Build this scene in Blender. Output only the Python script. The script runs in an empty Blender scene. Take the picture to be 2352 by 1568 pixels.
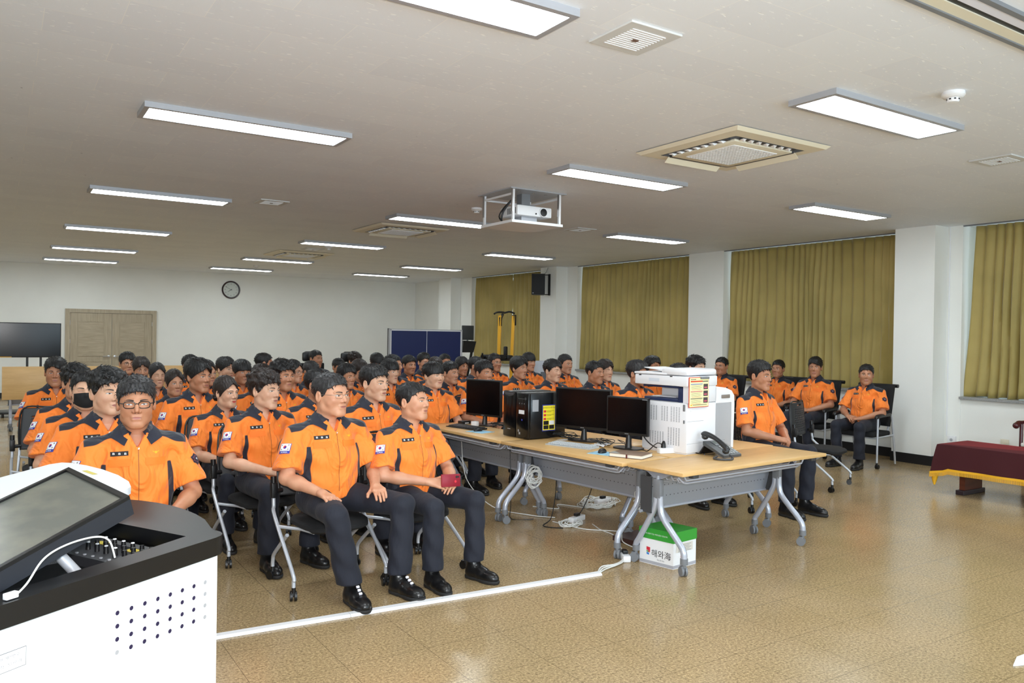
import bpy, bmesh, math, random
import numpy as np
from mathutils import Vector, Matrix
random.seed(7)
D = bpy.data
COL = bpy.context.scene.collection
PI = math.pi
R = math.radians
# ------------------------------------------------------------------ camera, world, exposure, big lights
scene = bpy.context.scene
CAM_H = 1.65
yaw, pitch, roll = R(32.9373), R(0.438), R(-0.8608)
_r0 = Vector((math.cos(yaw), -math.sin(yaw), 0)); _f0 = Vector((math.sin(yaw), math.cos(yaw), 0)); _u0 = Vector((0, 0, 1))
_fw = _f0 * math.cos(pitch) - _u0 * math.sin(pitch); _u1 = _f0 * math.sin(pitch) + _u0 * math.cos(pitch)
_rt = _r0 * math.cos(roll) - _u1 * math.sin(roll); _up = _r0 * math.sin(roll) + _u1 * math.cos(roll)
cd = D.cameras.new('camera'); cam = D.objects.new('camera', cd); COL.objects.link(cam)
cd.sensor_width = 36.0; cd.lens = 1825.87 / 2352 * 36.0; cd.clip_start = 0.05; cd.clip_end = 200
M = Matrix((_rt, _up, -_fw)).transposed().to_4x4(); M.translation = (0, 0, CAM_H); cam.matrix_world = M
scene.camera = cam
vs = scene.view_settings
vs.view_transform = 'Standard'; vs.look = 'None'; vs.gamma = 1.0; vs.use_curve_mapping = False; vs.exposure = 0.42
world = D.worlds.new('world'); scene.world = world; world.use_nodes = True
bg = world.node_tree.nodes['Background']; bg.inputs[0].default_value = (0.80, 0.95, 1.0, 1); bg.inputs[1].default_value = 1.6
PANEL_W = 17.2
# the camera's own flash, standing just above the lens
fl = D.lights.new('camera_flash', 'AREA'); fl.shape = 'RECTANGLE'; fl.size = 0.07; fl.size_y = 0.04; fl.energy = 62; fl.color = (1.0, 0.98, 0.97); fl.spread = R(140)
flo = D.objects.new('camera_flash', fl); COL.objects.link(flo)
Mf = M.copy(); Mf.translation = Vector((0, 0, CAM_H)) + _up * 0.14 + _fw * 0.02; flo.matrix_world = Mf

ZC = 3.196             # ceiling height
# cool fill lights added behind the camera to brighten the near ceiling
for _x in (-2.2, 2.2, 6.6):
    _l = D.lights.new('added_cool_fill', 'AREA'); _l.shape = 'RECTANGLE'; _l.size = 2.6; _l.size_y = 1.5; _l.energy = 72; _l.color = (0.66, 0.86, 1.0)
    _o = D.objects.new('added_cool_fill', _l); COL.objects.link(_o); _o.location = (_x, -2.45, 1.72); _o.rotation_euler = (R(96), 0, 0)
# ------------------------------------------------------------------ helpers
def srgb(r, g, b):
    f = lambda c: (c / 12.92 if c <= 0.04045 else ((c + 0.055) / 1.055) ** 2.4)
    return (f(r / 255), f(g / 255), f(b / 255), 1.0)
_mats = {}
def mat(name, col, rough=0.5, metal=0.0, spec=0.5, bump=None, noise=None, emit=None, coat=0.0, trans=0.0, alpha=1.0, sub=0.0, sheen=0.0):
    """bump=(scale,strength,(sx,sy,sz)); noise=(scale,amount) varies the base colour a little"""
    if name in _mats: return _mats[name]
    m = D.materials.new(name); m.use_nodes = True; nt = m.node_tree; b = nt.nodes['Principled BSDF']
    c = col if len(col) == 4 else (*col, 1)
    b.inputs['Base Color'].default_value = c; b.inputs['Roughness'].default_value = rough; b.inputs['Metallic'].default_value = metal
    b.inputs['Specular IOR Level'].default_value = spec
    if coat: b.inputs['Coat Weight'].default_value = coat; b.inputs['Coat Roughness'].default_value = 0.1
    if trans: b.inputs['Transmission Weight'].default_value = trans
    if alpha < 1: b.inputs['Alpha'].default_value = alpha
    if sub: b.inputs['Subsurface Weight'].default_value = sub; b.inputs['Subsurface Scale'].default_value = 0.01; b.inputs['Subsurface Radius'].default_value = (1, .35, .2)
    if sheen: b.inputs['Sheen Weight'].default_value = sheen
    if emit: b.inputs['Emission Color'].default_value = (*emit[:3], 1); b.inputs['Emission Strength'].default_value = emit[3]
    if bump or noise: tc = nt.nodes.new('ShaderNodeTexCoord')
    if bump:
        mp = nt.nodes.new('ShaderNodeMapping'); mp.inputs['Scale'].default_value = bump[2] if len(bump) > 2 else (1, 1, 1)
        n = nt.nodes.new('ShaderNodeTexNoise'); n.inputs['Scale'].default_value = bump[0]; n.inputs['Detail'].default_value = 3
        bp = nt.nodes.new('ShaderNodeBump'); bp.inputs['Strength'].default_value = bump[1]; bp.inputs['Distance'].default_value = 0.01
        nt.links.new(tc.outputs['Object'], mp.inputs[0]); nt.links.new(mp.outputs[0], n.inputs['Vector'])
        nt.links.new(n.outputs[0], bp.inputs['Height']); nt.links.new(bp.outputs[0], b.inputs['Normal'])
    if noise:
        n = nt.nodes.new('ShaderNodeTexNoise'); n.inputs['Scale'].default_value = noise[0]; n.inputs['Detail'].default_value = 4
        r = nt.nodes.new('ShaderNodeValToRGB'); a = noise[1]
        r.color_ramp.elements[0].position = 0.3; r.color_ramp.elements[1].position = 0.7
        r.color_ramp.elements[0].color = (c[0] * (1 - a), c[1] * (1 - a), c[2] * (1 - a), 1)
        r.color_ramp.elements[1].color = (min(1, c[0] * (1 + a)), min(1, c[1] * (1 + a)), min(1, c[2] * (1 + a)), 1)
        nt.links.new(tc.outputs['Object'], n.inputs['Vector']); nt.links.new(n.outputs[0], r.inputs[0]); nt.links.new(r.outputs[0], b.inputs['Base Color'])
    _mats[name] = m
    return m

class MB:
    """collects shapes into one mesh"""
    def __init__(s): s.v = []; s.f = []; s.m = []; s.mi = 0; s.T = None
    def add(s, vs, fs):
        o = len(s.v)
        for p in vs:
            p = Vector(p)
            if s.T is not None: p = s.T @ p
            s.v.append(p[:])
        for f in fs: s.f.append(tuple(i + o for i in f)); s.m.append(s.mi)
        return s
    def box(s, x0, x1, y0, y1, z0, z1, ch=0.0):
        if ch <= 0:
            vs = [(x, y, z) for z in (z0, z1) for y in (y0, y1) for x in (x0, x1)]
            return s.add(vs, [(0, 2, 3, 1), (4, 5, 7, 6), (0, 1, 5, 4), (2, 6, 7, 3), (0, 4, 6, 2), (1, 3, 7, 5)])
        bm = bmesh.new(); bmesh.ops.create_cube(bm, size=1)
        bmesh.ops.scale(bm, vec=(x1 - x0, y1 - y0, z1 - z0), verts=bm.verts); bmesh.ops.translate(bm, vec=((x0 + x1) / 2, (y0 + y1) / 2, (z0 + z1) / 2), verts=bm.verts)
        bmesh.ops.bevel(bm, geom=bm.edges[:], offset=ch, segments=2, affect='EDGES', profile=0.5)
        bm.verts.index_update(); vs = [v.co[:] for v in bm.verts]; fs = [tuple(v.index for v in f.verts) for f in bm.faces]; bm.free()
        return s.add(vs, fs)
    def tube(s, pts, r, n=10, closed=False, caps=True, smooth=0):
        pts = [Vector(p) for p in pts]
        rs = list(r) if isinstance(r, (list, tuple)) else [r] * len(pts)
        if smooth and len(pts) > 2:
            P = []; RR = []
            for i in range(len(pts) - 1 + (1 if closed else 0)):
                p0 = pts[i - 1] if (i > 0 or closed) else pts[0]; p1 = pts[i]; p2 = pts[(i + 1) % len(pts)]; p3 = pts[(i + 2) % len(pts)] if (i + 2 < len(pts) or closed) else pts[-1]
                for k in range(smooth):
                    t = k / smooth
                    P.append(0.5 * ((2 * p1) + (p2 - p0) * t + (2 * p0 - 5 * p1 + 4 * p2 - p3) * t * t + (3 * p1 - p0 - 3 * p2 + p3) * t ** 3)); RR.append(rs[i] * (1 - t) + rs[(i + 1) % len(rs)] * t)
            if not closed: P.append(pts[-1]); RR.append(rs[-1])
            pts, rs = P, RR
        N = len(pts); tang = []
        for i in range(N):
            a = pts[i - 1] if (i > 0 or closed) else pts[i]; b = pts[(i + 1) % N] if (i < N - 1 or closed) else pts[i]
            t = (b - a); tang.append(t.normalized() if t.length > 1e-9 else Vector((0, 0, 1)))
        up = Vector((0, 0, 1)) if abs(tang[0].z) < 0.9 else Vector((1, 0, 0))
        nrm = (up - tang[0] * up.dot(tang[0])).normalized(); vs = []
        for i in range(N):
            nrm = (nrm - tang[i] * nrm.dot(tang[i])); nrm = nrm.normalized() if nrm.length > 1e-6 else tang[i].orthogonal().normalized()
            bn = tang[i].cross(nrm)
            for k in range(n):
                a = 2 * PI * k / n; vs.append(pts[i] + (nrm * math.cos(a) + bn * math.sin(a)) * rs[i])
        fs = []
        for i in range(N - 1 + (1 if closed else 0)):
            for k in range(n):
                a = i * n + k; b = i * n + (k + 1) % n; c = ((i + 1) % N) * n + (k + 1) % n; d = ((i + 1) % N) * n + k
                fs.append((a, b, c, d))
        if caps and not closed: fs.append(tuple(range(n - 1, -1, -1))); fs.append(tuple((N - 1) * n + k for k in range(n)))
        return s.add(vs, fs)
    def cyl(s, a, b, r, r2=None, n=24): return s.tube([a, b], [r, r if r2 is None else r2], n)
    def lathe(s, prof, c=(0, 0, 0), axis='z', n=32):
        vs = []; fs = []
        for (r, h) in prof:
            for k in range(n):
                a = 2 * PI * k / n; x, y, z = r * math.cos(a), r * math.sin(a), h
                if axis == 'y': x, y, z = x, z, -y if False else y
                if axis == 'x': x, y, z = z, x, y
                vs.append((c[0] + x, c[1] + y, c[2] + z))
        for i in range(len(prof) - 1):
            for k in range(n):
                a = i * n + k; b = i * n + (k + 1) % n; fs.append((a, b, b + n, a + n))
        fs.append(tuple(range(n - 1, -1, -1))); fs.append(tuple((len(prof) - 1) * n + k for k in range(n)))
        return s.add(vs, fs)
    def prism(s, poly, z0, z1, f=None):
        """extrude a 2D polygon; f maps (a,b,h)->xyz"""
        f = f or (lambda a, b, h: (a, b, h)); n = len(poly)
        vs = [f(a, b, z0) for a, b in poly] + [f(a, b, z1) for a, b in poly]
        fs = [tuple(range(n - 1, -1, -1)), tuple(range(n, 2 * n))] + [(i, (i + 1) % n, n + (i + 1) % n, n + i) for i in range(n)]
        return s.add(vs, fs)
    def quad(s, a, b, c, d): return s.add([a, b, c, d], [(0, 1, 2, 3)])
    def sphere(s, c, r, n=16, m=10, sc=(1, 1, 1)):
        vs = [(c[0], c[1], c[2] - r * sc[2])]
        for i in range(1, m):
            t = PI * i / m
            for k in range(n):
                a = 2 * PI * k / n; vs.append((c[0] + r * sc[0] * math.sin(t) * math.cos(a), c[1] + r * sc[1] * math.sin(t) * math.sin(a), c[2] - r * sc[2] * math.cos(t)))
        vs.append((c[0], c[1], c[2] + r * sc[2])); fs = []
        for k in range(n): fs.append((0, 1 + (k + 1) % n, 1 + k))
        for i in range(m - 2):
            for k in range(n):
                a = 1 + i * n + k; b = 1 + i * n + (k + 1) % n; fs.append((a, b, b + n, a + n))
        L = len(vs) - 1; o = 1 + (m - 2) * n
        for k in range(n): fs.append((o + k, o + (k + 1) % n, L))
        return s.add(vs, fs)
    def mesh(s, name, mats, smooth=40):
        me = D.meshes.new(name); me.from_pydata([tuple(v) for v in s.v], [], s.f)
        for m in (mats if isinstance(mats, (list, tuple)) else [mats]): me.materials.append(m)
        if s.f: me.polygons.foreach_set('material_index', s.m)
        me.update()
        bm = bmesh.new(); bm.from_mesh(me); bmesh.ops.recalc_face_normals(bm, faces=bm.faces[:]); bm.to_mesh(me); bm.free()
        if smooth:
            me.polygons.foreach_set('use_smooth', [True] * len(me.polygons)); me.set_sharp_from_angle(angle=R(smooth))
        return me
    def obj(s, name, mats, parent=None, smooth=40, **kw): return link(name, s.mesh(name, mats, smooth), parent, **kw)

def link(name, data, parent=None, label=None, cat=None, group=None, kind=None, loc=None, rot=None):
    o = D.objects.new(name, data); COL.objects.link(o)
    if parent is not None: o.parent = parent
    if loc is not None: o.location = loc
    if rot is not None: o.rotation_euler = rot if isinstance(rot, (tuple, list)) else (0, 0, rot)
    if label: o['label'] = label
    if cat: o['category'] = cat
    if group: o['group'] = group
    if kind: o['kind'] = kind
    return o
def thing(name, label, cat, loc=(0, 0, 0), rz=0.0, group=None): return link(name, None, None, label, cat, group, None, loc, (0, 0, rz))
def struct(mb, name, mats, parent=None, smooth=0, kind='structure'): return mb.obj(name, mats, parent, smooth, kind=(kind if parent is None else None))
def copy_tree(o, parent=None, **kw):
    c = o.copy(); COL.objects.link(c)
    if parent is not None: c.parent = parent
    for k, v in kw.items():
        if v is None:
            if k in c: del c[k]
        else: c[k] = v
    for ch in list(o.children): copy_tree(ch, c)
    return c
def text_arrays(txt, size):
    cu = D.curves.new('t', 'FONT'); cu.body = txt; cu.size = size; cu.align_x = 'CENTER'; cu.align_y = 'CENTER'; cu.resolution_u = 3
    ob = D.objects.new('t', cu); COL.objects.link(ob); dg = bpy.context.evaluated_depsgraph_get(); me = D.meshes.new_from_object(ob.evaluated_get(dg))
    vs = [v.co[:] for v in me.vertices]; fs = [tuple(p.vertices) for p in me.polygons]
    D.objects.remove(ob); D.curves.remove(cu); D.meshes.remove(me)
    return vs, fs
def add_text(mb, txt, size, f):
    """place flat lettering: f maps (x right, y up) to a point"""
    vs, fs = text_arrays(txt, size); mb.add([f(v[0], v[1]) for v in vs], fs)

# ------------------------------------------------------------------ materials of the room
def nodes_mat(name, rough=0.5):
    m = D.materials.new(name); m.use_nodes = True; nt = m.node_tree; b = nt.nodes['Principled BSDF']; b.inputs['Roughness'].default_value = rough
    tc = nt.nodes.new('ShaderNodeTexCoord'); return m, nt, b, tc
def N(nt, t, **kw):
    n = nt.nodes.new(t)
    for k, v in kw.items():
        if k in n.inputs: n.inputs[k].default_value = v
        else: setattr(n, k, v)
    return n
def ramp(nt, fac, stops):
    r = nt.nodes.new('ShaderNodeValToRGB'); el = r.color_ramp.elements
    while len(el) < len(stops): el.new(0.5)
    for e, (p, c) in zip(el, stops): e.position = p; e.color = c if len(c) == 4 else (*c, 1)
    nt.links.new(fac, r.inputs[0]); return r.outputs[0]
def mix(nt, fac, a, b, mode='MIX'):
    n = nt.nodes.new('ShaderNodeMix'); n.data_type = 'RGBA'; n.blend_type = mode
    for sock, v in ((n.inputs[0], fac), (n.inputs[6], a), (n.inputs[7], b)):
        if hasattr(v, 'links') or hasattr(v, 'is_linked'): nt.links.new(v, sock)
        elif isinstance(v, (int, float)): sock.default_value = v
        else: sock.default_value = v if len(v) == 4 else (*v, 1)
    return n.outputs[2]

def m_ceiling():
    m, nt, b, tc = nodes_mat('ceiling_tiles', 0.62)
    mp = N(nt, 'ShaderNodeMapping'); mp.inputs['Location'].default_value = (-0.18, -0.087, 0); nt.links.new(tc.outputs['Object'], mp.inputs[0])
    br = N(nt, 'ShaderNodeTexBrick'); br.offset = 0.5; br.inputs['Scale'].default_value = 1.0; br.inputs['Mortar Size'].default_value = 0.0022; br.inputs['Mortar Smooth'].default_value = 0.3
    br.inputs['Brick Width'].default_value = 0.664; br.inputs['Row Height'].default_value = 0.3375
    br.inputs['Color1'].default_value = srgb(232, 235, 240); br.inputs['Color2'].default_value = srgb(227, 230, 236); br.inputs['Mortar'].default_value = srgb(240, 240, 240)
    nt.links.new(mp.outputs[0], br.inputs['Vector'])
    # worm marks pressed into the boards
    mp2 = N(nt, 'ShaderNodeMapping'); mp2.inputs['Scale'].default_value = (16, 48, 16); nt.links.new(tc.outputs['Object'], mp2.inputs[0])
    n1 = N(nt, 'ShaderNodeTexNoise', Scale=1.0, Detail=2.0); nt.links.new(mp2.outputs[0], n1.inputs['Vector'])
    w = ramp(nt, n1.outputs[0], [(0.66, (0, 0, 0)), (0.69, (1, 1, 1))])
    c = mix(nt, w, br.outputs['Color'], srgb(246, 248, 250))
    # small dark nail heads, three or so near each joint
    vo = N(nt, 'ShaderNodeTexVoronoi', Scale=3.1); nt.links.new(tc.outputs['Object'], vo.inputs['Vector'])
    d = ramp(nt, vo.outputs['Distance'], [(0.0, (1, 1, 1)), (0.022, (1, 1, 1)), (0.028, (0, 0, 0))])
    c = mix(nt, d, c, srgb(150, 152, 160))
    nt.links.new(c, b.inputs['Base Color'])
    bp = N(nt, 'ShaderNodeBump', Strength=0.35, Distance=0.004); nt.links.new(w, bp.inputs['Height']); bp.invert = True
    nt.links.new(bp.outputs[0], b.inputs['Normal']); return m
def m_floor():
    m, nt, b, tc = nodes_mat('speckled_vinyl_floor', 0.30)
    b.inputs['Specular IOR Level'].default_value = 0.5
    n1 = N(nt, 'ShaderNodeTexNoise', Scale=70.0, Detail=5.0, Roughness=0.8); nt.links.new(tc.outputs['Object'], n1.inputs['Vector'])
    c1 = ramp(nt, n1.outputs[0], [(0.36, srgb(112, 96, 73)), (0.44, srgb(154, 132, 100)), (0.53, srgb(173, 150, 115)), (0.63, srgb(206, 181, 141))])
    n2 = N(nt, 'ShaderNodeTexNoise', Scale=1.1, Detail=3.0); nt.links.new(tc.outputs['Object'], n2.inputs['Vector'])
    c2 = ramp(nt, n2.outputs[0], [(0.30, srgb(234, 232, 220)), (0.70, srgb(255, 250, 240))])
    c = mix(nt, 0.75, c1, c2, 'MULTIPLY')
    vo = N(nt, 'ShaderNodeTexVoronoi', Scale=100.0); nt.links.new(tc.outputs['Object'], vo.inputs['Vector'])
    sp = ramp(nt, vo.outputs['Distance'], [(0.10, (1, 1, 1)), (0.17, (0, 0, 0))])
    c = mix(nt, sp, c, srgb(84, 72, 56))
    mp = N(nt, 'ShaderNodeMapping'); mp.inputs['Location'].default_value = (-0.11, -0.13, 0); nt.links.new(tc.outputs['Object'], mp.inputs[0])
    br = N(nt, 'ShaderNodeTexBrick'); br.offset = 0.0; br.inputs['Scale'].default_value = 1.0; br.inputs['Mortar Size'].default_value = 0.0012; br.inputs['Mortar Smooth'].default_value = 0.1
    br.inputs['Brick Width'].default_value = 0.45; br.inputs['Row Height'].default_value = 0.45; nt.links.new(mp.outputs[0], br.inputs['Vector'])
    c = mix(nt, br.outputs['Fac'], c, srgb(96, 80, 58)); nt.links.new(c, b.inputs['Base Color'])
    n3 = N(nt, 'ShaderNodeTexNoise', Scale=2.2, Detail=5.0); nt.links.new(tc.outputs['Object'], n3.inputs['Vector'])
    rr = ramp(nt, n3.outputs[0], [(0.3, (0.15, 0.15, 0.15)), (0.7, (0.27, 0.27, 0.27))]); nt.links.new(rr, b.inputs['Roughness'])
    n4 = N(nt, 'ShaderNodeTexNoise', Scale=9.0, Detail=2.0); nt.links.new(tc.outputs['Object'], n4.inputs['Vector'])
    bp = N(nt, 'ShaderNodeBump', Strength=0.03, Distance=0.004); nt.links.new(n4.outputs[0], bp.inputs['Height']); nt.links.new(bp.outputs[0], b.inputs['Normal'])
    return m
def m_wood(name, c1, c2, scale=(1, 14, 14), rough=0.42):
    m, nt, b, tc = nodes_mat(name, rough)
    mp = N(nt, 'ShaderNodeMapping'); mp.inputs['Scale'].default_value = scale; nt.links.new(tc.outputs['Object'], mp.inputs[0])
    n1 = N(nt, 'ShaderNodeTexNoise', Scale=2.2, Detail=5.0, Roughness=0.6, Distortion=0.4); nt.links.new(mp.outputs[0], n1.inputs['Vector'])
    nt.links.new(ramp(nt, n1.outputs[0], [(0.3, c1), (0.7, c2)]), b.inputs['Base Color']); return m
M_CEIL = m_ceiling(); M_FLOOR = m_floor()
M_WALL = mat('painted_wall', srgb(238, 238, 233), 0.85, bump=(90, 0.12), noise=(1.5, 0.02))
M_BASE = mat('black_baseboard', srgb(24, 24, 26), 0.45)
M_DOOR = m_wood('pale_ash_door', srgb(160, 146, 122), srgb(188, 174, 150), (1.2, 1.2, 16), 0.5)
M_DOORV = m_wood('pale_ash_frame', srgb(162, 148, 124), srgb(186, 172, 148), (16, 16, 1.0), 0.5)
M_CHROME = mat('brushed_steel', (0.55, 0.55, 0.56), 0.28, 1.0)
M_WHITE = mat('white_plastic', srgb(232, 232, 234), 0.38)
M_BLACK = mat('black_plastic', srgb(20, 20, 22), 0.4)
M_DKGREY = mat('dark_grey_plastic', srgb(62, 62, 64), 0.5)
M_SILVER = mat('silver_painted_steel', srgb(190, 194, 204), 0.30, 0.25, bump=None)
M_GREYP = mat('grey_plastic', srgb(118, 120, 124), 0.42)
M_ALU = mat('aluminium_frame', srgb(176, 178, 184), 0.4, 0.3)
M_STONE = mat('granite_sill', srgb(150, 150, 148), 0.4, noise=(120, 0.35))
M_WOODTOP = m_wood('beech_laminate', srgb(206, 164, 106), srgb(220, 180, 122), (1.5, 10, 10), 0.36)
M_EDGE = mat('beech_edge_band', srgb(208, 166, 100), 0.4)
M_EMIT = mat('light_diffuser', (1, 1, 1), 0.5, emit=(0.86, 0.955, 1.0, PANEL_W))
M_BEIGE = mat('beige_plastic', srgb(226, 218, 196), 0.5)
M_SCREEN = mat('dark_glossy_screen', srgb(8, 8, 10), 0.16, spec=.22)
M_GLASS = mat('window_glass', (0.9, 0.97, 1.0), 0.02, trans=1.0)

# ------------------------------------------------------------------ room shell
X0, X1, Y0, Y1 = -5.0, 10.73, -2.6, 22.05
XR = 11.25
b = MB(); b.box(X0, XR + .2, Y0, Y1, -0.12, 0.0); struct(b, 'floor', M_FLOOR)
b = MB(); b.box(X0, XR + .2, Y0, Y1, ZC, ZC + 0.12); struct(b, 'ceiling', M_CEIL)
b = MB(); b.box(X0, XR + .2, Y1, Y1 + 0.15, 0, ZC); struct(b, 'wall_far', M_WALL)
b = MB(); b.box(X0 - 0.15, X0, Y0, Y1, 0, ZC); struct(b, 'wall_left', M_WALL)
b = MB(); b.box(X0, XR + .2, Y0 - 0.15, Y0, 0, ZC); struct(b, 'wall_near', M_WALL)
# right wall: solid strips between the windows, breast below the sills
WIN = [(1.15, 5.61), (6.37, 9.74), (10.58, 13.94), (14.92, 18.6)]
b = MB(); ys = Y0
for (a, c) in WIN:
    b.box(X1, XR, ys, a, 0, ZC); b.box(X1 + 0.02, XR, a, c, 0, 0.90); ys = c
b.box(X1, XR, ys, Y1, 0, ZC)
struct(b, 'wall_right', M_WALL)
for k, (y0, y1) in enumerate([(5.81, 6.37), (14.31, 14.92), (19.2, 19.9)]):
    b = MB(); b.box(10.42, X1, y0, y1, 0, ZC); struct(b, 'trim_%d' % (k + 1), M_WALL)
b = MB()
for (a, c) in [(Y0, 5.81), (6.37, 14.31), (14.92, 19.2), (19.9, Y1)]: b.box(X1 - 0.012, X1, a, c, 0, 0.13)
for (a, c) in [(5.81, 6.37), (14.31, 14.92), (19.2, 19.9)]:
    b.box(10.408, 10.42, a - .012, c + .012, 0, 0.13); b.box(10.42, X1, a - .012, a, 0, 0.13); b.box(10.42, X1, c, c + .012, 0, 0.13)
struct(b, 'baseboard_right', M_BASE)
b = MB(); b.box(X0, 1.36, Y1 - 0.012, Y1, 0, 0.13); b.box(3.45, X1, Y1 - 0.012, Y1, 0, 0.13); struct(b, 'baseboard_far', M_BASE)
b = MB(); b.box(X0, X0 + 0.012, Y0, Y1, 0, 0.13); struct(b, 'baseboard_left', M_BASE)
M_WFRAME = mat('white_window_frame', srgb(226, 230, 230), 0.4)
for k, (a, c) in enumerate(WIN):
    w = link('window_%d' % (k + 1), None, kind='structure', loc=(XR, (a + c) / 2, 0.93))
    b = MB(); hw = (c - a) / 2
    b.box(-.07, -.01, -hw, -hw + .06, 0, ZC - .93); b.box(-.07, -.01, hw - .06, hw, 0, ZC - .93); b.box(-.07, -.01, -hw, hw, 0, .06); b.box(-.07, -.01, -hw, hw, ZC - .99, ZC - .93); b.box(-.06, -.02, -.04, .04, .06, ZC - .99)
    b.obj('window_frame', M_WFRAME, w, 0)
    b = MB(); b.box(-.045, -.039, -hw + .06, hw - .06, .06, ZC - .99); b.obj('pane', M_GLASS, w, 0)
    b = MB(); b.box(-(XR - X1) - .04, -.07, -hw, hw, -.035, 0.0, .004); b.obj('window_sill', M_STONE, w, 0)
    # curtain recess header
    b = MB(); b.box(X1, X1 + .02, a, c, ZC - .016, ZC); struct(b, 'trim_%d' % (k + 4), M_GREYP)
# unseen windows with glowing panes, added behind the camera beside the fill lights
for k, _x in enumerate((-2.2, 2.2, 6.6)):
    w = link('window_%d' % (k + 5), None, kind='structure', loc=(_x, Y0, 0.93)); b = MB()
    b.box(-1.35, -1.29, 0, .05, 0, 1.6); b.box(1.29, 1.35, 0, .05, 0, 1.6); b.box(-1.29, 1.29, 0, .05, 0, .06); b.box(-1.29, 1.29, 0, .05, 1.54, 1.6); b.box(-.03, .03, 0, .05, .06, 1.54); b.obj('window_frame', M_WFRAME, w, 0)
    b = MB(); b.box(-1.29, 1.29, .01, .014, .06, 1.54); b.obj('pane', mat('added_glowing_pane', (.8, .9, 1), .3, emit=(.8, .92, 1.0, 1.5)), w, 0)  # added pane glows on its own
# curtains
def m_curtain():
    m, nt, b, tc = nodes_mat('olive_gold_curtain', 0.6)
    n = N(nt, 'ShaderNodeTexNoise', Scale=1.3, Detail=3.0); nt.links.new(tc.outputs['Object'], n.inputs['Vector'])
    c = ramp(nt, n.outputs[0], [(0.3, srgb(164, 146, 80)), (0.7, srgb(190, 168, 98))]); nt.links.new(c, b.inputs['Base Color'])
    b.inputs['Sheen Weight'].default_value = 0.3; b.inputs['Transmission Weight'].default_value = 0.0
    tr = N(nt, 'ShaderNodeBsdfTranslucent'); nt.links.new(c, tr.inputs[0]); mx = N(nt, 'ShaderNodeMixShader'); mx.inputs[0].default_value = 0.12
    nt.links.new(b.outputs[0], mx.inputs[1]); nt.links.new(tr.outputs[0], mx.inputs[2]); nt.links.new(mx.outputs[0], nt.nodes['Material Output'].inputs[0]); return m
M_CURT = m_curtain()
def curtain(y0, y1, label, seed, zb=0.93, skew0=0.0, skew1=0.0, x=10.86):
    rnd = random.Random(seed); W = y1 - y0; n = int(W / 0.02); nz = 26; ph = []; p = 0
    folds = []
    for i in range(n + 1):
        p += 2 * PI * 0.02 / (0.15 + 0.05 * math.sin(i * 0.11 + seed)); folds.append(p)
    wob = [rnd.uniform(-1, 1) for _ in range(8)]
    vs = []; fs = []
    for j in range(nz + 1):
        t = j / nz; z = ZC - .012 - (ZC - .012 - zb) * t
        for i in range(n + 1):
            s = i / n; y = y0 + W * s + skew0 * (1 - s) * t ** 1.5 + skew1 * s * t ** 1.5 + 0.03 * math.sin(3 * s * PI + wob[0] * 3) * t
            amp = 0.018 + 0.030 * t * (0.6 + 0.4 * math.sin(s * 7 + wob[1] * 5))
            q = folds[i] + 0.9 * math.sin(2.3 * t + wob[2] * 3 + s * 5) * t
            dx = amp * (math.sin(q) + 0.35 * math.sin(2 * q + wob[3])) + 0.01 * math.sin(9 * t + s * 9)
            if t > .93: z2 = z + 0.012 * math.sin(q * .5 + wob[4]); dx *= 1.15
            else: z2 = z
            vs.append((x + dx, y, z2))
    for j in range(nz):
        for i in range(n):
            a = j * (n + 1) + i; fs.append((a, a + 1, a + n + 2, a + n + 1))
    b = MB(); b.add(vs, fs); o = b.obj('curtain', M_CURT, None, 80, label=label, cat='curtain', group='olive curtains along the right wall')
    md = o.modifiers.new('thickness', 'SOLIDIFY'); md.thickness = 0.004
    return o
curtain(3.30, 5.50, 'olive gold curtain nearest the camera, cut off by the right edge', 1, .935, 0, .1)
curtain(1.15, 3.28, 'olive gold curtain beyond the right edge of the picture', 2, .935)
curtain(6.38, 8.05, 'olive curtain right behind the rightmost seated man, beside the big white pillar', 3, .90)
curtain(8.07, 9.70, 'olive curtain between the widest white pier and the wall-side seated men', 4, .90, 0, .04)
curtain(10.60, 12.25, 'nearer olive curtain of the middle window pair', 5, .92)
curtain(12.27, 13.92, 'farther olive curtain of the middle window pair', 6, .92, 0, .10)
curtain(14.94, 16.75, 'olive curtain beside the black wall speaker in the far corner', 7, .92)
curtain(16.79, 18.58, 'farthest olive curtain, behind the treadmill', 8, .92)

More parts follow.
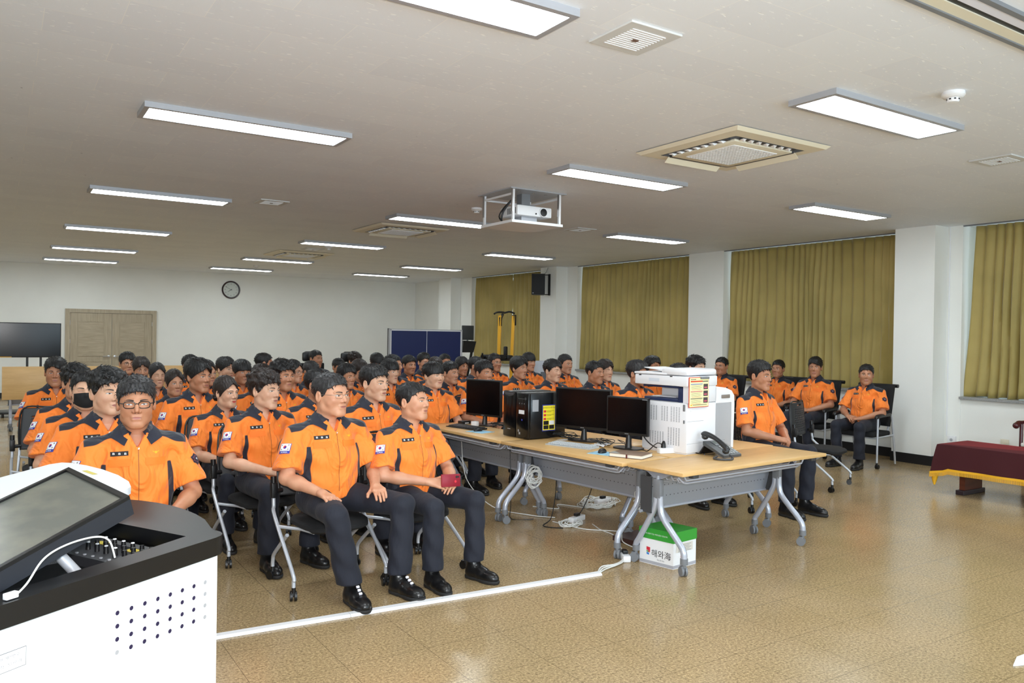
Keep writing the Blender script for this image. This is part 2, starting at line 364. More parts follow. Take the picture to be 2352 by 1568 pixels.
# ------------------------------------------------------------------ door in the far wall
d = link('door_1', None, kind='structure', loc=(2.40, Y1, 0))
b = MB(); b.box(-1.02, -.92, -.05, .0, 0, 2.14); b.box(.92, 1.02, -.05, .0, 0, 2.14); b.box(-.92, .92, -.05, .0, 2.05, 2.14); b.obj('door_frame', M_DOORV, d, 0)
for s in (-1, 1):
    b = MB(); x0, x1 = (-.915, -.004) if s < 0 else (.004, .915)
    b.box(x0, x1, -.03, -.0, .01, 2.045)
    lf = b.obj('door_leaf', M_DOORV, d, 0)
    b = MB()
    for (z0, z1) in ((0.15, 0.85), (1.0, 1.83)):
        b.box(x0 + .18, x1 - .18, -.034, -.03, z0, z1)
    b.obj('panel', M_DOOR, lf, 0)
    b = MB()
    for (z0, z1) in ((0.15, 0.85), (1.0, 1.83)):
        b.box(x0 + .165, x1 - .165, -.042, -.03, z1, z1 + .016); b.box(x0 + .165, x1 - .165, -.042, -.03, z0 - .016, z0); b.box(x0 + .165, x0 + .18, -.042, -.03, z0, z1); b.box(x1 - .18, x1 - .165, -.042, -.03, z0, z1)
    b.obj('moulding', M_DOORV, lf, 0)
    b = MB(); hx = -.07 if s < 0 else .07
    b.lathe([(0.03, 0), (0.03, .012), (.012, .014), (.012, .05)], (hx, -.03, .98), 'z', 20)
    b.v = [(v[0], -.03 - (v[2] - .98), .98 + (v[1] + .03)) for v in b.v]
    b.tube([(hx, -.075, .98), (hx + s * .13, -.08, .975)], .011); b.obj('door_handle', M_CHROME, lf)
    b = MB()
    for z in (.35, 1.3, 1.75): b.cyl((s * .918, -.04, z), (s * .918, -.04, z + .1), .009)
    b.obj('hinge', M_CHROME, lf)

# ------------------------------------------------------------------ ceiling fixtures
LW, LH = 1.476, 0.352
U = 1.546
def make_light():
    t = thing('ceiling_light', '', 'ceiling light', (0, 0, ZC))
    b = MB(); hx, hy = LW / 2, LH / 2; f = .035
    b.box(-hx, hx, -hy, -hy + f, -.038, 0); b.box(-hx, hx, hy - f, hy, -.038, 0); b.box(-hx, -hx + f, -hy + f, hy - f, -.038, 0); b.box(hx - f, hx, -hy + f, hy - f, -.038, 0)
    b.obj('frame', M_ALU, t, 0)
    b = MB(); c = .02; x, y = hx - f, hy - f; b.box(-x + .001, x - .001, -y + .001, y - .001, -.036, -.012)
    b.obj('diffuser', M_EMIT, t, 0); return t
_L = make_light(); _first = [True]
def place_light(x, y, label, group='rectangular ceiling lights'):
    o = _L if _first[0] else copy_tree(_L); _first[0] = False
    o.location = (x, y, ZC); o['label'] = label; o['group'] = group; return o
xa, xb, xc = 1.0092 * U, 3.2542 * U, 5.4574 * U
for i, y in enumerate([2.054, 3.910, 6.345, 8.801, 11.1, 13.02]):
    place_light(xa, y * U, ['largest ceiling light panel, cut by the top edge of the picture', 'long lit ceiling panel at upper left, nearest of its column', 'second lit panel from the front in the left column', 'third lit panel of the left column, before the far wall', 'fourth lit panel of the left column, above the door', 'farthest lit panel of the left column, above the door'][i])
for i, y in enumerate([2.069, 3.815, 6.195, 8.550, 11.016, 12.965]):
    place_light(xb, y * U, ['big lit ceiling panel at upper right, below the smoke detector', 'lit ceiling panel between the projector and the nearest air conditioner', 'lit ceiling panel partly hidden behind the ceiling projector', 'lit ceiling panel between the two farther air conditioners', 'lit ceiling panel just behind the farthest air conditioner', 'short looking lit panel above the wall clock'][i])
for i, y in enumerate([3.78, 5.965, 8.286, 10.664, 12.548]):
    place_light(xc, y * U, ['lit ceiling panel nearest the big white pillar at right', 'lit ceiling panel above the curtain gap, second of the right column', 'lit ceiling panel above the wall speaker, third of the right column', 'fourth lit panel of the right column, toward the far corner', 'farthest lit panel of the right column'][i])
for (x, y) in [(xa, 0.55 * U), (xb, 0.35 * U), (xc, 0.35 * U), (xc, 1.95 * U), (-1.6, 2.05 * U), (-1.6, 3.95 * U), (-1.6, 6.4 * U), (-1.6, 8.8 * U), (-1.6, 11.1 * U), (-1.6, 13.0 * U)]:  # unseen panels added beyond the visible grid to light the room
    place_light(x, y, 'added ceiling panel outside the picture, lighting the room', 'added ceiling lights outside the picture')

def make_ac():
    t = thing('air_conditioner', '', 'air conditioner', (0, 0, ZC))
    H = .545; b = MB()
    # outer bezel with slanted rim
    o = [(-H, -H), (H, -H), (H, H), (-H, H)]; i_ = [(-H + .03, -H + .03), (H - .03, -H + .03), (H - .03, H - .03), (-H + .03, H - .03)]; h = .40
    q = [(-h, -h), (h, -h), (h, h), (-h, h)]
    vs = [(x, y, -.006) for x, y in o] + [(x, y, -.03) for x, y in i_] + [(x, y, -.034) for x, y in q]
    fs = []
    for k in range(4): fs += [(k, (k + 1) % 4, 4 + (k + 1) % 4, 4 + k), (4 + k, 4 + (k + 1) % 4, 8 + (k + 1) % 4, 8 + k)]
    b.add(vs, fs); b.obj('bezel', M_BEIGE, t, 20)
    b = MB(); g = .335
    b.box(-g, g, -g, g, -.05, -.03, .006)
    ip = b.obj('intake_panel', M_BEIGE, t, 30)
    b = MB(); n = 16; r = .25
    for k in range(n + 1):
        s = -r + 2 * r * k / n
        b.box(s - .004, s + .004, -r, r, -.056, -.049); b.box(-r, r, s - .004, s + .004, -.056, -.049)
    b.obj('grille', M_WHITE, ip, 0)
    b = MB()
    for a in range(4):
        b.T = Matrix.Rotation(a * PI / 2, 4, 'Z'); b.box(-.30, .30, .345, .398, -.0385, -.02)
    b.T = None; b.obj('air_slot', M_DKGREY, t, 0)
    b = MB()
    for a in (1, 2):
        b.T = Matrix.Rotation(a * PI / 2, 4, 'Z')
        for k in range(7): x = -.26 + k * .087; b.add([(x, .345, -.039), (x + .035, .345, -.039), (x + .05, .395, -.039), (x + .012, .395, -.039), (x + .01, .37, -.056)], [(0, 1, 4), (1, 2, 4), (2, 3, 4), (3, 0, 4)])
    b.T = None; b.obj('vane', M_WHITE, t, 0)
    for a in (0, 3):
        b = MB(); b.T = Matrix.Rotation(a * PI / 2, 4, 'Z'); b.add([(-.31, .40, -.036), (.31, .40, -.036), (.31, .445, -.075), (-.31, .445, -.075), (-.31, .40, -.032), (.31, .40, -.032), (.31, .445, -.071), (-.31, .445, -.071)], [(0, 1, 2, 3), (4, 7, 6, 5), (0, 4, 5, 1), (2, 6, 7, 3), (0, 3, 7, 4), (1, 5, 6, 2)])
        b.T = None; b.obj('louver', M_BEIGE, t, 0)
    return t
ac = make_ac(); ac.location = (5.01, 4.49, ZC); ac['label'] = 'nearest beige four-way ceiling air conditioner with open louvers'; ac['group'] = 'ceiling air conditioners'
for (x, y, l) in [(5.0, 10.8, 'beige ceiling air conditioner left of the projector'), (4.97, 15.45, 'farthest beige ceiling air conditioner')]:
    c = copy_tree(ac); c.location = (x, y, ZC); c['label'] = l
def make_vent():
    t = thing('ceiling_vent', '', 'ceiling vent', (0, 0, ZC)); b = MB(); b.box(-.17, .17, -.17, .17, -.012, 0, .003); b.obj('plate', mat('pale_grey_plate', srgb(206, 206, 204), .5), t, 0)
    b = MB()
    for k in range(11): y = -.11 + .022 * k; b.box(-.11, .11, y, y + .008, -.016, -.012)
    b.obj('slat', M_WHITE, t, 0)
    b = MB(); b.box(-.016, .016, -.012, .012, -.019, -.012); b.obj('damper_knob', mat('brown_plastic', srgb(110, 84, 70), .5), t, 0); return t
v0 = make_vent()
for k, (x, y, l) in enumerate([(2.75, 3.12, 'square white ceiling vent at top centre, nearest the camera'), (2.73, 9.53, 'small square ceiling vent beside the second left-column light'), (7.06, 9.13, 'square ceiling vent right of the projector'), (7.10, 3.42, 'square ceiling vent cut by the right edge of the picture'), (4.9, 14.4, 'square ceiling vent just before the farthest air conditioner')]):
    c = v0 if k == 0 else copy_tree(v0); c.location = (x, y, ZC); c['label'] = l; c['group'] = 'square ceiling vents'
def make_smoke():
    t = thing('smoke_detector', '', 'smoke detector', (0, 0, ZC))
    b = MB(); b.lathe([(.066, 0), (.068, -.02), (.055, -.034), (.036, -.038)], n=28); b.obj('base', M_WHITE, t)
    b = MB(); b.lathe([(.036, -.036), (.036, -.052), (.030, -.062), (.0, -.064)], n=24); b.obj('sensor_cap', M_WHITE, t)
    b = MB()
    for k in range(8): a = k * PI / 4; b.T = Matrix.Rotation(a, 4, 'Z'); b.box(-.006, .006, .032, .0375, -.050, -.042)
    b.T = None; b.obj('slot', M_BLACK, t, 0); return t
s0 = make_smoke()
for k, (x, y, l) in enumerate([(4.96, 2.67, 'white smoke detector at upper right, nearest the camera'), (4.90, 8.40, 'white smoke detector left of the projector'), (4.99, 13.80, 'white smoke detector before the farthest air conditioner'), (5.08, 18.9, 'small white smoke detector above the wall clock')]):
    c = s0 if k == 0 else copy_tree(s0); c.location = (x, y, ZC); c['label'] = l; c['group'] = 'smoke detectors'
# projector on its lift
t = thing('projector_lift', 'white metal lift cage lowered from the ceiling around the projector', 'projector lift', (4.83, 7.3, 0))
b = MB(); b.box(-.36, .36, -.34, .34, ZC - .012, ZC - .001); b.obj('top_plate', M_ALU, t, 0)
b = MB(); b.box(-.33, .33, -.32, .32, 2.835, 2.865, .003); b.obj('tray', M_WHITE, t, 0)
for (x, y) in ((-.30, -.29), (.30, -.29), (-.30, .29), (.30, .29)):
    b = MB(); b.box(x - .012, x + .012, y - .012, y + .012, 2.865, ZC - .012); b.obj('rail', M_WHITE, t, 0)
    b = MB(); b.box(x - .018, x - .011, y - .014, y + .014, 2.95, ZC - .012); b.obj('slide', M_CHROME, t, 0)
b = MB(); b.box(-.30, .30, .28, .30, 3.13, 3.15); b.box(-.31, -.29, -.29, .29, 3.13, 3.15); b.box(.29, .31, -.29, .29, 3.13, 3.15); b.obj('crossbar', M_WHITE, t, 0)
b = MB(); b.box(-.08, .03, -.12, -.02, 3.06, ZC - .012); b.box(-.13, .08, -.15, .02, 3.05, 3.062); b.obj('bracket', M_GREYP, t, 0)
b = MB()
for (x, y) in ((-.18, -.2), (.18, -.2), (.0, -.22), (.1, .1)): b.lathe([(.018, 0), (.014, -.006)], (x, y, ZC - .012), n=14)
b.obj('screw', M_CHROME, t)
b = MB(); b.tube([(-.16, -.1, 3.14), (-.22, -.08, 3.07), (-.27, -.05, 2.98), (-.28, -.03, 2.90), (-.25, 0, 2.87)], .011, smooth=5); b.tube([(-.14, -.06, 3.14), (-.24, -.02, 3.03), (-.29, 0, 2.93), (-.22, .02, 2.87)], .008, smooth=5); b.obj('cable', M_BLACK, t)
t = thing('projector', 'white ceiling projector with a round dark lens in its lift cage', 'projector', (4.83, 7.3, 0))
b = MB(); b.box(-.20, .25, -.22, .12, 2.935, 3.045, .012); b.obj('housing', M_WHITE, t, 30)
b = MB(); b.cyl((.13, -.235, 2.985), (.13, -.205, 2.985), .050, n=32); b.obj('lens_ring', M_WHITE, t)
b = MB(); b.cyl((.13, -.240, 2.985), (.13, -.21, 2.985), .042, n=32); b.obj('lens', M_SCREEN, t)
b = MB(); b.cyl((.04, -.226, 2.965), (.04, -.215, 2.965), .009); b.obj('sensor', M_BLACK, t)
b = MB()
for k in range(8): x = -.196; y = -.19 + .022 * k; b.box(-.203, -.199, y, y + .008, 2.955, 3.02)
b.obj('side_vent', M_DKGREY, t, 0)
b = MB(); b.box(-.10, .10, -.15, .05, 2.866, 2.936); b.obj('mount', M_ALU, t, 0)
b = MB(); b.box(-.07, .0, -.1, .0, 3.045, 3.06); b.obj('top_mount', M_GREYP, t, 0)
# projection screen housing in the ceiling (top right corner)
t = thing('projection_screen_case', 'long ceiling case of a roll-up projection screen in the top right corner', 'projection screen', (5.4, 2.0, ZC))
b = MB(); b.box(-2.05, 1.9, .03, .055, -.02, 0); b.box(-2.05, 1.9, -.16, -.13, -.02, 0); b.box(-2.08, -2.05, -.16, .055, -.02, 0); b.obj('trim_frame', M_GREYP, t, 0)
b = MB(); b.box(-2.05, 1.9, -.035, .03, -.012, 0); b.obj('cover', M_BEIGE, t, 0)
b = MB(); b.box(-2.05, 1.9, -.075, -.035, -.006, 0); b.obj('slot', M_BLACK, t, 0)
b = MB(); b.box(-2.05, 1.9, -.13, -.075, -.016, 0); b.obj('hem_bar', mat('white_bar', srgb(225, 225, 235), .35), t, 0)
# clock
t = thing('wall_clock', 'round white wall clock with a thick dark rim on the far wall', 'clock', (5.26, Y1, 2.76))
b = MB()
def cf(r, h, a): return (r * math.cos(a), -h, r * math.sin(a))
def ring(mb, prof, n=40):
    vs = [cf(r, h, 2 * PI * k / n) for r, h in prof for k in range(n)]; fs = [(i * n + k, i * n + (k + 1) % n, (i + 1) * n + (k + 1) % n, (i + 1) * n + k) for i in range(len(prof) - 1) for k in range(n)]
    mb.add(vs, fs)
ring(b, [(.235, 0), (.24, .03), (.225, .048), (.205, .045), (.198, .022)]); b.obj('rim', mat('dark_brown_rim', srgb(46, 24, 26), .35), t)
b = MB(); ring(b, [(.001, .021), (.2, .021)]); b.obj('dial', mat('clock_dial', srgb(205, 210, 204), .5), t)
b = MB()
for h in range(12):
    a = PI / 2 - (h + 1) * PI / 6; cx, cz = .155 * math.cos(a), .155 * math.sin(a)
    add_text(b, str(h + 1), .05, lambda x, y: (cx + x, -.0235, cz + y))
b.obj('numeral', M_DKGREY, t, 0)
b = MB()
for (deg, L, w) in ((300, .16, .005), (236, .10, .008)):
    a = R(90 - deg); dx, dz = math.cos(a), math.sin(a); nx, nz = -dz, dx
    b.add([(-dx * .03 + nx * w, -.027, -dz * .03 + nz * w), (-dx * .03 - nx * w, -.027, -dz * .03 - nz * w), (dx * L - nx * w * .4, -.027, dz * L - nz * w * .4), (dx * L + nx * w * .4, -.027, dz * L + nz * w * .4)], [(0, 1, 2, 3)])
b.obj('hand', M_BLACK, t, 0)
# ================================================================== PEOPLE
f32 = np.float32
def grid(lo, hi, h):
    n = [int(math.ceil((b - a) / h)) + 1 for a, b in zip(lo, hi)]
    ax = [(lo[i] + h * np.arange(n[i])).astype(f32) for i in range(3)]
    X, Y, Z = np.meshgrid(*ax, indexing='ij'); return (X, Y, Z), lo, h
def cap(P, a, b, ra, rb=None, sy=1.0):
    rb = ra if rb is None else rb; X, Y, Z = P
    ax, ay, az = a; bx, by, bz = b; ay *= sy; by *= sy; Yq = Y * sy if sy != 1 else Y
    dx, dy, dz = bx - ax, by - ay, bz - az; L = dx * dx + dy * dy + dz * dz + 1e-12
    t = np.clip(((X - ax) * dx + (Yq - ay) * dy + (Z - az) * dz) / L, 0, 1)
    return np.sqrt((X - ax - t * dx) ** 2 + (Yq - ay - t * dy) ** 2 + (Z - az - t * dz) ** 2) - (ra + (rb - ra) * t)
def ell(P, c, r):
    X, Y, Z = P; k0 = np.sqrt(((X - c[0]) / r[0]) ** 2 + ((Y - c[1]) / r[1]) ** 2 + ((Z - c[2]) / r[2]) ** 2)
    return (k0 - 1) * min(r)
def smin(a, b, k):
    h = np.clip(0.5 + 0.5 * (b - a) / k, 0, 1); return b + (a - b) * h - k * h * (1 - h)
def smax(a, b, k): return -smin(-a, -b, k)
def snet(F, lo, h):
    """surface nets: (verts, quads)"""
    S = F < 0; nx, ny, nz = F.shape
    c = np.zeros((nx - 1, ny - 1, nz - 1), np.int8)
    for i in (0, 1):
        for j in (0, 1):
            for k in (0, 1): c += S[i:nx - 1 + i, j:ny - 1 + j, k:nz - 1 + k]
    act = (c > 0) & (c < 8); idx = np.argwhere(act); I, J, K = idx.T
    vid = np.full(act.shape, -1, np.int64); vid[act] = np.arange(len(idx))
    cv = {(i, j, k): F[I + i, J + j, K + k] for i in (0, 1) for j in (0, 1) for k in (0, 1)}
    acc = np.zeros((len(idx), 3)); cnt = np.zeros(len(idx))
    for ax in range(3):
        o = [a for a in range(3) if a != ax]
        for p in (0, 1):
            for q in (0, 1):
                A = [0, 0, 0]; A[o[0]] = p; A[o[1]] = q; B = list(A); B[ax] = 1
                fa, fb = cv[tuple(A)], cv[tuple(B)]; m = (fa < 0) != (fb < 0)
                t = np.where(m, fa / np.where(m, fa - fb, 1), 0)
                pt = np.zeros((len(idx), 3)); pt[:, o[0]] = p; pt[:, o[1]] = q; pt[:, ax] = t
                acc += pt * m[:, None]; cnt += m
    V = (idx + acc / cnt[:, None]) * h + np.array(lo)
    Q = []
    for ax in range(3):
        o = [a for a in range(3) if a != ax]
        sl0 = [slice(None)] * 3; sl1 = [slice(None)] * 3; sl0[ax] = slice(0, -1); sl1[ax] = slice(1, None)
        cr = S[tuple(sl0)] != S[tuple(sl1)]; e = np.argwhere(cr)
        e = e[(e[:, o[0]] > 0) & (e[:, o[1]] > 0) & (e[:, o[0]] < F.shape[o[0]] - 1) & (e[:, o[1]] < F.shape[o[1]] - 1)]
        u = np.zeros(3, int); w = np.zeros(3, int); u[o[0]] = 1; w[o[1]] = 1
        g = lambda a: vid[a[:, 0], a[:, 1], a[:, 2]]
        q = np.stack([g(e - u - w), g(e - w), g(e), g(e - u)], 1)
        s = S[e[:, 0], e[:, 1], e[:, 2]]; flip = s if ax != 1 else ~s
        q = np.where(flip[:, None], q, q[:, ::-1]); Q.append(q)
    return V.astype(f32), np.concatenate(Q)
def np_mesh(name, V, parts, mats, attr=None):
    """parts: list of (faces array (n,3|4), material index)"""
    me = D.meshes.new(name); nf = sum(len(f) for f, _ in parts); me.vertices.add(len(V)); me.vertices.foreach_set('co', np.asarray(V, f32).ravel())
    loops = np.concatenate([np.asarray(f).ravel() for f, _ in parts]).astype(np.int32)
    tot = np.concatenate([np.full(len(f), f.shape[1]) for f, _ in parts]).astype(np.int32); start = np.concatenate([[0], np.cumsum(tot)[:-1]]).astype(np.int32)
    me.loops.add(len(loops)); me.loops.foreach_set('vertex_index', loops); me.polygons.add(nf); me.polygons.foreach_set('loop_start', start)
    me.polygons.foreach_set('material_index', np.concatenate([np.full(len(f), m) for f, m in parts]).astype(np.int32))
    me.polygons.foreach_set('use_smooth', np.ones(nf, bool))
    for m in mats: me.materials.append(m)
    if attr is not None:
        for k, a in attr.items():
            at = me.attributes.new(k, 'FLOAT', 'POINT'); at.data.foreach_set('value', np.asarray(a, f32))
    me.update(calc_edges=True); me.validate(); return me

# ---------------------------------------------------------------- materials
def m_skin(name, col):
    m, nt, b, tc = nodes_mat(name, 0.48)
    n = N(nt, 'ShaderNodeTexNoise', Scale=18.0, Detail=4.0); nt.links.new(tc.outputs['Object'], n.inputs['Vector'])
    c = srgb(*col); d = (c[0] * .90, c[1] * .82, c[2] * .80, 1)
    nt.links.new(ramp(nt, n.outputs[0], [(0.35, d), (0.65, c)]), b.inputs['Base Color'])
    b.inputs['Subsurface Weight'].default_value = 0.12; b.inputs['Subsurface Radius'].default_value = (1, .35, .2); b.inputs['Subsurface Scale'].default_value = 0.008
    return m
SKIN = {'fair': m_skin('skin_fair', (216, 170, 141)), 'mid': m_skin('skin_medium', (202, 149, 118)), 'tan': m_skin('skin_tan', (186, 131, 99))}
M_BROW = mat('eyebrow_hair', srgb(34, 26, 24), .7); M_EYEW = mat('eye_white', srgb(206, 198, 192), .3); M_IRIS = mat('iris_dark_brown', srgb(30, 19, 15), .15)
M_LIP = mat('lips', srgb(172, 104, 92), .45); M_LIPR = mat('red_lips', srgb(196, 60, 56), .35); M_LID = mat('eyelid_line', srgb(52, 34, 30), .6)
def m_hair(name, col):
    m, nt, b, tc = nodes_mat(name, 0.5); mp = N(nt, 'ShaderNodeMapping'); mp.inputs['Scale'].default_value = (90, 90, 14); nt.links.new(tc.outputs['Object'], mp.inputs[0])
    n = N(nt, 'ShaderNodeTexNoise', Scale=1.0, Detail=3.0); nt.links.new(mp.outputs[0], n.inputs['Vector']); c = srgb(*col)
    nt.links.new(ramp(nt, n.outputs[0], [(0.35, (c[0] * .5, c[1] * .5, c[2] * .5, 1)), (0.7, (c[0] * 1.7, c[1] * 1.7, c[2] * 1.7, 1))]), b.inputs['Base Color'])
    bp = N(nt, 'ShaderNodeBump', Strength=0.7, Distance=0.003); nt.links.new(n.outputs[0], bp.inputs['Height']); nt.links.new(bp.outputs[0], b.inputs['Normal']); return m
HAIRM = {'black': m_hair('black_hair', (15, 13, 14)), 'brown': m_hair('dark_brown_hair', (34, 24, 20)), 'grey': m_hair('greying_hair', (36, 34, 35))}
C_OR = srgb(252, 140, 40); C_NAVY = srgb(25, 28, 42)
def m_shirt():
    m, nt, b, tc = nodes_mat('orange_navy_uniform_cloth', 0.72)
    at = N(nt, 'ShaderNodeAttribute'); at.attribute_name = 'yoke'
    f = ramp(nt, at.outputs['Fac'], [(0.0, (0, 0, 0)), (0.0001, (0, 0, 0)), (0.0012, (1, 1, 1))])
    n = N(nt, 'ShaderNodeTexNoise', Scale=7.0, Detail=3.0); nt.links.new(tc.outputs['Object'], n.inputs['Vector'])
    oc = ramp(nt, n.outputs[0], [(0.3, srgb(247, 123, 32)), (0.7, srgb(251, 135, 44))])
    nt.links.new(mix(nt, f, oc, C_NAVY), b.inputs['Base Color']); b.inputs['Sheen Weight'].default_value = 0.15
    mp = N(nt, 'ShaderNodeMapping'); mp.inputs['Scale'].default_value = (9, 9, 5); mp.inputs['Rotation'].default_value = (0.3, 0.5, 0.2); nt.links.new(tc.outputs['Object'], mp.inputs[0])
    n2 = N(nt, 'ShaderNodeTexNoise', Scale=1.0, Detail=2.5, Distortion=1.2); nt.links.new(mp.outputs[0], n2.inputs['Vector'])
    bp = N(nt, 'ShaderNodeBump', Strength=1.0, Distance=0.045); nt.links.new(n2.outputs[0], bp.inputs['Height']); nt.links.new(bp.outputs[0], b.inputs['Normal']); return m
M_SHIRT = m_shirt()
M_ORANGE = mat('orange_cloth', srgb(248, 120, 30), .72, bump=(30, .15)); M_NAVY = mat('navy_cloth', srgb(27, 30, 45), .75, bump=(40, .2), sheen=.03)
M_TROUS = mat('navy_trousers', srgb(22, 25, 38), .8, bump=(11, .9, (1.4, 1.4, .6)), sheen=.03)
M_SEAM = mat('zipper_seam', srgb(120, 62, 22), .6); M_ZIP = mat('zip_pull', (.5, .5, .5), .3, 1.0)
M_BOOT = mat('black_leather_boot', srgb(20, 19, 20), .28, bump=(26, .25)); M_SOLE = mat('boot_sole', srgb(34, 33, 33), .7)
M_FLAGW = mat('flag_white', srgb(238, 238, 240), .6); M_BLUE = mat('flag_blue', srgb(46, 52, 150), .6); M_RED = mat('flag_red', srgb(204, 40, 56), .6)
M_YEL = mat('gold_thread', srgb(236, 176, 34), .5); M_TAG = mat('black_name_tape', srgb(24, 22, 26), .7); M_PINK = mat('badge_grey', srgb(196, 190, 200), .6)
M_MAROON = mat('badge_maroon', srgb(96, 56, 78), .6); M_UNDER = mat('black_undershirt', srgb(20, 22, 28), .8)
M_FRAMEB = mat('black_glasses_frame', srgb(18, 18, 20), .3); M_FRAMEG = mat('steel_glasses_frame', (.35, .33, .3), .3, 1.0)

# ---------------------------------------------------------------- heads
def head_sdf(P, v):
    w, fat, jaw = v['w'], v['fat'], v['jaw']
    d = ell(P, (0, .022, .036), (.079 * w, .098, .086))
    d = smin(d, ell(P, (0, -.020, -.012), (.069 * w, .082, .088)), .03)
    d = smin(d, cap(P, (-.047 * w, -.006, -.070), (-.016, -.066, -.101 - jaw), .024 + fat * .6, .019 + fat * .5), .022)
    d = smin(d, cap(P, (.047 * w, -.006, -.070), (.016, -.066, -.101 - jaw), .024 + fat * .6, .019 + fat * .5), .022)
    d = smin(d, cap(P, (-.010, -.074, -.100 - jaw), (.010, -.074, -.100 - jaw), .0155), .018)
    d = smin(d, ell(P, (0, -.04, -.075), (.05 * w, .048, .035)), .02)
    for s in (-1, 1):
        d = smin(d, cap(P, (s * .040 * w, -.062, -.026), (s * .046 * w, -.048, -.040), .021 + fat), .02)       # cheek
        d = smax(d, -ell(P, (s * .033, -.108, .003), (.021, .017, .0115)), .012)                               # eye socket
        d = smin(d, ell(P, (s * .033, -.078, .0015), (.0165, .0115, .0125)), .006)                              # eyeball under lids
        d = smin(d, cap(P, (s * .016, -.095, .020), (s * .046, -.082, .021), .0055), .012)                     # brow ridge
    d = smin(d, cap(P, (0, -.094, .010), (0, -.112, -.028), .0058, .0098), .011)                                 # nose
    for s in (-1, 1): d = smin(d, ell(P, (s * .0125, -.098, -.033), (.0085, .010, .0078)), .006)
    d = smin(d, cap(P, (-.018, -.0885, -.058), (.018, -.0885, -.058), .0062), .009)
    d = smin(d, cap(P, (-.015, -.0885, -.071), (.015, -.0885, -.071), .0072), .009)
    d = smax(d, -cap(P, (-.021, -.0985, -.0645), (.021, -.0985, -.0645), .0016), .003)
    for s in (-1, 1):                                                                                            # ears
        e = ell(P, (s * .081 * w, .014, -.006), (.0115, .019, .033)); e = smax(e, -ell(P, (s * .091 * w, .010, -.003), (.007, .011, .020)), .005)
        d = smin(d, e, .007)
    n = cap(P, (0, .020, -.06), (0, .040, -.17), .056 + fat * 1.2, .060 + fat); d = smin(d, n, .03)
    return d
HV = {'a': dict(w=1.0, fat=0.0, jaw=0.0), 'b': dict(w=1.05, fat=.008, jaw=0.0), 'c': dict(w=.95, fat=-.003, jaw=.006), 'd': dict(w=1.02, fat=.004, jaw=.004), 'f': dict(w=.92, fat=-.001, jaw=-.006)}
def project_y(v, X, Z):
    """front surface y of the head at (x, z)"""
    ys = np.linspace(-.14, -.02, 61, dtype=f32); XX = X[:, None] + 0 * ys; ZZ = Z[:, None] + 0 * ys; YY = 0 * XX + ys
    F = head_sdf((XX, YY, ZZ), v); neg = F < 0; k = np.argmax(neg, 1); k = np.clip(k, 1, 60); r = np.arange(len(X))
    a, b = F[r, k - 1], F[r, k]; return ys[k - 1] + (ys[k] - ys[k - 1]) * a / (a - b + 1e-9)
def decal(v, fx, nu, nw, off):
    """strip of quads laid on the face; fx(u,w)->(x,z)"""
    us, ws = np.meshgrid(np.linspace(0, 1, nu), np.linspace(0, 1, nw), indexing='ij'); x, z = fx(us.ravel(), ws.ravel())
    y = project_y(v, x.astype(f32), z.astype(f32)) - off; V = np.stack([x, y, z], 1)
    a = (np.arange(nu - 1)[:, None] * nw + np.arange(nw - 1)).ravel(); return V, np.stack([a, a + nw, a + nw + 1, a + 1], 1)
_heads = {}
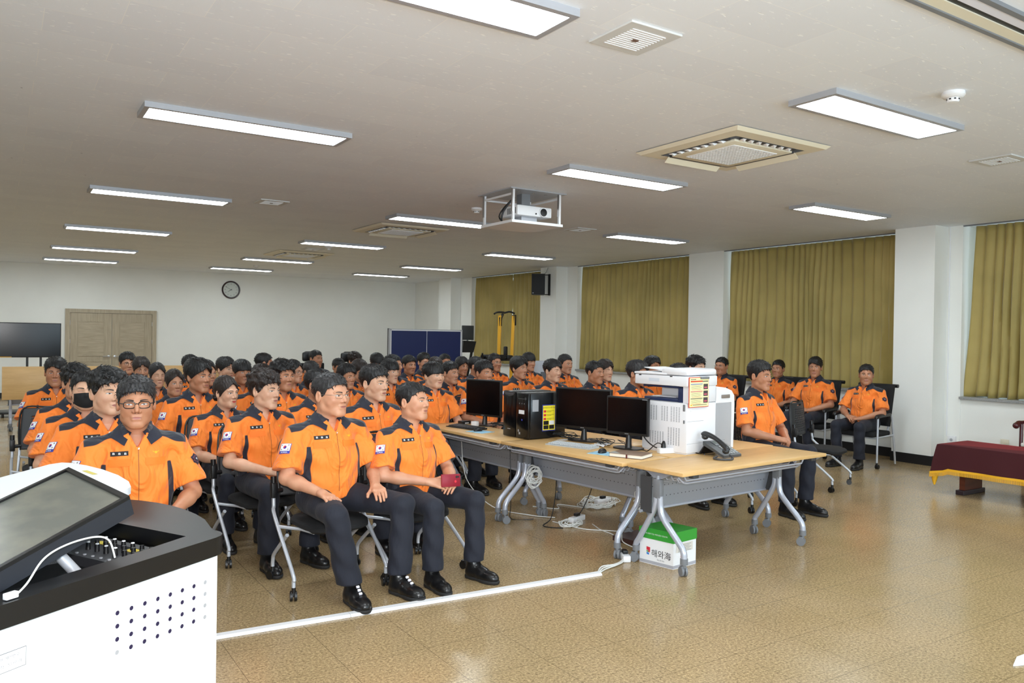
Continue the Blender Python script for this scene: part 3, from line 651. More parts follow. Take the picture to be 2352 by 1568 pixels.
def head_mesh(kind, lod, closed=False, smile=0.0, gaze=0.0):
    key = (kind, lod, closed, smile, gaze)
    if key in _heads: return _heads[key]
    v = HV[kind]; P, lo, h = grid((-.102, -.135, -.185), (.102, .135, .135), lod)
    V, Q = snet(head_sdf(P, v), lo, h)
    groups = [(V, Q, 0)]
    op = .15 if closed else 1.0; fem = kind == 'f'
    for s in (-1, 1):
        cx = s * .0325; W = .0150 + (.001 if fem else 0)
        def alm(hh, lift=0.0):
            def f(u, w):
                t = 2 * u - 1; x = cx + t * W; e = (1 - t * t) ** .6; up = hh * e; dn = -hh * .62 * e; z = .0015 + lift + s * t * .0014 + dn + (up - dn) * w; return x, z
            return f
        hgt = (.0052 if fem else .0043) * op
        groups.append((*decal(v, alm(hgt), 13, 5, .0006), 2))
        if not closed:
            ix = cx + gaze * .004; r = .0048
            def iris(u, w):
                t = 2 * u - 1; x = ix + t * r; e = np.sqrt(np.clip(1 - t * t, 0, 1)) * r; up = np.minimum(e, hgt * .98); dn = -np.minimum(e, hgt * .60); return x, .0015 + dn + (up - dn) * w
            groups.append((*decal(v, iris, 9, 4, .0011), 3))
        def lid(u, w):
            t = 2 * u - 1; x = cx + t * W * 1.08; e = (1 - t * t) ** .6; z = .0015 + s * t * .0014 + hgt * e + (w - .3) * (.0017 if not fem else .0024); return x, z
        groups.append((*decal(v, lid, 13, 3, .0014), 5))
        bt = .0042 if fem else .0062
        def brow(u, w):
            t = u; x = s * (.0135 + t * .037); z = .0205 + .0065 * np.sin(t * 2.1) - .004 * t + (w - .5) * bt * (1.05 - .75 * t ** 2); return x, z
        groups.append((*decal(v, brow, 12, 3, .0015), 1))
        def nost(u, w): return s * (.0068 + .0040 * (2 * u - 1)), -.0405 + .0016 * (2 * w - 1) * np.sqrt(np.clip(1 - (2 * u - 1) ** 2, 0, 1) + .02)
        groups.append((*decal(v, nost, 6, 3, .0006), 5))
    LW2 = .0215 + smile * .006
    def lip1(u, w): t = 2 * u - 1; e = (1 - np.abs(t) ** 1.6); cup = .0018 * np.exp(-(t / .22) ** 2); return t * LW2, -.0645 + smile * .007 * t * t + w * (.0068 * e - cup * e)
    def lip2(u, w): t = 2 * u - 1; e = (1 - np.abs(t) ** 2.0); return t * LW2 * .93, -.0645 + smile * .007 * t * t - w * .0082 * e
    groups.append((*decal(v, lip1, 15, 4, .0007), 4)); groups.append((*decal(v, lip2, 15, 4, .0007), 4))
    def line(u, w): t = 2 * u - 1; return t * LW2 * 1.04, -.0645 + smile * .007 * t * t + (w - .5) * .0013
    groups.append((*decal(v, line, 15, 2, .0014), 5))
    _heads[key] = groups; return groups

# ---------------------------------------------------------------- hair
def hair_mesh(style, kind='a', h=.0042):
    v = HV[kind]; w = v['w']; P, lo, h = grid((-.125, -.145, -.125), (.125, .165, .165), h); X, Y, Z = P
    th = np.degrees(np.arctan2(np.abs(X), -(Y - .01)))          # 0 front, 180 back
    tz = lambda pts: np.interp(th, [p[0] for p in pts], [p[1] for p in pts]).astype(f32)
    skull = smin(ell(P, (0, .022, .036), (.079 * w, .098, .086)), ell(P, (0, -.020, -.012), (.069 * w, .082, .088)), .03)
    strand = .0006 * np.sin(th * .8 + 7 * np.sin(Z * 33 + Y * 20) + X * 110) + .0006 * np.sin(X * 310 + Z * 120 + 4 * np.sin(Y * 45)) + .0006 * np.sin(Y * 190 + 5 * np.sin(X * 60))
    top = np.clip((Z - .02) / .09, 0, 1)
    if style == 'crop': t = .003 + .011 * top + .004 * np.clip(-Y / .1, 0, 1) * top; zl = tz([(0, .066), (28, .062), (40, .045), (52, .040), (62, .004), (78, -.012), (84, .018), (100, .022), (112, -.02), (140, -.052), (180, -.062)])
    elif style == 'fringe': t = .006 + .014 * top; zl = tz([(0, .040), (15, .036), (30, .040), (45, .034), (58, .018), (70, -.010), (80, -.014), (88, .012), (102, .014), (115, -.03), (140, -.056), (180, -.066)]) + .006 * np.sin(th * .55 + X * 60)
    elif style == 'side': t = .005 + .017 * top + .012 * np.exp(-((X - .03) / .03) ** 2) * np.clip(-Y / .08, 0, 1); zl = tz([(0, .058), (20, .052), (38, .036), (50, .030), (62, .002), (76, -.014), (84, .014), (100, .018), (112, -.025), (140, -.054), (180, -.064)]) - .014 * np.clip(X / .05, -1, 1) * np.exp(-(th / 45) ** 2)
    elif style == 'part': t = .009 + .016 * top + .008 * np.exp(-((np.abs(X) - .035) / .02) ** 2); zl = tz([(0, .074), (8, .066), (20, .046), (34, .030), (48, .014), (60, .000), (74, -.016), (82, -.012), (90, .006), (104, .006), (115, -.035), (140, -.060), (180, -.070)])
    elif style == 'curly': t = .008 + .024 * top + .0045 * np.sin(X * 95 + 3 * np.sin(Z * 40)) * np.sin(Y * 90 + 1 + 2 * np.sin(X * 50)) + .003 * np.sin(Z * 105 + X * 60); zl = tz([(0, .060), (30, .054), (45, .034), (62, .004), (78, -.010), (84, .016), (100, .02), (112, -.02), (140, -.05), (180, -.06)]) + .005 * np.sin(X * 190)
    elif style == 'bowl': t = .009 + .015 * top; zl = tz([(0, .026), (25, .024), (45, .018), (60, .002), (75, -.010), (85, -.004), (100, .000), (115, -.035), (140, -.058), (180, -.068)]) + .004 * np.sin(th * .8)
    elif style == 'up': t = .004 + .015 * top + .010 * np.clip(-Y / .09, 0, 1) * top; zl = tz([(0, .064), (30, .056), (44, .040), (56, .028), (66, -.004), (78, -.016), (84, .014), (100, .018), (112, -.022), (140, -.054), (180, -.064)])
    else: t = .007 + .009 * top - .004 * np.exp(-(X / .004) ** 2) * top; zl = tz([(0, .078), (10, .066), (24, .046), (40, .024), (54, .002), (68, -.022), (84, -.034), (98, -.030), (115, -.045), (140, -.062), (180, -.074)])
    d = skull - t - strand * (0.5 + top)
    k = 0.9
    d = smax(d, (zl - Z) * k + .001, .005)
    d = smax(d, -(skull + .004), .002)
    if style == 'bun':
        d = smin(d, ell(P, (0, .128, -.035), (.034, .026, .038)) + .0015 * np.sin(Z * 300), .012)
    if style == 'tied':
        d = smin(d, ell(P, (0, .122, .000), (.026, .022, .026)), .01); d = smin(d, cap(P, (0, .132, -.01), (0, .125, -.10), .020, .010), .012)
    V, Q = snet(d.astype(f32), lo, h)
    # short tapered locks over the shell give the outline and surface their texture
    rg = np.random.default_rng(len(style) * 7 + 1); c0 = np.array([0, .02, .03]); nl = 520 if style not in ('bun', 'tied') else 160
    idx = rg.choice(len(V), nl, replace=False); LV = [V]; LF = []; o = len(V)
    for i in idx:
        p = V[i].astype(float); n = (p - c0) / np.array([1, 1.2, 1]); n /= np.linalg.norm(n)
        if p[2] < .012: continue
        flow = np.array([.5 * p[0], -.5 if p[1] < .03 else .4, -.35]) if style in ('fringe', 'bowl', 'part') else np.array([.3 + p[0] * 3, -.35 if p[1] < .05 else .4, -.1 if p[2] > .06 else -.9])
        flow = flow + rg.normal(0, .35, 3); flow -= n * (flow @ n); flow /= np.linalg.norm(flow) + 1e-9; sd = np.cross(n, flow)
        lift = (.30 if style in ('crop', 'up', 'curly', 'side') else .12) * rg.uniform(.3, 1.2); L = rg.uniform(.012, .024) * (1.2 if style == 'curly' else 1); w_ = rg.uniform(.0018, .0034)
        if p[2] < .03: lift *= .25; L *= .7
        a = p - n * .004; m_ = p + flow * L * .5 + n * L * lift * .6; e = p + flow * L + n * L * (lift * .8)
        LV.append(np.array([a - sd * w_, a + sd * w_, a + n * w_ * 1.4, m_ - sd * w_ * .8, m_ + sd * w_ * .8, m_ + n * w_, e], f32))
        LF += [(0 + o, 3 + o, 5 + o, 2 + o), (2 + o, 5 + o, 4 + o, 1 + o), (1 + o, 4 + o, 3 + o, 0 + o), (3 + o, 6 + o, 5 + o, 5 + o), (5 + o, 6 + o, 4 + o, 4 + o)]; o += 7
    q4 = np.array([f for f in LF if len(set(f)) == 4]); t3 = np.array([(f[0], f[1], f[2]) for f in LF if len(set(f)) == 3])
    return np.concatenate(LV), [(Q, 0), (q4, 0), (t3, 0)]

# ---------------------------------------------------------------- poses
def basis(d, n):
    d = np.array(d, float); d /= np.linalg.norm(d); n = np.array(n, float); n -= d * (n @ d); n /= np.linalg.norm(n); return d, np.cross(d, n), n
def hand_arrays(wrist, d, n, side, curl, spread=1.0, thumb=40):
    """side=+1: thumb toward +lateral; n points away from the palm (back of the hand)"""
    P, lo, h = grid((-.085, -.03, -.10), (.085, .205, .05), .0036)       # x lateral, y forward, z back-of-hand
    lat = [(-.030, .078, .072), (-.0105, .084, .082), (.010, .083, .077), (.029, .074, .060)]
    if side > 0: lat = [(-x, a, b) for x, a, b in lat]   # index finger nearest the thumb
    d0 = cap(P, (0, -.02, 0), (0, .02, 0), .026, .027)
    for x, a, L in lat: d0 = smin(d0, cap(P, (x * .45, .012, 0), (x, a, .002), .0155, .0125), .012)
    for i, (x, a, L) in enumerate(lat):
        p = np.array([x, a, .002]); ang = 0
        for j, f in enumerate((.46, .30, .24)):
            ang += R(curl[j] + (2 * i if j == 0 else 0)); q = p + L * f * np.array([x * 1.2 * spread if j == 0 else 0, math.cos(ang), -math.sin(ang)])
            d0 = smin(d0, cap(P, p, q, .0094 - .0008 * j, .0088 - .0009 * j), .0035 if j == 0 else .0025); p = q
    s = 1 if side > 0 else -1; a = R(thumb)
    p0 = (s * .016, .012, -.004); p1 = (s * .040, .046, -.012); p2 = (s * (.040 + .034 * math.sin(a)), .046 + .034 * math.cos(a), -.018); p3 = (s * (.040 + .058 * math.sin(a * .8)), .046 + .060 * math.cos(a * .8), -.024)
    d0 = smin(d0, cap(P, p0, p1, .015, .0125), .012); d0 = smin(d0, cap(P, p1, p2, .0115, .0105), .004); d0 = smin(d0, cap(P, p2, p3, .0102, .0085), .003)
    V, Q = snet(d0.astype(f32), lo, h)
    D_, L_, N_ = basis(d, n); Mx = np.stack([L_, D_, N_], 1)
    if np.linalg.det(Mx) < 0: Q = Q[:, ::-1]
    return (V @ Mx.T + np.array(wrist)).astype(f32), Q
def finger_side(d, n, medial):
    """+1 when the lateral axis of basis(d, n) points to the medial (thumb) side"""
    return 1 if basis(d, n)[1] @ np.array(medial, float) > 0 else -1
POSE = {
 'thigh': dict(eR=(-.275, -.03, .702), eL=(.275, -.03, .702), wR=(-.175, -.25, .638), wL=(.165, -.25, .638), kR=(-.17, -.43), kL=(.25, -.42), aR=(-.06, -.42), aL=(.22, -.44), hR=((.18, -.95, -.22), (.1, -.25, 1)), hL=((-.20, -.95, -.22), (-.1, -.25, 1)), curl=(14, 22, 14)),
 'clasp': dict(eR=(-.27, -.05, .705), eL=(.27, -.05, .705), wR=(-.090, -.262, .652), wL=(.085, -.250, .632), kR=(-.16, -.43), kL=(.16, -.43), aR=(-.15, -.40), aL=(.15, -.40), hR=((.82, -.55, -.16), (.05, -.55, .85)), hL=((-.86, -.45, -.08), (-.1, -.35, .9)), curl=(34, 44, 30)),
 'phone': dict(eR=(-.27, -.05, .705), eL=(.265, -.05, .705), wR=(-.055, -.275, .672), wL=(.150, -.262, .640), kR=(-.13, -.43), kL=(.22, -.42), aR=(-.12, -.41), aL=(.21, -.43), hR=((.80, -.50, -.18), (-.15, -.75, .64)), hL=((-.72, -.62, -.05), (.2, -.3, .9)), curl=(16, 26, 20)),
 'apart': dict(eR=(-.275, -.02, .702), eL=(.275, -.02, .702), wR=(-.15, -.235, .645), wL=(.15, -.235, .645), kR=(-.18, -.42), kL=(.18, -.42), aR=(-.16, -.36), aL=(.16, -.40), hR=((.42, -.86, -.2), (.1, -.25, 1)), hL=((-.42, -.86, -.2), (-.1, -.25, 1)), curl=(24, 30, 20)),
}
SH = .196
def seg(a, b, t): return tuple(a[i] + (b[i] - a[i]) * t for i in range(3))
_pose = {}
def pose_data(name):
    if name in _pose: return _pose[name]
    p = POSE[name]; out = {}
    sR, sL = (-SH, .045, .957), (SH, .045, .957)
    hipR, hipL = (-.09, .03, .545), (.09, .03, .545); kR, kL = (*p['kR'], .535), (*p['kL'], .535); aR, aL = (*p['aR'], .10), (*p['aL'], .10)
    # continuous skin body (arms, neck stump, trunk, legs)
    P, lo, h = grid((-.36, -.50, .04), (.36, .20, 1.15), .010)
    d = cap(P, (0, .035, .60), (0, .04, .92), .105, .115, 1.3)
    d = smin(d, cap(P, (-.15, .045, .96), (.15, .045, .96), .045), .04); d = smin(d, cap(P, (0, .045, .98), (0, .028, 1.13), .060, .052), .03)
    for s, e, w in ((sR, p['eR'], p['wR']), (sL, p['eL'], p['wL'])):
        d = smin(d, cap(P, s, e, .048, .041), .03); d = smin(d, cap(P, e, seg(e, w, .35), .041, .041), .015); d = smin(d, cap(P, seg(e, w, .3), w, .041, .027), .02)
    for hp, k, a in ((hipR, kR, aR), (hipL, kL, aL)):
        d = smin(d, cap(P, hp, k, .070, .050), .03); d = smin(d, cap(P, k, a, .050, .036), .02)
    body = [snet(d.astype(f32), lo, h)]
    for w, (hd, hn), med in ((p['wR'], p['hR'], (1, 0, 0)), (p['wL'], p['hL'], (-1, 0, 0))):
        body.append(hand_arrays(w, hd, hn, finger_side(hd, hn, med), p['curl']))
    out['body'] = body
    # shirt
    P, lo, h = grid((-.365, -.20, .53), (.365, .215, 1.10), .0075); X, Y, Z = P
    def torso(P):
        X, Y, Z = P
        t = cap(P, (0, .012, .60), (0, .010, .78), .182, .176, 1.34)
        t = smin(t, cap(P, (0, .020, .80), (0, .035, .92), .176, .160, 1.36), .04)
        t = smin(t, cap(P, (-.150, .045, .956), (.150, .045, .956), .062), .06)
        t = smin(t, cap(P, (0, .045, .985), (0, .038, 1.05), .092, .060), .05)
        return t
    def sleeves(P, full=False):
        r = None
        for s, e in ((sR, p['eR']), (sL, p['eL'])):
            q = seg(s, e, .82); c = cap(P, s, q, .064, .080, 1.0)
            dv = np.array(e) - np.array(s); dv = dv / np.linalg.norm(dv)
            pl = (P[0] - q[0]) * dv[0] + (P[1] - q[1]) * dv[1] + (P[2] - q[2]) * dv[2]
            c = np.maximum(c, pl) if not full else c; r = c if r is None else np.minimum(r, c)
        return r
    def shirt(P):
        X, Y, Z = P; t, s = torso(P), sleeves(P)
        d = smin(t, s, .028)
        w = np.clip((.88 - Z) / .2, 0, 1)
        d = d + .0035 * np.sin(26 * (Z + .55 * np.abs(X)) + 3 * np.sin(11 * X + 1)) * np.clip((np.abs(X) - .06) / .1, 0, 1)
        d = d + .0045 * np.sin(46 * Z + 7 * np.sin(9 * X + 2) + 5 * Y) * w + .0035 * np.sin(30 * X + 22 * Z + 3 * np.sin(14 * Z)) * (.4 + .6 * w) + .002 * np.sin(60 * X - 35 * Z)
        hem = (.585 - .045 * np.clip(-Y / .14, -1, 1) * (1 - np.clip(np.abs(X) / .12, 0, 1))) - Z
        vee = np.maximum(np.maximum(np.abs(X) - np.clip(Z - .962, 0, 1) * .50, Y - .03), .968 - Z)      # open neck
        d = smax(d, -vee, .004); d = smax(d, -cap(P, (0, .040, 1.0), (0, .034, 1.2), .055), .004)
        return smax(d, hem.astype(f32), .008)
    V, Q = snet(shirt(P).astype(f32), lo, h)
    Pv = (V[:, 0], V[:, 1], V[:, 2]); ax = np.abs(V[:, 0]); z = V[:, 2]; y = V[:, 1]
    dt, ds = torso(Pv), sleeves(Pv, True)
    front = 1.026 - .36 * (ax - .07) + .004 * np.sin(ax * 60); yk = np.where(y < .05, z - front, z - (.955 - .05 * (ax / .2)))
    yk = np.minimum(yk, .240 - ax)
    side = np.minimum(np.minimum(ax - (.140 + .10 * np.clip(.80 - z, 0, .05)), .885 - z), np.minimum(.085 - y, ds - dt - .004))
    out['shirt'] = (V, Q, np.maximum(yk, side))
    out['shirt_sdf'] = shirt
    # trousers
    P, lo, h = grid((-.36, -.53, .10), (.36, .20, .70), .010); X, Y, Z = P
    d = ell(P, (0, .035, .575), (.175, .130, .125))
    for hp, k, a in ((hipR, kR, aR), (hipL, kL, aL)):
        d = smin(d, cap(P, hp, k, .096, .068), .035)
        fold = .0035 * np.sin(38 * Z + 9 * X + 3 * np.sin(20 * Y))
        c = cap(P, k, (a[0], a[1], .02), .066, .070) + fold; d = smin(d, c, .012)
    d = d + .0035 * np.sin(34 * Y + 16 * X + 2 * np.sin(25 * X)) * np.clip((Z - .45) / .1, 0, 1)
    d = smax(d, (.125 - Z).astype(f32), .004)
    out['trousers'] = snet(d.astype(f32), lo, h)
    out['ank'] = (aR, aL)
    _pose[name] = out; return out
def shoe_mesh():
    P, lo, h = grid((-.075, -.235, -.01), (.075, .09, .19), .0055); X, Y, Z = P
    d = cap(P, (0, .030, .044), (0, -.055, .046), .042, .044); d = smin(d, ell(P, (0, -.125, .036), (.047, .085, .044)), .03)
    d = smin(d, cap(P, (0, .012, .06), (0, .018, .165), .047, .043), .03); d = smin(d, cap(P, (0, -.02, .085), (0, -.075, .06), .026, .03), .03)
    d = smax(d, -Z + .018, .004); d = smax(d, Z - .162, .004)
    V, Q = snet(d.astype(f32), lo, h); up = np_mesh('boot_upper', V, [(Q, 0)], [M_BOOT])
    d = smin(cap(P, (0, .034, .02), (0, -.03, .02), .044), ell(P, (0, -.118, .02), (.051, .098, .05)), .02); d = smax(smax(d, Z - .026, .003), -Z + .001, .002)
    d = smax(d, -cap((X, Y, Z), (-.1, -.04, -.004), (.1, -.04, -.004), .012), .003)
    V, Q = snet(d.astype(f32), lo, h); return up, np_mesh('boot_sole', V, [(Q, 0)], [M_SOLE])
BOOT_U, BOOT_S = shoe_mesh()

# collar, tags: laid on the shirt surface by marching along a direction
def march(sdf, O, Dv, L=.25, n=80):
    O = np.asarray(O, f32); Dv = np.asarray(Dv, f32); t = np.linspace(0, L, n, dtype=f32); P = O[:, None, :] + Dv[:, None, :] * t[None, :, None]
    F = sdf((P[..., 0], P[..., 1], P[..., 2])); neg = F < 0; hit = neg.any(1); k = np.clip(np.argmax(neg, 1), 1, n - 1); r = np.arange(len(O))
    a, b = F[r, k - 1], F[r, k]; tt = t[k - 1] + (t[k] - t[k - 1]) * a / (a - b + 1e-9); tt = np.where(hit, tt, L); return O + Dv * tt[:, None], hit
def patch(mb, sdf, c, ux, uz, dirn, sx, sz, off=.0015, poly=None, nu=7, nw=6, th=0.0):
    """conforming rectangle (or polygon) around c, axes ux, uz, projected along dirn onto the cloth"""
    c, ux, uz, dirn = [np.array(q, float) for q in (c, ux, uz, dirn)]
    if poly is None:
        uu, ww = np.meshgrid(np.linspace(-1, 1, nu), np.linspace(-1, 1, nw), indexing='ij'); A, B = uu.ravel() * sx, ww.ravel() * sz
        a = (np.arange(nu - 1)[:, None] * nw + np.arange(nw - 1)).ravel(); F = np.stack([a, a + nw, a + nw + 1, a + 1], 1).tolist()
    else:
        A = np.array([p[0] for p in poly]) * sx; B = np.array([p[1] for p in poly]) * sz; F = [tuple(range(len(poly)))]
    O = c + A[:, None] * ux + B[:, None] * uz - dirn * .10; Pp, hit = march(sdf, O, np.repeat(dirn[None], len(O), 0)); Pp = Pp - dirn * off
    mb.add(Pp.tolist(), F)
def disc(n=16, r0=0.0, a0=0, a1=360): return [(math.cos(R(a0 + (a1 - a0) * k / n)), math.sin(R(a0 + (a1 - a0) * k / n))) for k in range(n + (0 if a1 - a0 >= 360 else 1))]
_trim = {}
def trim_data(pose):
    if pose in _trim: return _trim[pose]
    pd = pose_data(pose); sdf = pd['shirt_sdf']; p = POSE[pose]; T = {}
    F = (0, 1, 0); X = (1, 0, 0); Z = (0, 0, 1)
    b = MB(); patch(b, sdf, (-.083, -.1, .938), (1, 0, .06), Z, F, .040, .0115, .0022); b.mi = 1
    for gx in (-.026, 0, .026):
        for (sx, sz, w, hh) in ((0, .003, .004, .0012), (-.003, 0, .0012, .004), (.003, -.001, .0012, .003), (0, -.004, .005, .001)):
            patch(b, sdf, (-.083 + gx + sx, -.1, .9385 + sz), X, Z, F, w, hh, .0034, nu=2, nw=2)
    T['name_tag'] = b.mesh('name_tag', [M_TAG, M_FLAGW], 60)
    b = MB()
    for s in (-1, 1):
        patch(b, sdf, (.085, -.1, .940), X, Z, F, 1, 1, .0024, poly=[(0, -.006), (s * .005, -.001), (s * .019, .007), (s * .012, -.001), (s * .006, -.004)])
    patch(b, sdf, (.085, -.1, .937), X, Z, F, .0045, .006, .0026, nu=3, nw=3); T['chest_emblem'] = b.mesh('chest_emblem', [M_YEL], 0)
    b = MB()
    for s in (-1, 1):
        patch(b, sdf, (s * .083, -.1, .893), (1, 0, s * -.06), Z, F, .048, .018, .0036, nu=9, nw=4)
    T['pocket_flap'] = b
    flaps = []
    for s in (-1, 1):
        q = MB(); patch(q, sdf, (s * .083, -.1, .893), (1, 0, s * -.06), Z, F, .048, .018, .0036, nu=9, nw=4)
        # give the flap a rim so that it casts its small shadow
        n0 = len(q.v); rim = [q.v[i * 4] for i in range(9)] + [q.v[(8) * 4 + j] for j in range(1, 4)] + [q.v[i * 4 + 3] for i in range(7, -1, -1)] + [q.v[j] for j in (2, 1)]
        low = [(v[0], v[1] + .0036, v[2]) for v in rim]; m = len(rim)
        q.add(rim + low, [(i, (i + 1) % m, m + (i + 1) % m, m + i) for i in range(m)])
        flaps.append(q.mesh('pocket_flap', [M_ORANGE], 30))
    T['flaps'] = flaps
    b = MB(); patch(b, sdf, (0.002, -.1, .79), X, Z, F, .0015, .185, .0012, nu=2, nw=26); b.mi = 1; patch(b, sdf, (0.002, -.1, .968), X, Z, F, .004, .009, .004, nu=2, nw=3)
    T['zipper'] = b.mesh('zipper', [M_SEAM, M_ZIP], 0)
    # flag patch on the right sleeve (person's right = -x), badge on the left sleeve
    for nm, s, e in (('R', (-SH, .045, .957), p['eR']), ('L', (SH, .045, .957), p['eL'])):
        s, e = np.array(s), np.array(e); ax = (e - s) / np.linalg.norm(e - s); sg = -1 if nm == 'R' else 1
        out = np.array([sg * .80, -.58, .06]); out -= ax * (out @ ax); out /= np.linalg.norm(out); lat = -np.cross(out, -ax)
        c = s + ax * .112; dr = -out
        if nm == 'R':
            b = MB(); patch(b, sdf, c, lat, -ax, dr, .034, .032, .0018); b.mi = 1; patch(b, sdf, c + ax * .0245, lat, -ax, dr, .034, .0080, .0026, nw=3)
            b.mi = 0; c2 = c - ax * .0075; b.mi = 4; patch(b, sdf, c2, lat, -ax, dr, .031, .0225, .0026, nw=4)
            b.mi = 2; patch(b, sdf, c2, lat, -ax, dr, .0105, .0105, .0034, poly=disc(14, 0, 0, 180)); b.mi = 1; patch(b, sdf, c2, lat, -ax, dr, .0105, .0105, .0034, poly=disc(14, 0, 180, 360))
            b.mi = 2; patch(b, sdf, c2 - lat * .0052, lat, -ax, dr, .0052, .0052, .0040, poly=disc(12)); b.mi = 1; patch(b, sdf, c2 + lat * .0052, lat, -ax, dr, .0052, .0052, .0040, poly=disc(12))
            b.mi = 3
            for (qx, qz) in ((-.021, .0135), (.021, .0135), (-.021, -.0135), (.021, -.0135)):
                al = math.atan2(qz, qx) + PI / 2; l2 = lat * math.cos(al) - ax * math.sin(al); w2 = np.cross(l2, out)
                for k in (-1, 0, 1): patch(b, sdf, c2 + lat * qx - ax * qz + w2 * k * .0026, l2, w2, dr, .0042, .0008, .0036, nu=2, nw=2)
            b.mi = 4; ct = c + ax * .0245
            vs, fs = text_arrays('KOREA', .0135)
            O = np.array([ct + lat * v[0] - ax * v[1] - dr * .1 for v in vs]); Pp, _ = march(sdf, O, np.repeat(dr[None], len(O), 0)); b.add((Pp - dr * .0034).tolist(), fs)
            T['flag'] = b.mesh('shoulder_patch', [M_FLAGW, M_BLUE, M_RED, M_TAG, M_FLAGW], 60)
            me = T['flag']; me.materials[0] = M_BLUE
        else:
            b = MB(); hexa = []
            for k in range(12): r = 1.0 if k % 2 == 0 else .80; hexa.append((r * math.cos(PI / 2 + k * PI / 6), r * math.sin(PI / 2 + k * PI / 6)))
            patch(b, sdf, c, lat, -ax, dr, .034, .034, .0030, poly=hexa); b.mi = 1; patch(b, sdf, c, lat, -ax, dr, .025, .025, .0040, poly=hexa); b.mi = 0; patch(b, sdf, c, lat, -ax, dr, .015, .015, .0048, poly=disc(16)); b.mi = 2
            patch(b, sdf, c, lat, -ax, dr, 1, 1, .0056, poly=[(-.009, .002), (-.002, .007), (.009, .003), (.003, 0), (.008, -.006), (-.003, -.004)]); T['badge'] = b.mesh('fire_badge', [M_NAVY, M_MAROON, M_PINK], 0)
    # collar: stand around the neck, falling leaf with two points
    b = MB(); n = 36; rows = []
    for k in range(n + 1):
        a = R(-158 + 316 * k / n) ; ph = a       # 0 = back, +-158 near front
        t = abs(math.degrees(a)) / 158; cy = .038; s_, c_ = math.sin(a), math.cos(a)
        r0 = .062; top = (r0 * s_, cy + r0 * 1.02 * c_ - .006 * t, 1.090 - .050 * t ** 2); mid = (r0 * 1.15 * s_, cy + r0 * 1.18 * c_ - .010 * t, 1.096 - .054 * t ** 2)
        e = t ** 5; rr = .094 + .012 * t
        low = np.array([rr * s_ * (1 + .95 * e), cy + rr * 1.02 * c_ - .035 * e - .012 * t, 1.050 - .026 * t - .066 * e])
        g = np.array([0, 0, 0]); rows.append((top, mid, tuple(low)))
    vs = [q for r in rows for q in r]
    fs = []
    for k in range(n):
        a = k * 3; fs += [(a, a + 3, a + 4, a + 1), (a + 1, a + 4, a + 5, a + 2)]
    b.add(vs, fs); me = b.mesh('collar', [M_NAVY], 60)
    # press the leaf onto the cloth from outside
    co = np.array([v.co[:] for v in me.vertices]); low = co[2::3]; cen = np.array([0, .038, 1.06]); F_ = sdf((low[:, 0].astype(f32), low[:, 1].astype(f32), low[:, 2].astype(f32)))
    dirs = low - cen; dirs /= np.linalg.norm(dirs, axis=1)[:, None]; low = low + dirs * np.clip(.011 - F_, -.06, .06)[:, None]; co[2::3] = low; me.vertices.foreach_set('co', co.astype(f32).ravel())
    T['collar'] = me
    b = MB(); vs = []
    for i in range(13):
        a = R(-62 + 124 * i / 12)
        for j in range(5): zz = .955 + (.052 + .012 * (abs(i - 6) / 6) ** 2) * j / 4; vs.append((.067 * math.sin(a), .045 - (.074 - .012 * j / 4) * math.cos(a), zz))
    b.add(vs, [(i * 5 + j, (i + 1) * 5 + j, (i + 1) * 5 + j + 1, i * 5 + j + 1) for i in range(12) for j in range(4)]); T['under'] = b.mesh('undershirt', [M_UNDER], 60)
    _trim[pose] = T; return T
def glasses_mesh(style, w):
    b = MB(); hw, hh, r = ((.0250, .0165, .0023) if style == 'rect' else (.0215, .019, .0013) if style == 'round' else (.0235, .0135, .0011))
    y = -.1035
    for s in (-1, 1):
        cx = s * .0325; pts = []
        for k in range(20):
            a = 2 * PI * k / 20; e = 3.2 if style != 'round' else 2.0
            ca, sa = math.cos(a), math.sin(a); q = (abs(ca) ** e + abs(sa) ** e) ** (-1 / e); x = cx + hw * ca * q; pts.append((x, y + .006 * ((x / .055) ** 2), .000 + hh * sa * q))
        b.tube(pts, r, 6, closed=True)
        ex = s * (.0325 + hw); b.tube([(ex, y + .006, .006), (s * .076 * w, -.080, .008), (s * .083 * w, -.01, .008), (s * .083 * w, .012, .004), (s * .082 * w, .026, -.014)], r, 6)
    b.tube([(-.0325 + hw, y + .001, .004), (0, y - .004, .007), (.0325 - hw, y + .001, .004)], r, 6)
    return b.mesh('glasses', [M_FRAMEG if style == 'thin' else M_FRAMEB], 60)
def mask_mesh():
    b = MB(); v = HV['b']; nu, nw = 19, 11; vs = []
    for i in range(nu):
        for j in range(nw):
            u = -1 + 2 * i / (nu - 1); w = -1 + 2 * j / (nw - 1); x = .071 * u; z = -.056 + .050 * w * (1 - .35 * u * u) + .010 * u * u
            y0 = project_y(v, np.array([x], f32), np.array([z], f32))[0]; y = min(y0 - .003, -.118 + .55 * abs(u) ** 2.2 * .1 + .012 * w * w) if abs(u) < .95 else y0 - .003
            vs.append((x, y, z))
    b.add(vs, [(i * nw + j, (i + 1) * nw + j, (i + 1) * nw + j + 1, i * nw + j + 1) for i in range(nu - 1) for j in range(nw - 1)])
    for s in (-1, 1):
        for z in (-.02, -.085): b.tube([(s * .07, -.045, z), (s * .08, .0, z * .5), (s * .088, .02, -.005)], .0016, 5)
    return b.mesh('face_mask', [mat('black_face_mask', srgb(14, 14, 16), .8)], 60)

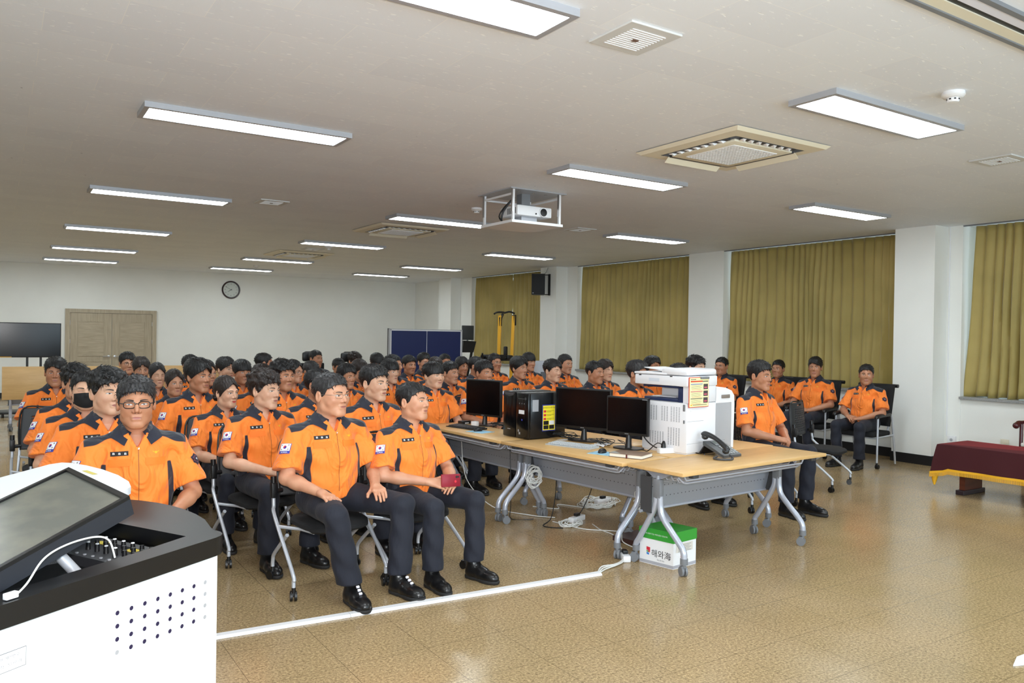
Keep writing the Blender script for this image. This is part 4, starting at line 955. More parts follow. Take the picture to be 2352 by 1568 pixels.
_hairc = {}; _meshc = {}
def person(x, y, s, byaw, hyaw, label, head='a', hair='crop', hcol='black', skin='mid', pose='clasp', lod=.0046, glasses=None, badge=False, closed=False, smile=0.0, gaze=0.0, tilt=0.0, mask=False, fem=False, wide=1.0, group=None, under=False, tagged=True):
    """x,y: hip position; s: size; byaw: where the body faces (0 = toward the camera wall); hyaw: extra turn of the head"""
    t = thing('person', label, 'person', (x, y, 0), R(byaw)); t.scale = (s * wide, s, s)
    pd = pose_data(pose); T = trim_data(pose)
    hc = np.array([0, .004, 1.190]); piv = np.array([0, .03, -.06])
    a = R(hyaw); ti = R(tilt); Rz = np.array([[math.cos(a), -math.sin(a), 0], [math.sin(a), math.cos(a), 0], [0, 0, 1]]); Rx = np.array([[1, 0, 0], [0, math.cos(ti), -math.sin(ti)], [0, math.sin(ti), math.cos(ti)]])
    RR = Rz @ Rx; hs = 1.05
    Vs = []; parts = []; o = 0
    for V, Q in pd['body']: Vs.append(V); parts.append((Q + o, 0)); o += len(V)
    for V, Q, m in head_mesh(head, lod, closed, smile, gaze):
        W = ((V * hs - piv) @ RR.T + piv + hc); Vs.append(W.astype(f32)); parts.append((Q + o, m)); o += len(V)
    me = np_mesh('body', np.concatenate(Vs), parts, [SKIN[skin], M_BROW, M_EYEW, M_IRIS, M_LIPR if (fem and smile) else M_LIP, M_LID])
    link('body', me, t)
    hk = (hair, head, hcol)
    if hk not in _hairc:
        V, Q = hair_mesh(hair, head); _hairc[hk] = np_mesh('hair', V, Q, [HAIRM[hcol]])
    Mh = Matrix(RR.tolist()).to_4x4(); Mh = Matrix.Translation(Vector(hc + piv - RR @ piv)) @ Mh @ Matrix.Scale(hs, 4)
    ho = link('hair', _hairc[hk], t); ho.matrix_local = Mh
    if glasses:
        gk = ('g', glasses, head)
        if gk not in _meshc: _meshc[gk] = glasses_mesh(glasses, HV[head]['w'])
        g = link('glasses', _meshc[gk], t); g.matrix_local = Mh
    if mask: g = link('face_mask', mask_mesh(), t); g.matrix_local = Mh
    if ('s', pose) not in _meshc:
        V, Q, yk = pd['shirt']; _meshc[('s', pose)] = np_mesh('shirt', V, [(Q, 0)], [M_SHIRT], {'yoke': yk})
        V, Q = pd['trousers']; _meshc[('t', pose)] = np_mesh('trousers', V, [(Q, 0)], [M_TROUS])
    sh = link('shirt', _meshc[('s', pose)], t)
    link('collar', T['collar'], sh)
    if under: link('undershirt', T['under'], sh)
    link('name_tag', T['name_tag'], sh); link('chest_emblem', T['chest_emblem'], sh); link('shoulder_patch', T['flag'], sh); link('zipper', T['zipper'], sh)
    link('shoulder_badge', T['badge'], sh)
    for q in T['flaps']: link('pocket_flap', q, sh)
    link('trousers', _meshc[('t', pose)], t)
    for (ax, ay, az), sg in zip(pd['ank'], (-1, 1)):
        bo = link('boot', BOOT_U, t, loc=(ax, ay - .01, 0), rot=R(sg * 7)); link('sole', BOOT_S, bo)
    return t
# ================================================================== CHAIRS
M_TUBE = mat('silver_chair_tube', srgb(196, 200, 208), .28, .35); M_CASTER = mat('black_caster', srgb(16, 16, 18), .35); M_MESHB = mat('charcoal_plastic_back', srgb(44, 45, 48), .5)
M_CUSH = mat('black_seat_cloth', srgb(20, 20, 22), .85, bump=(200, .3))
def caster(x, y, m, parent, r=.030, ang=0.0, nm='caster', mat2=None):
    b = MB(); b.T = Matrix.Translation((x, y, 0)) @ Matrix.Rotation(ang, 4, 'Z')
    for s in (-1, 1): b.cyl((s * .006, .012, r), (s * .021, .012, r), r, n=20)
    b.box(-.019, .019, -.006, .030, r * 1.0, r * 2.15, .004); b.cyl((0, 0, r * 1.9), (0, 0, r * 3.1), .013, n=14); b.T = None
    return b.obj(nm, m, parent)
def make_chair():
    t = thing('mesh_back_chair', '', 'chair')
    b = MB()      # seat: rounded cushion
    o = [(.225 * math.copysign(abs(math.cos(a)) ** .6, math.cos(a)), -.02 + .225 * math.copysign(abs(math.sin(a)) ** .6, math.sin(a))) for a in [2 * PI * k / 32 for k in range(32)]]
    vs = []; rows = [(.90, .395), (1.0, .41), (1.0, .432), (.93, .446), (.6, .448)]
    for k, z in rows: vs += [(x * k, -.02 + (y + .02) * k, z - (.012 if y < -.15 and k > .8 else 0)) for x, y in o]
    n = 32; b.add(vs, [(i * n + k, i * n + (k + 1) % n, (i + 1) * n + (k + 1) % n, (i + 1) * n + k) for i in range(4) for k in range(n)] + [tuple(range(n - 1, -1, -1)), tuple(4 * n + k for k in range(n))])
    b.obj('seat', M_CUSH, t)
    for s in (-1, 1):
        b = MB(); b.tube([(s * .285, .215, .60), (s * .287, .205, .51), (s * .295, .165, .445), (s * .322, -.19, .17), (s * .325, -.215, .12), (s * .325, -.218, .075)], .0125, 12, smooth=4); fr = b.obj('front_leg', M_TUBE, t)
        caster(s * .325, -.218, M_CASTER, fr, .028, .3 * s)
        b = MB(); b.tube([(s * .262, .04, .345), (s * .258, .25, .185), (s * .256, .285, .13), (s * .256, .287, .075)], .0125, 12, smooth=4); rr = b.obj('rear_leg', M_TUBE, t)
        caster(s * .256, .287, M_CASTER, rr, .028, -.4 * s)
        b = MB(); b.tube([(s * .300, .10, .395), (s * .19, -.02, .385), (s * .17, -.16, .388)], .011, 10); b.obj('seat_rail', M_TUBE, t)
        b = MB(); b.tube([(s * .285, .21, .585), (s * .285, .222, .70)], .019, 14); b.obj('sleeve', M_BLACK, t)
    b = MB(); b.tube([(-.19, .02, .384), (.19, .02, .384)], .011, 10); b.obj('crossbar', M_TUBE, t)
    b = MB()      # perforated shell back
    def bp(u, z): return (u, .235 + .10 * (z - .55) - .045 * math.cos(u * 5.6) + .045, z)
    rows = 14; cols = 12; z0, z1 = .56, .93; w0 = .225
    def W(z): return w0 - .012 * ((z - .56) / .37) ** 2 * 2
    def strip(p, q, hw, axis):
        pass
    nx, nz = 25, 30; g = {}
    for i in range(nx + 1):
        for j in range(nz + 1):
            z = z0 + (z1 - z0) * j / nz; u = -W(z) + 2 * W(z) * i / nx; g[(i, j)] = bp(u, z)
    vs = []; ix = {}
    for k, p in g.items(): ix[k] = len(vs); vs.append(p)
    fs = []
    for i in range(nx):
        for j in range(nz):
            hole = (i % 2 == 1 and j % 2 == 1 and 4 <= i <= nx - 4 and 3 <= j <= nz - 6) or (9 <= i <= 15 and nz - 3 <= j <= nz - 3)
            if not hole: fs.append((ix[(i, j)], ix[(i + 1, j)], ix[(i + 1, j + 1)], ix[(i, j + 1)]))
    b.add(vs, fs); me = b.mesh('backrest', [M_MESHB], 60); bo = link('backrest', me, t); md = bo.modifiers.new('thickness', 'SOLIDIFY'); md.thickness = .008; md.offset = 0
    b = MB(); pts = [bp(-W(z0), z0 + .02), bp(-W(z0) - .004, .75), bp(-W(z1) + .01, z1), bp(0, z1 + .006), bp(W(z1) - .01, z1), bp(W(z0) + .004, .75), bp(W(z0), z0 + .02)]; b.tube(pts, .008, 8, smooth=5)
    for s in (-1, 1): b.box(s * .285 - .02 if s > 0 else -.305, .305 if s > 0 else -.265, .19, .235, .56, .66, .006); b.tube([(s * .285, .22, .6), (s * .22, .235, .60)], .016, 8)
    b.obj('back_bracket', M_BLACK, t)
    return t
_chair0 = make_chair(); _ch = [0]
def chair(x, y, rz, label, group='grey-legged chairs of the audience'):
    o = _chair0 if _ch[0] == 0 else copy_tree(_chair0); _ch[0] += 1
    o.location = (x, y, 0); o.rotation_euler = (0, 0, R(rz)); o['label'] = label; o['category'] = 'chair'; o['group'] = group; return o
def make_armchair():
    t = thing('padded_armchair', '', 'armchair')
    b = MB(); b.box(-.25, .25, -.25, .22, .40, .465, .022); b.obj('seat', M_CUSH, t)
    b = MB(); vs = []; n = 10
    for j in range(9):
        z = .52 + .54 * j / 8
        for i in range(n + 1): u = -.24 + .48 * i / n; vs.append((u, .22 + .12 * (j / 8) + .05 * (u / .24) ** 2 * -1 + .03, z))
    b.add(vs, [(j * (n + 1) + i, j * (n + 1) + i + 1, (j + 1) * (n + 1) + i + 1, (j + 1) * (n + 1) + i) for j in range(8) for i in range(n)])
    me = b.mesh('backrest', [M_CUSH], 60); o = link('backrest', me, t); md = o.modifiers.new('thickness', 'SOLIDIFY'); md.thickness = .035; md.offset = 0
    b = MB(); b.tube([(-.27, .37, 1.05), (.27, .37, 1.05)], .024, 12); b.obj('top_roll', M_BLACK, t)
    for s in (-1, 1):
        b = MB(); b.tube([(s * .285, -.24, .645), (s * .285, -.20, .675), (s * .285, .12, .685)], [.022, .028, .022], 12, smooth=4); b.obj('armrest', M_BLACK, t)
        b = MB(); b.tube([(s * .285, -.20, .66), (s * .285, -.21, .075)], .013, 12); l = b.obj('front_leg', M_TUBE, t); caster(s * .285, -.21, M_CASTER, l, .026)
        b = MB(); b.tube([(s * .285, .10, .68), (s * .285, .18, .62), (s * .27, .32, .02)], .013, 12, smooth=4); b.obj('rear_leg', M_TUBE, t)
        b = MB(); b.tube([(s * .285, -.20, .40), (s * .28, .22, .41)], .010, 10); b.obj('side_rail', M_TUBE, t)
    b = MB(); b.tube([(-.285, -.20, .39), (.285, -.20, .39)], .010, 10); b.tube([(-.28, .2, .40), (.28, .2, .40)], .010, 10); b.tube([(-.2, .22, .42), (-.2, .30, .60), (-.2, .33, .8)], .012, 8); b.tube([(.2, .22, .42), (.2, .30, .60), (.2, .33, .8)], .012, 8); b.obj('seat_frame', M_TUBE, t)
    return t
_arm0 = make_armchair(); _ac = [0]
def armchair(x, y, rz, label):
    o = _arm0 if _ac[0] == 0 else copy_tree(_arm0); _ac[0] += 1
    o.location = (x, y, 0); o.rotation_euler = (0, 0, R(rz)); o['label'] = label; o['group'] = 'black armchairs along the window wall'; return o
def make_office():
    t = thing('office_chair', '', 'office chair')
    b = MB(); b.box(-.25, .25, -.25, .24, .44, .51, .025); b.obj('seat', M_CUSH, t)
    b = MB(); b.box(-.22, .22, .24, .28, .56, 1.13, .018); b.obj('backrest', M_CUSH, t)
    b = MB(); b.box(-.14, .14, .21, .28, 1.18, 1.33, .030); b.tube([(0, .27, 1.1), (0, .28, 1.22)], .015); b.obj('headrest', M_BLACK, t)
    b = MB(); b.cyl((0, 0, .10), (0, 0, .44), .03); b.obj('gas_lift', M_BLACK, t)
    for k in range(5):
        a = 2 * PI * k / 5; b = MB(); b.tube([(0, 0, .12), (.28 * math.cos(a), .28 * math.sin(a), .075)], [.022, .015], 8); l = b.obj('base_arm', M_BLACK, t); caster(.28 * math.cos(a), .28 * math.sin(a), M_CASTER, l, .025, a)
    b = MB()
    for s in (-1, 1): b.tube([(s * .26, .05, .47), (s * .29, .05, .64)], .014); b.box(s * .29 - .03, s * .29 + .03, -.12, .13, .64, .67, .008)
    b.obj('armrest', M_BLACK, t); return t
_of = make_office()
for k, (x, y, l) in enumerate([(4.50, 12.95, 'black high-back office chair by the far wall, behind the man with the buzz cut'), (5.12, 12.75, 'black office chair with headrest right of the tousle-haired man in the back row')]):
    o = _of if k == 0 else copy_tree(_of); o.location = (x, y, 0); o['label'] = l; o['group'] = 'black office chairs in the back row'

# ================================================================== FOLDING TABLES
M_TLEG = mat('silver_grey_table_leg', srgb(184, 188, 200), .26, .35); M_PANEL = mat('grey_steel_panel', srgb(158, 162, 172), .42, .3)
def folding_table(name, L, label, loc, rz, flip=False, inset=(.03, .03), group='folding training tables', Dp=.52):
    t = thing(name, label, 'table', loc, R(rz), group); h = .72; hl = L / 2; hd = Dp / 2
    top = MB()
    if not flip: top.box(-hl, hl, -hd, hd, h - .026, h, .003)
    else: top.box(-hl, hl, -.20, -.174, .50, 1.03, .003)
    to = top.obj('tabletop', M_WOODTOP, t, 30)
    for s, ins in ((-1, inset[0]), (1, inset[1])):
        x = s * (hl - ins)
        b = MB(); b.box(x - .022, x + .022, -.035, .035, .50, .64, .010); bx = b.obj('leg_joint', M_GREYP, t, 30)
        b = MB(); b.cyl((x - s * .0, 0, .63), (x, 0, .665), .018); b.prism([(-.13, .690), (.13, .690), (.09, .675), (.04, .645), (-.04, .645), (-.10, .675)], x - .010, x + .010, lambda a, z, hh: (hh, a, z)); b.obj('tilt_bracket', M_PANEL, t, 30)
        b = MB(); b.tube([(x, -.018, .52), (x, -.024, .43), (x, -.06, .355), (x, -.20, .22), (x, -.240, .165), (x, -.245, .10)], .0225, 14, smooth=5); l = b.obj('front_leg', M_TLEG, t); b = MB(); b.cyl((x, -.245, .085), (x, -.245, .125), .027); b.obj('leg_cap', M_GREYP, l)
        caster(x, -.245, M_GREYP, l, .034, .4 * s)
        b = MB(); b.tube([(x, .018, .52), (x, .035, .42), (x, .165, .20), (x, .205, .14), (x, .207, .10)], .0215, 14, smooth=5); l = b.obj('rear_leg', M_TLEG, t); b = MB(); b.cyl((x, .207, .085), (x, .207, .125), .026); b.obj('leg_cap', M_GREYP, l)
        caster(x, .207, M_GREYP, l, .034, -.4 * s)
    xa_, xb_ = -(hl - inset[0]), hl - inset[1]
    if not flip:
        b = MB()
        b.tube([(xa_ + .02, -.165, .670), (xa_ + .03, -.205, .640), (xa_ + .05, -.21, .636), (xb_ - .05, -.21, .636), (xb_ - .03, -.205, .640), (xb_ - .02, -.165, .670)], .0075, 8)
        for (y, z) in ((-.235, .662), (-.17, .640), (-.12, .645), (-.06, .645)): b.tube([(xa_ + .0, y, z + .028), (xa_ + .02, y, z), (xb_ - .02, y, z), (xb_, y, z + .028)], .0065, 8)
        b.obj('wire_shelf', M_TLEG, t)
        b = MB()
        for s in (-1, 1): b = MB(); b.box(s * (hl - .16) - .03, s * (hl - .16) + .03, -.245, -.20, .668, .694, .004); b.obj('tilt_latch', M_DKGREY, t)
    # perforated modesty panel, leaning, hung between the legs
    b = MB(); x0, x1 = xa_ - .02, xb_ + .02; py = -.085; nx = int((x1 - x0) / .018); rows = 14
    zt, zb, yt, yb = .65, .40, .065, .125
    def pp(x, r): return (x, yt + (yb - yt) * r, zt + (zb - zt) * r)
    vs = []; ix = {}
    for i in range(nx + 1):
        for j in range(rows + 1): ix[(i, j)] = len(vs); vs.append(pp(x0 + (x1 - x0) * i / nx, j / rows))
    fs = [(ix[(i, j)], ix[(i + 1, j)], ix[(i + 1, j + 1)], ix[(i, j + 1)]) for i in range(nx) for j in range(rows)]
    b.add(vs, fs); me = b.mesh('modesty_panel', [M_PANEL], 0); po = link('modesty_panel', me, t); md = po.modifiers.new('thickness', 'SOLIDIFY'); md.thickness = .002
    b = MB()
    for r in (.32, .66):
        k = 0; x = x0 + .05
        while x < x1 - .03:
            p = pp(x, r); b.add([(p[0] + .0042 * math.cos(a), p[1] - .0028, p[2] + .0042 * math.sin(a)) for a in [PI * 2 * q / 8 for q in range(8)]], [tuple(range(8))]); x += .043
    b.obj('perforation', M_BLACK, po, 0)
    b = MB(); b.tube([pp(x0 - .03, 1.03), pp(x1 + .03, 1.03)], .011, 10); b.tube([pp(x0, .22), pp(x1, .22)], .0045, 6); b.obj('panel_rail', M_TLEG, t)
    for x in (x0 - .012, x1): b = MB(); b.box(x, x + .012, .04, .14, zb - .01, zt); b.obj('panel_end', M_DKGREY, t, 0)
    return t
def at(loc, rz, x, y): a = R(rz); return (loc[0] + x * math.cos(a) - y * math.sin(a), loc[1] + x * math.sin(a) + y * math.cos(a))
# front table A: its front-left corner at (3.955, 3.925)
def table_at(corner, rz, L, which, **k):
    hl, hd = L / 2, .26; dx, dy = {'fl': (hl, hd), 'fr': (-hl, hd), 'bl': (hl, -hd), 'br': (-hl, -hd)}[which]
    c = at((corner[0], corner[1]), rz, dx, dy); return folding_table('folding_table', L, loc=(c[0], c[1], 0), rz=rz, **k)
TZ = .72
tA = table_at((3.955, 3.925), 4.6, 1.785, 'fl', label='beech folding table nearest the camera, with the telephone on it', inset=(.045, .30))
tB = table_at((3.872, 4.46), -84.2, 1.45, 'fr', label='beech folding table under the two right-hand monitors, along the left edge', inset=(.05, .05))
tA2 = table_at((4.42, 4.50), 4.6, 1.32, 'fl', label='beech folding table under the white printer, behind the telephone table')
tC = table_at((3.725, 5.925), -87.5, 1.45, 'fr', label='farther beech folding table with the black keyboard and first monitor')
tB2 = table_at((4.80, 6.50), 96.0, 1.35, 'fr', label='beech folding table behind the computer tower, mostly hidden')
# rear tables, folded up
folding_table('folding_table', 1.80, 'folded beech table at far left with its top tipped upright', (0.97, 15.2, 0), 0, True, (.12, .12), 'tipped-up folding tables')
folding_table('folding_table', 1.60, 'folded beech table with upright top, behind the women at left', (2.80, 15.2, 0), 0, True, (.12, .12), 'tipped-up folding tables')

# ================================================================== THINGS ON THE TABLES
def monitor(label, loc, rz, W, H, zc, foot='tee', lean=0.0):
    t = thing('computer_monitor', label, 'monitor', (*loc, TZ), R(rz)); z0 = zc - TZ - H / 2
    def px(x, y, z): return Vector((x, y - math.tan(R(lean)) * (z - z0), z))
    b = MB(); b.box(-W / 2, W / 2, -.012, .022, z0, z0 + H, .005); b.box(-W * .3, W * .3, .022, .045, z0 + .05, z0 + H - .07, .01); fr = b.obj('bezel', M_BLACK, t, 30)
    b = MB(); b.box(-W / 2 + .014, W / 2 - .014, -.0138, -.0120, z0 + .022, z0 + H - .014); b.obj('screen', M_SCREEN, t, 0)
    b = MB(); b.box(-.02, .02, .015, .04, z0 - .10, z0 + .08, .004) if foot != 'arc' else b.tube([(0, .02, .015), (.0, .03, z0 - .02), (0, .03, z0 + .06)], [.028, .020, .02], 10, smooth=3); b.obj('neck', M_BLACK, t, 30)
    b = MB()
    o = [(.13 * math.copysign(abs(math.cos(a)) ** .55, math.cos(a)) * (1.15 if foot == 'arc' else 1), .02 + .085 * math.copysign(abs(math.sin(a)) ** .75, math.sin(a))) for a in [2 * PI * k / 28 for k in range(28)]]
    b.prism(o, 0.001, .012); b.tube([(0, .02, .01), (0, .02, z0)], [.03, .018], 10) if z0 > .02 else None; b.obj('foot', M_BLACK, t, 30)
    b = MB(); b.box(-.018, .018, -.0145, -.0125, z0 + .007, z0 + .013); b.obj('maker_mark', M_GREYP, t, 0)
    return t
def hdist(): pass
monitor('black monitor on the farther table, seen beside the man holding a phone', (4.20, 7.00), -72, .47, .375, 1.005, 'tee')
m2 = monitor('widest black monitor, standing between the computer towers and the smaller monitor', (4.38, 5.58), -68, .57, .36, 1.01, 'arc')
m3 = monitor('black monitor beside the white printer, nearest the camera', (4.41, 5.02), -73, .40, .315, .995, 'tee')
b = MB(); b.box(.145, .192, -.0150, -.0125, .415, .423); b.obj('sticker', M_GREYP, m3, 0)

def tower(label, loc, rz, W, H, Dp, kind):
    t = thing('computer_tower', label, 'computer', (*loc, TZ), R(rz))
    b = MB(); b.box(-W / 2, W / 2, -Dp / 2 + .03, Dp / 2, .005, H, .006); b.obj('case', mat('glossy_black_case', srgb(14, 15, 18), .25), t, 30)
    b = MB(); b.box(-W / 2 - .002, W / 2 + .002, -Dp / 2, -Dp / 2 + .035, .004, H + .002, .010); f = b.obj('front_panel', mat('glossy_black_front', srgb(10, 10, 12), .16), t, 30); y = -Dp / 2
    if kind == 0:
        b = MB(); b.prism([(-W / 2 + .006, H - .004), (W / 2 - .006, H - .004), (W / 2 - .03, H - .034), (0, H - .048), (-W / 2 + .03, H - .034)], y - .003, y + .002, lambda a, z, h: (a, h, z)); b.obj('control_panel', M_DKGREY, f, 0)
        b = MB()
        for k in range(6): b.cyl((-.05 + .02 * k, y - .003, H - .022), (-.05 + .02 * k, y - .006, H - .022), .003, n=8)
        b.obj('button', M_GREYP, f, 0)
        b = MB(); add_text(b, 'Tarantula', .014, lambda a, c: (a * 1.0, y - .0015, .075 + c)) if False else b.box(-.022, .022, y - .0015, y - .0005, .072, .078); b.obj('maker_mark', M_ALU, f, 0)
    else:
        b = MB(); b.box(-.045, .035, y - .0012, y + .001, H - .190, H - .155); b.obj('white_sticker', M_WHITE, f, 0)
        b = MB(); b.cyl((.052, y - .004, H - .05), (.052, y + .002, H - .05), .012); b.obj('power_button', M_DKGREY, f)
        b = MB()
        for k in range(5): b.box(-.05 + .018 * k, -.044 + .018 * k, y - .0012, y, H - .056, H - .050)
        for k in range(3): b.box(-.04 + .035 * k, -.032 + .035 * k, y - .0012, y, H - .100, H - .092)
        b.obj('port', M_GREYP, f, 0)
        b = MB(); b.box(-.006, .010, y - .0012, y, .165, .180); b.obj('blue_mark', M_BLUE, f, 0)
        b = MB(); b.box(-.055, -.042, y - .0012, y, .062, .082); b.box(-.042, -.022, y - .0012, y, .040, .060); b.obj('small_sticker', M_ALU, f, 0)
        x = W / 2
        b = MB(); b.box(x, x + .0012, y + .05, y + .12, H - .165, H - .060); b.obj('serial_label', M_ALU, t, 0)
        b = MB(); b.mi = 0; b.box(x, x + .0010, y + .165, y + .320, H - .345, H - .108); b.mi = 1; b.box(x + .001, x + .0018, y + .172, y + .313, H - .338, H - .116)
        b.mi = 2
        for k in range(3): b.box(x + .0018, x + .0024, y + .180, y + .208, H - .178 - .034 * k, H - .158 - .034 * k)
        b.mi = 3
        b.box(x + .0018, x + .0024, y + .180, y + .238, H - .290, H - .254); b.box(x + .0018, x + .0024, y + .180, y + .238, H - .330, H - .294); b.box(x + .0018, x + .0024, y + .246, y + .304, H - .330, H - .294)
        b.mi = 4; b.box(x + .0018, x + .0024, y + .246, y + .304, H - .290, H - .254)
        b.mi = 3; add_text(b, '"음주운전 꼭 나쁜 만남"', .0155, lambda a, c: (x + .0026, y + .2425 + a, H - .136 + c))
        for k in range(3):
            for q in range(2): b.box(x + .0018, x + .0022, y + .214, y + (.300 - .03 * q), H - .166 - .034 * k - .008 * q, H - .1635 - .034 * k - .008 * q)
        b.obj('warning_sticker', [M_BLUE, mat('sticker_yellow', srgb(240, 222, 50), .5), M_RED, M_BLACK, M_WHITE], t, 0)
    return t
tower('black computer tower with a curved grey control panel, left of the stickered one', (4.165, 6.15), -86, .185, .42, .42, 0)
tower('black computer tower with the yellow warning sticker on its side', (4.185, 5.955), -86, .175, .415, .44, 1)
def keyboard(label, loc, rz, c, key):
    t = thing('keyboard', label, 'keyboard', (*loc, TZ), R(rz)); b = MB(); b.prism([(-.075, .008), (.075, .018), (.075, .002), (-.075, .001)], -.225, .225, lambda a, z, h: (h, a, z)); b.obj('body', c, t, 20)
    b = MB()
    for r in range(5):
        y = -.055 + r * .024
        for k in range(18): x = -.205 + k * .0232; b.box(x, x + .019, y, y + .019, .010 + (y + .075) / .15 * .010, .018 + (y + .075) / .15 * .010)
    o = b.obj('keys', key, t, 0); o['kind'] = 'stuff'; return t
keyboard('light grey keyboard in front of the widest monitor', (4.085, 5.35), -72, mat('light_grey_keyboard', srgb(176, 180, 182), .5), mat('light_grey_keys', srgb(190, 194, 196), .55))
keyboard('black keyboard on the farther table beside the seated front-row man', (3.93, 6.88), -78, M_BLACK, M_DKGREY)
def mouse(label, loc, rz):
    t = thing('computer_mouse', label, 'mouse', (*loc, TZ + .004), R(rz)); b = MB(); b.sphere((0, 0, .004), 1, 20, 12, (.032, .055, .032)); b.v = [(v[0], v[1], max(v[2], 0.0)) for v in b.v]; b.obj('shell', M_BLACK, t)
    b = MB(); b.cyl((-.004, -.028, .026), (.004, -.028, .026), .008, n=12); b.obj('scroll_wheel', M_DKGREY, t); return t
mouse('black mouse on the blue pad beside the notebook', (4.07, 4.93), -60); mouse('black mouse beside the black keyboard', (3.90, 6.60), -70)
M_PAD = mat('printed_mouse_pad', srgb(150, 196, 222), .6, noise=(14, .35))
for (x, y, r, l) in ((4.07, 4.90, -70, 'blue printed mouse pad beside the brown notebook'), (3.90, 6.56, -75, 'blue printed mouse pad beside the black keyboard')):
    b = MB(); b.box(-.11, .11, -.09, .09, 0, .003); o = b.obj('mouse_pad', M_PAD, None, 0, label=l, cat='mouse pad', loc=(x, y, TZ + .0005), rot=R(r), group='mouse pads')
t = thing('notebook', 'brown leather ring notebook with a grey corner on the near table', 'notebook', (4.15, 4.68, TZ), R(24))
b = MB(); b.box(-.105, .105, -.14, .14, .001, .005, .002); b.box(-.105, .105, -.14, .14, .028, .032, .002); b.obj('cover', mat('brown_leather', srgb(122, 98, 80), .55), t, 30)
b = MB(); b.box(-.098, .100, -.134, .134, .005, .028); b.obj('pages', mat('paper_pages', srgb(232, 228, 216), .8), t, 0)
b = MB(); b.prism([(-.104, .04), (-.104, .139), (.0, .139)], .032, .0328); b.obj('corner_panel', mat('grey_leather', srgb(150, 150, 146), .55), t, 0)
b = MB(); b.box(-.112, -.106, -.02, -.008, .0, .031, .001); b.obj('strap', mat('maroon_strap', srgb(90, 30, 30), .5), t, 0)
b = MB(); b.box(-.05, .05, -.035, .035, 0, .0015); b.obj('paper_note', M_WHITE, None, 0, label='small white paper slip beside the computer tower', cat='paper', loc=(4.27, 5.72, TZ + .0005), rot=R(10))
b = MB(); vs = []
for i in range(6):
    for j in range(5): vs.append((-.09 + .036 * i, -.06 + .03 * j, .004 + .012 * abs(math.sin(i * 1.7 + j * 2.3))))
b.add(vs, [(i * 5 + j, (i + 1) * 5 + j, (i + 1) * 5 + j + 1, i * 5 + j + 1) for i in range(5) for j in range(4)]); b.obj('crumpled_paper', M_WHITE, None, 20, label='crumpled white paper between the two right monitors', cat='paper', loc=(4.33, 5.27, TZ), rot=R(30))
# printer
M_PRN = mat('printer_white', srgb(228, 228, 232), .4); M_PRNB = mat('printer_navy', srgb(30, 42, 78), .4); M_SEAMG = mat('grey_gap', srgb(120, 122, 128), .6)
pr = thing('multifunction_printer', 'tall white multifunction printer with a yellow notice taped on its side', 'printer', (4.59, 4.52, TZ), R(8.0)); pr.scale = (.87, 1, .755)
b = MB(); b.box(0, .72, 0, .46, .012, .545, .018); b.obj('lower_body', M_PRN, pr, 30)
b = MB(); b.box(.02, .60, .02, .44, 0, .02); b.obj('foot_frame', M_PRN, pr, 0)
b = MB(); b.box(.03, .44, .0, .10, .545, .72, .004); b.box(.30, .44, .10, .46, .545, .72, .004); b.obj('side_pillar', M_PRN, pr, 30)
b = MB(); b.prism([(.0, .545), (.18, .545), (.18, .60), (.02, .60)], .0, .0, lambda a, z, h: (a, z, h)) if False else b.box(.04, .30, .10, .47, .545, .585, .012); b.box(.028, .045, .06, .11, .545, .715, .004); b.box(.028, .045, .06, .47, .695, .715, .004); b.obj('output_tray', M_PRNB, pr, 30)
b = MB(); b.box(.10, .28, .18, .42, .586, .592); b.obj('paper_stack', M_WHITE, pr, 0)
b = MB(); b.box(-.015, .455, -.005, .53, .72, .828, .010); sc = b.obj('scanner', M_PRN, pr, 30)
b = MB(); b.box(-.015, .455, -.005, .26, .832, .905, .028); b.box(-.015, .44, .2, .54, .832, .855, .008); b.obj('document_feeder', M_PRN, pr, 30)
b = MB(); b.prism([(.24, .868), (.47, .898), (.47, .905), (.24, .880)], .04, .36, lambda a, z, h: (h, a, z)); b.obj('paper_ramp', M_PRN, pr, 0)
b = MB()
b.box(.43, .74, .0, .44, .03, .0, 0) if False else None
vs2 = [(.44, .02), (.74, .02), (.752, .50), (.745, .60), (.70, .655), (.60, .69), (.44, .71)]
b.prism([(x, z) for x, z in vs2], .0, .45, lambda a, z, h: (a, h, z)); b.obj('side_door', M_PRN, pr, 30)
b = MB(); b.box(.53, .66, -.010, .0, .575, .615, .004); b.obj('door_handle', mat('handle_grey_brown', srgb(128, 118, 110), .5), pr, 30)  # grey-brown handle on the white side door
b = MB()
b.box(.0, .25, -.0012, .0, .350, .3525); b.box(.0, .60, -.0012, 0, .115, .1165); b.box(.44, .442, -.0012, 0, .55, .70); b.box(.0, .44, -.0012, 0, .540, .5425); b.obj('panel_gap', M_SEAMG, pr, 0)
b = MB(); b.box(.045, .062, -.0025, 0, .455, .490, .001); b.obj('latch', M_PRN, pr, 30)
b = MB()
for (ya, yb, za, zb) in ((.30, .37, .34, .50), (.19, .28, .34, .50), (.07, .17, .34, .50), (.23, .38, .09, .22), (.07, .20, .09, .28)):
    y = ya
    while y < yb - .012:
        z = za
        while z < zb: b.box(-.0012, .001, y, y + .012, z, z + .0042); z += .0095
        y += .026
o = b.obj('vent_slot', M_SEAMG, pr, 0); o['kind'] = 'stuff'
b = MB(); b.box(-.016, .0, .405, .450, .215, .262, .004); b.obj('power_socket', M_BLACK, pr, 30)
b = MB(); b.box(-.001, .012, .0, .0, 0, 0) if False else b.box(-.010, .002, .018, .036, .46, .53, .003); b.box(-.008, .002, .02, .034, .33, .365, .003); b.obj('side_port', M_GREYP, pr, 30)
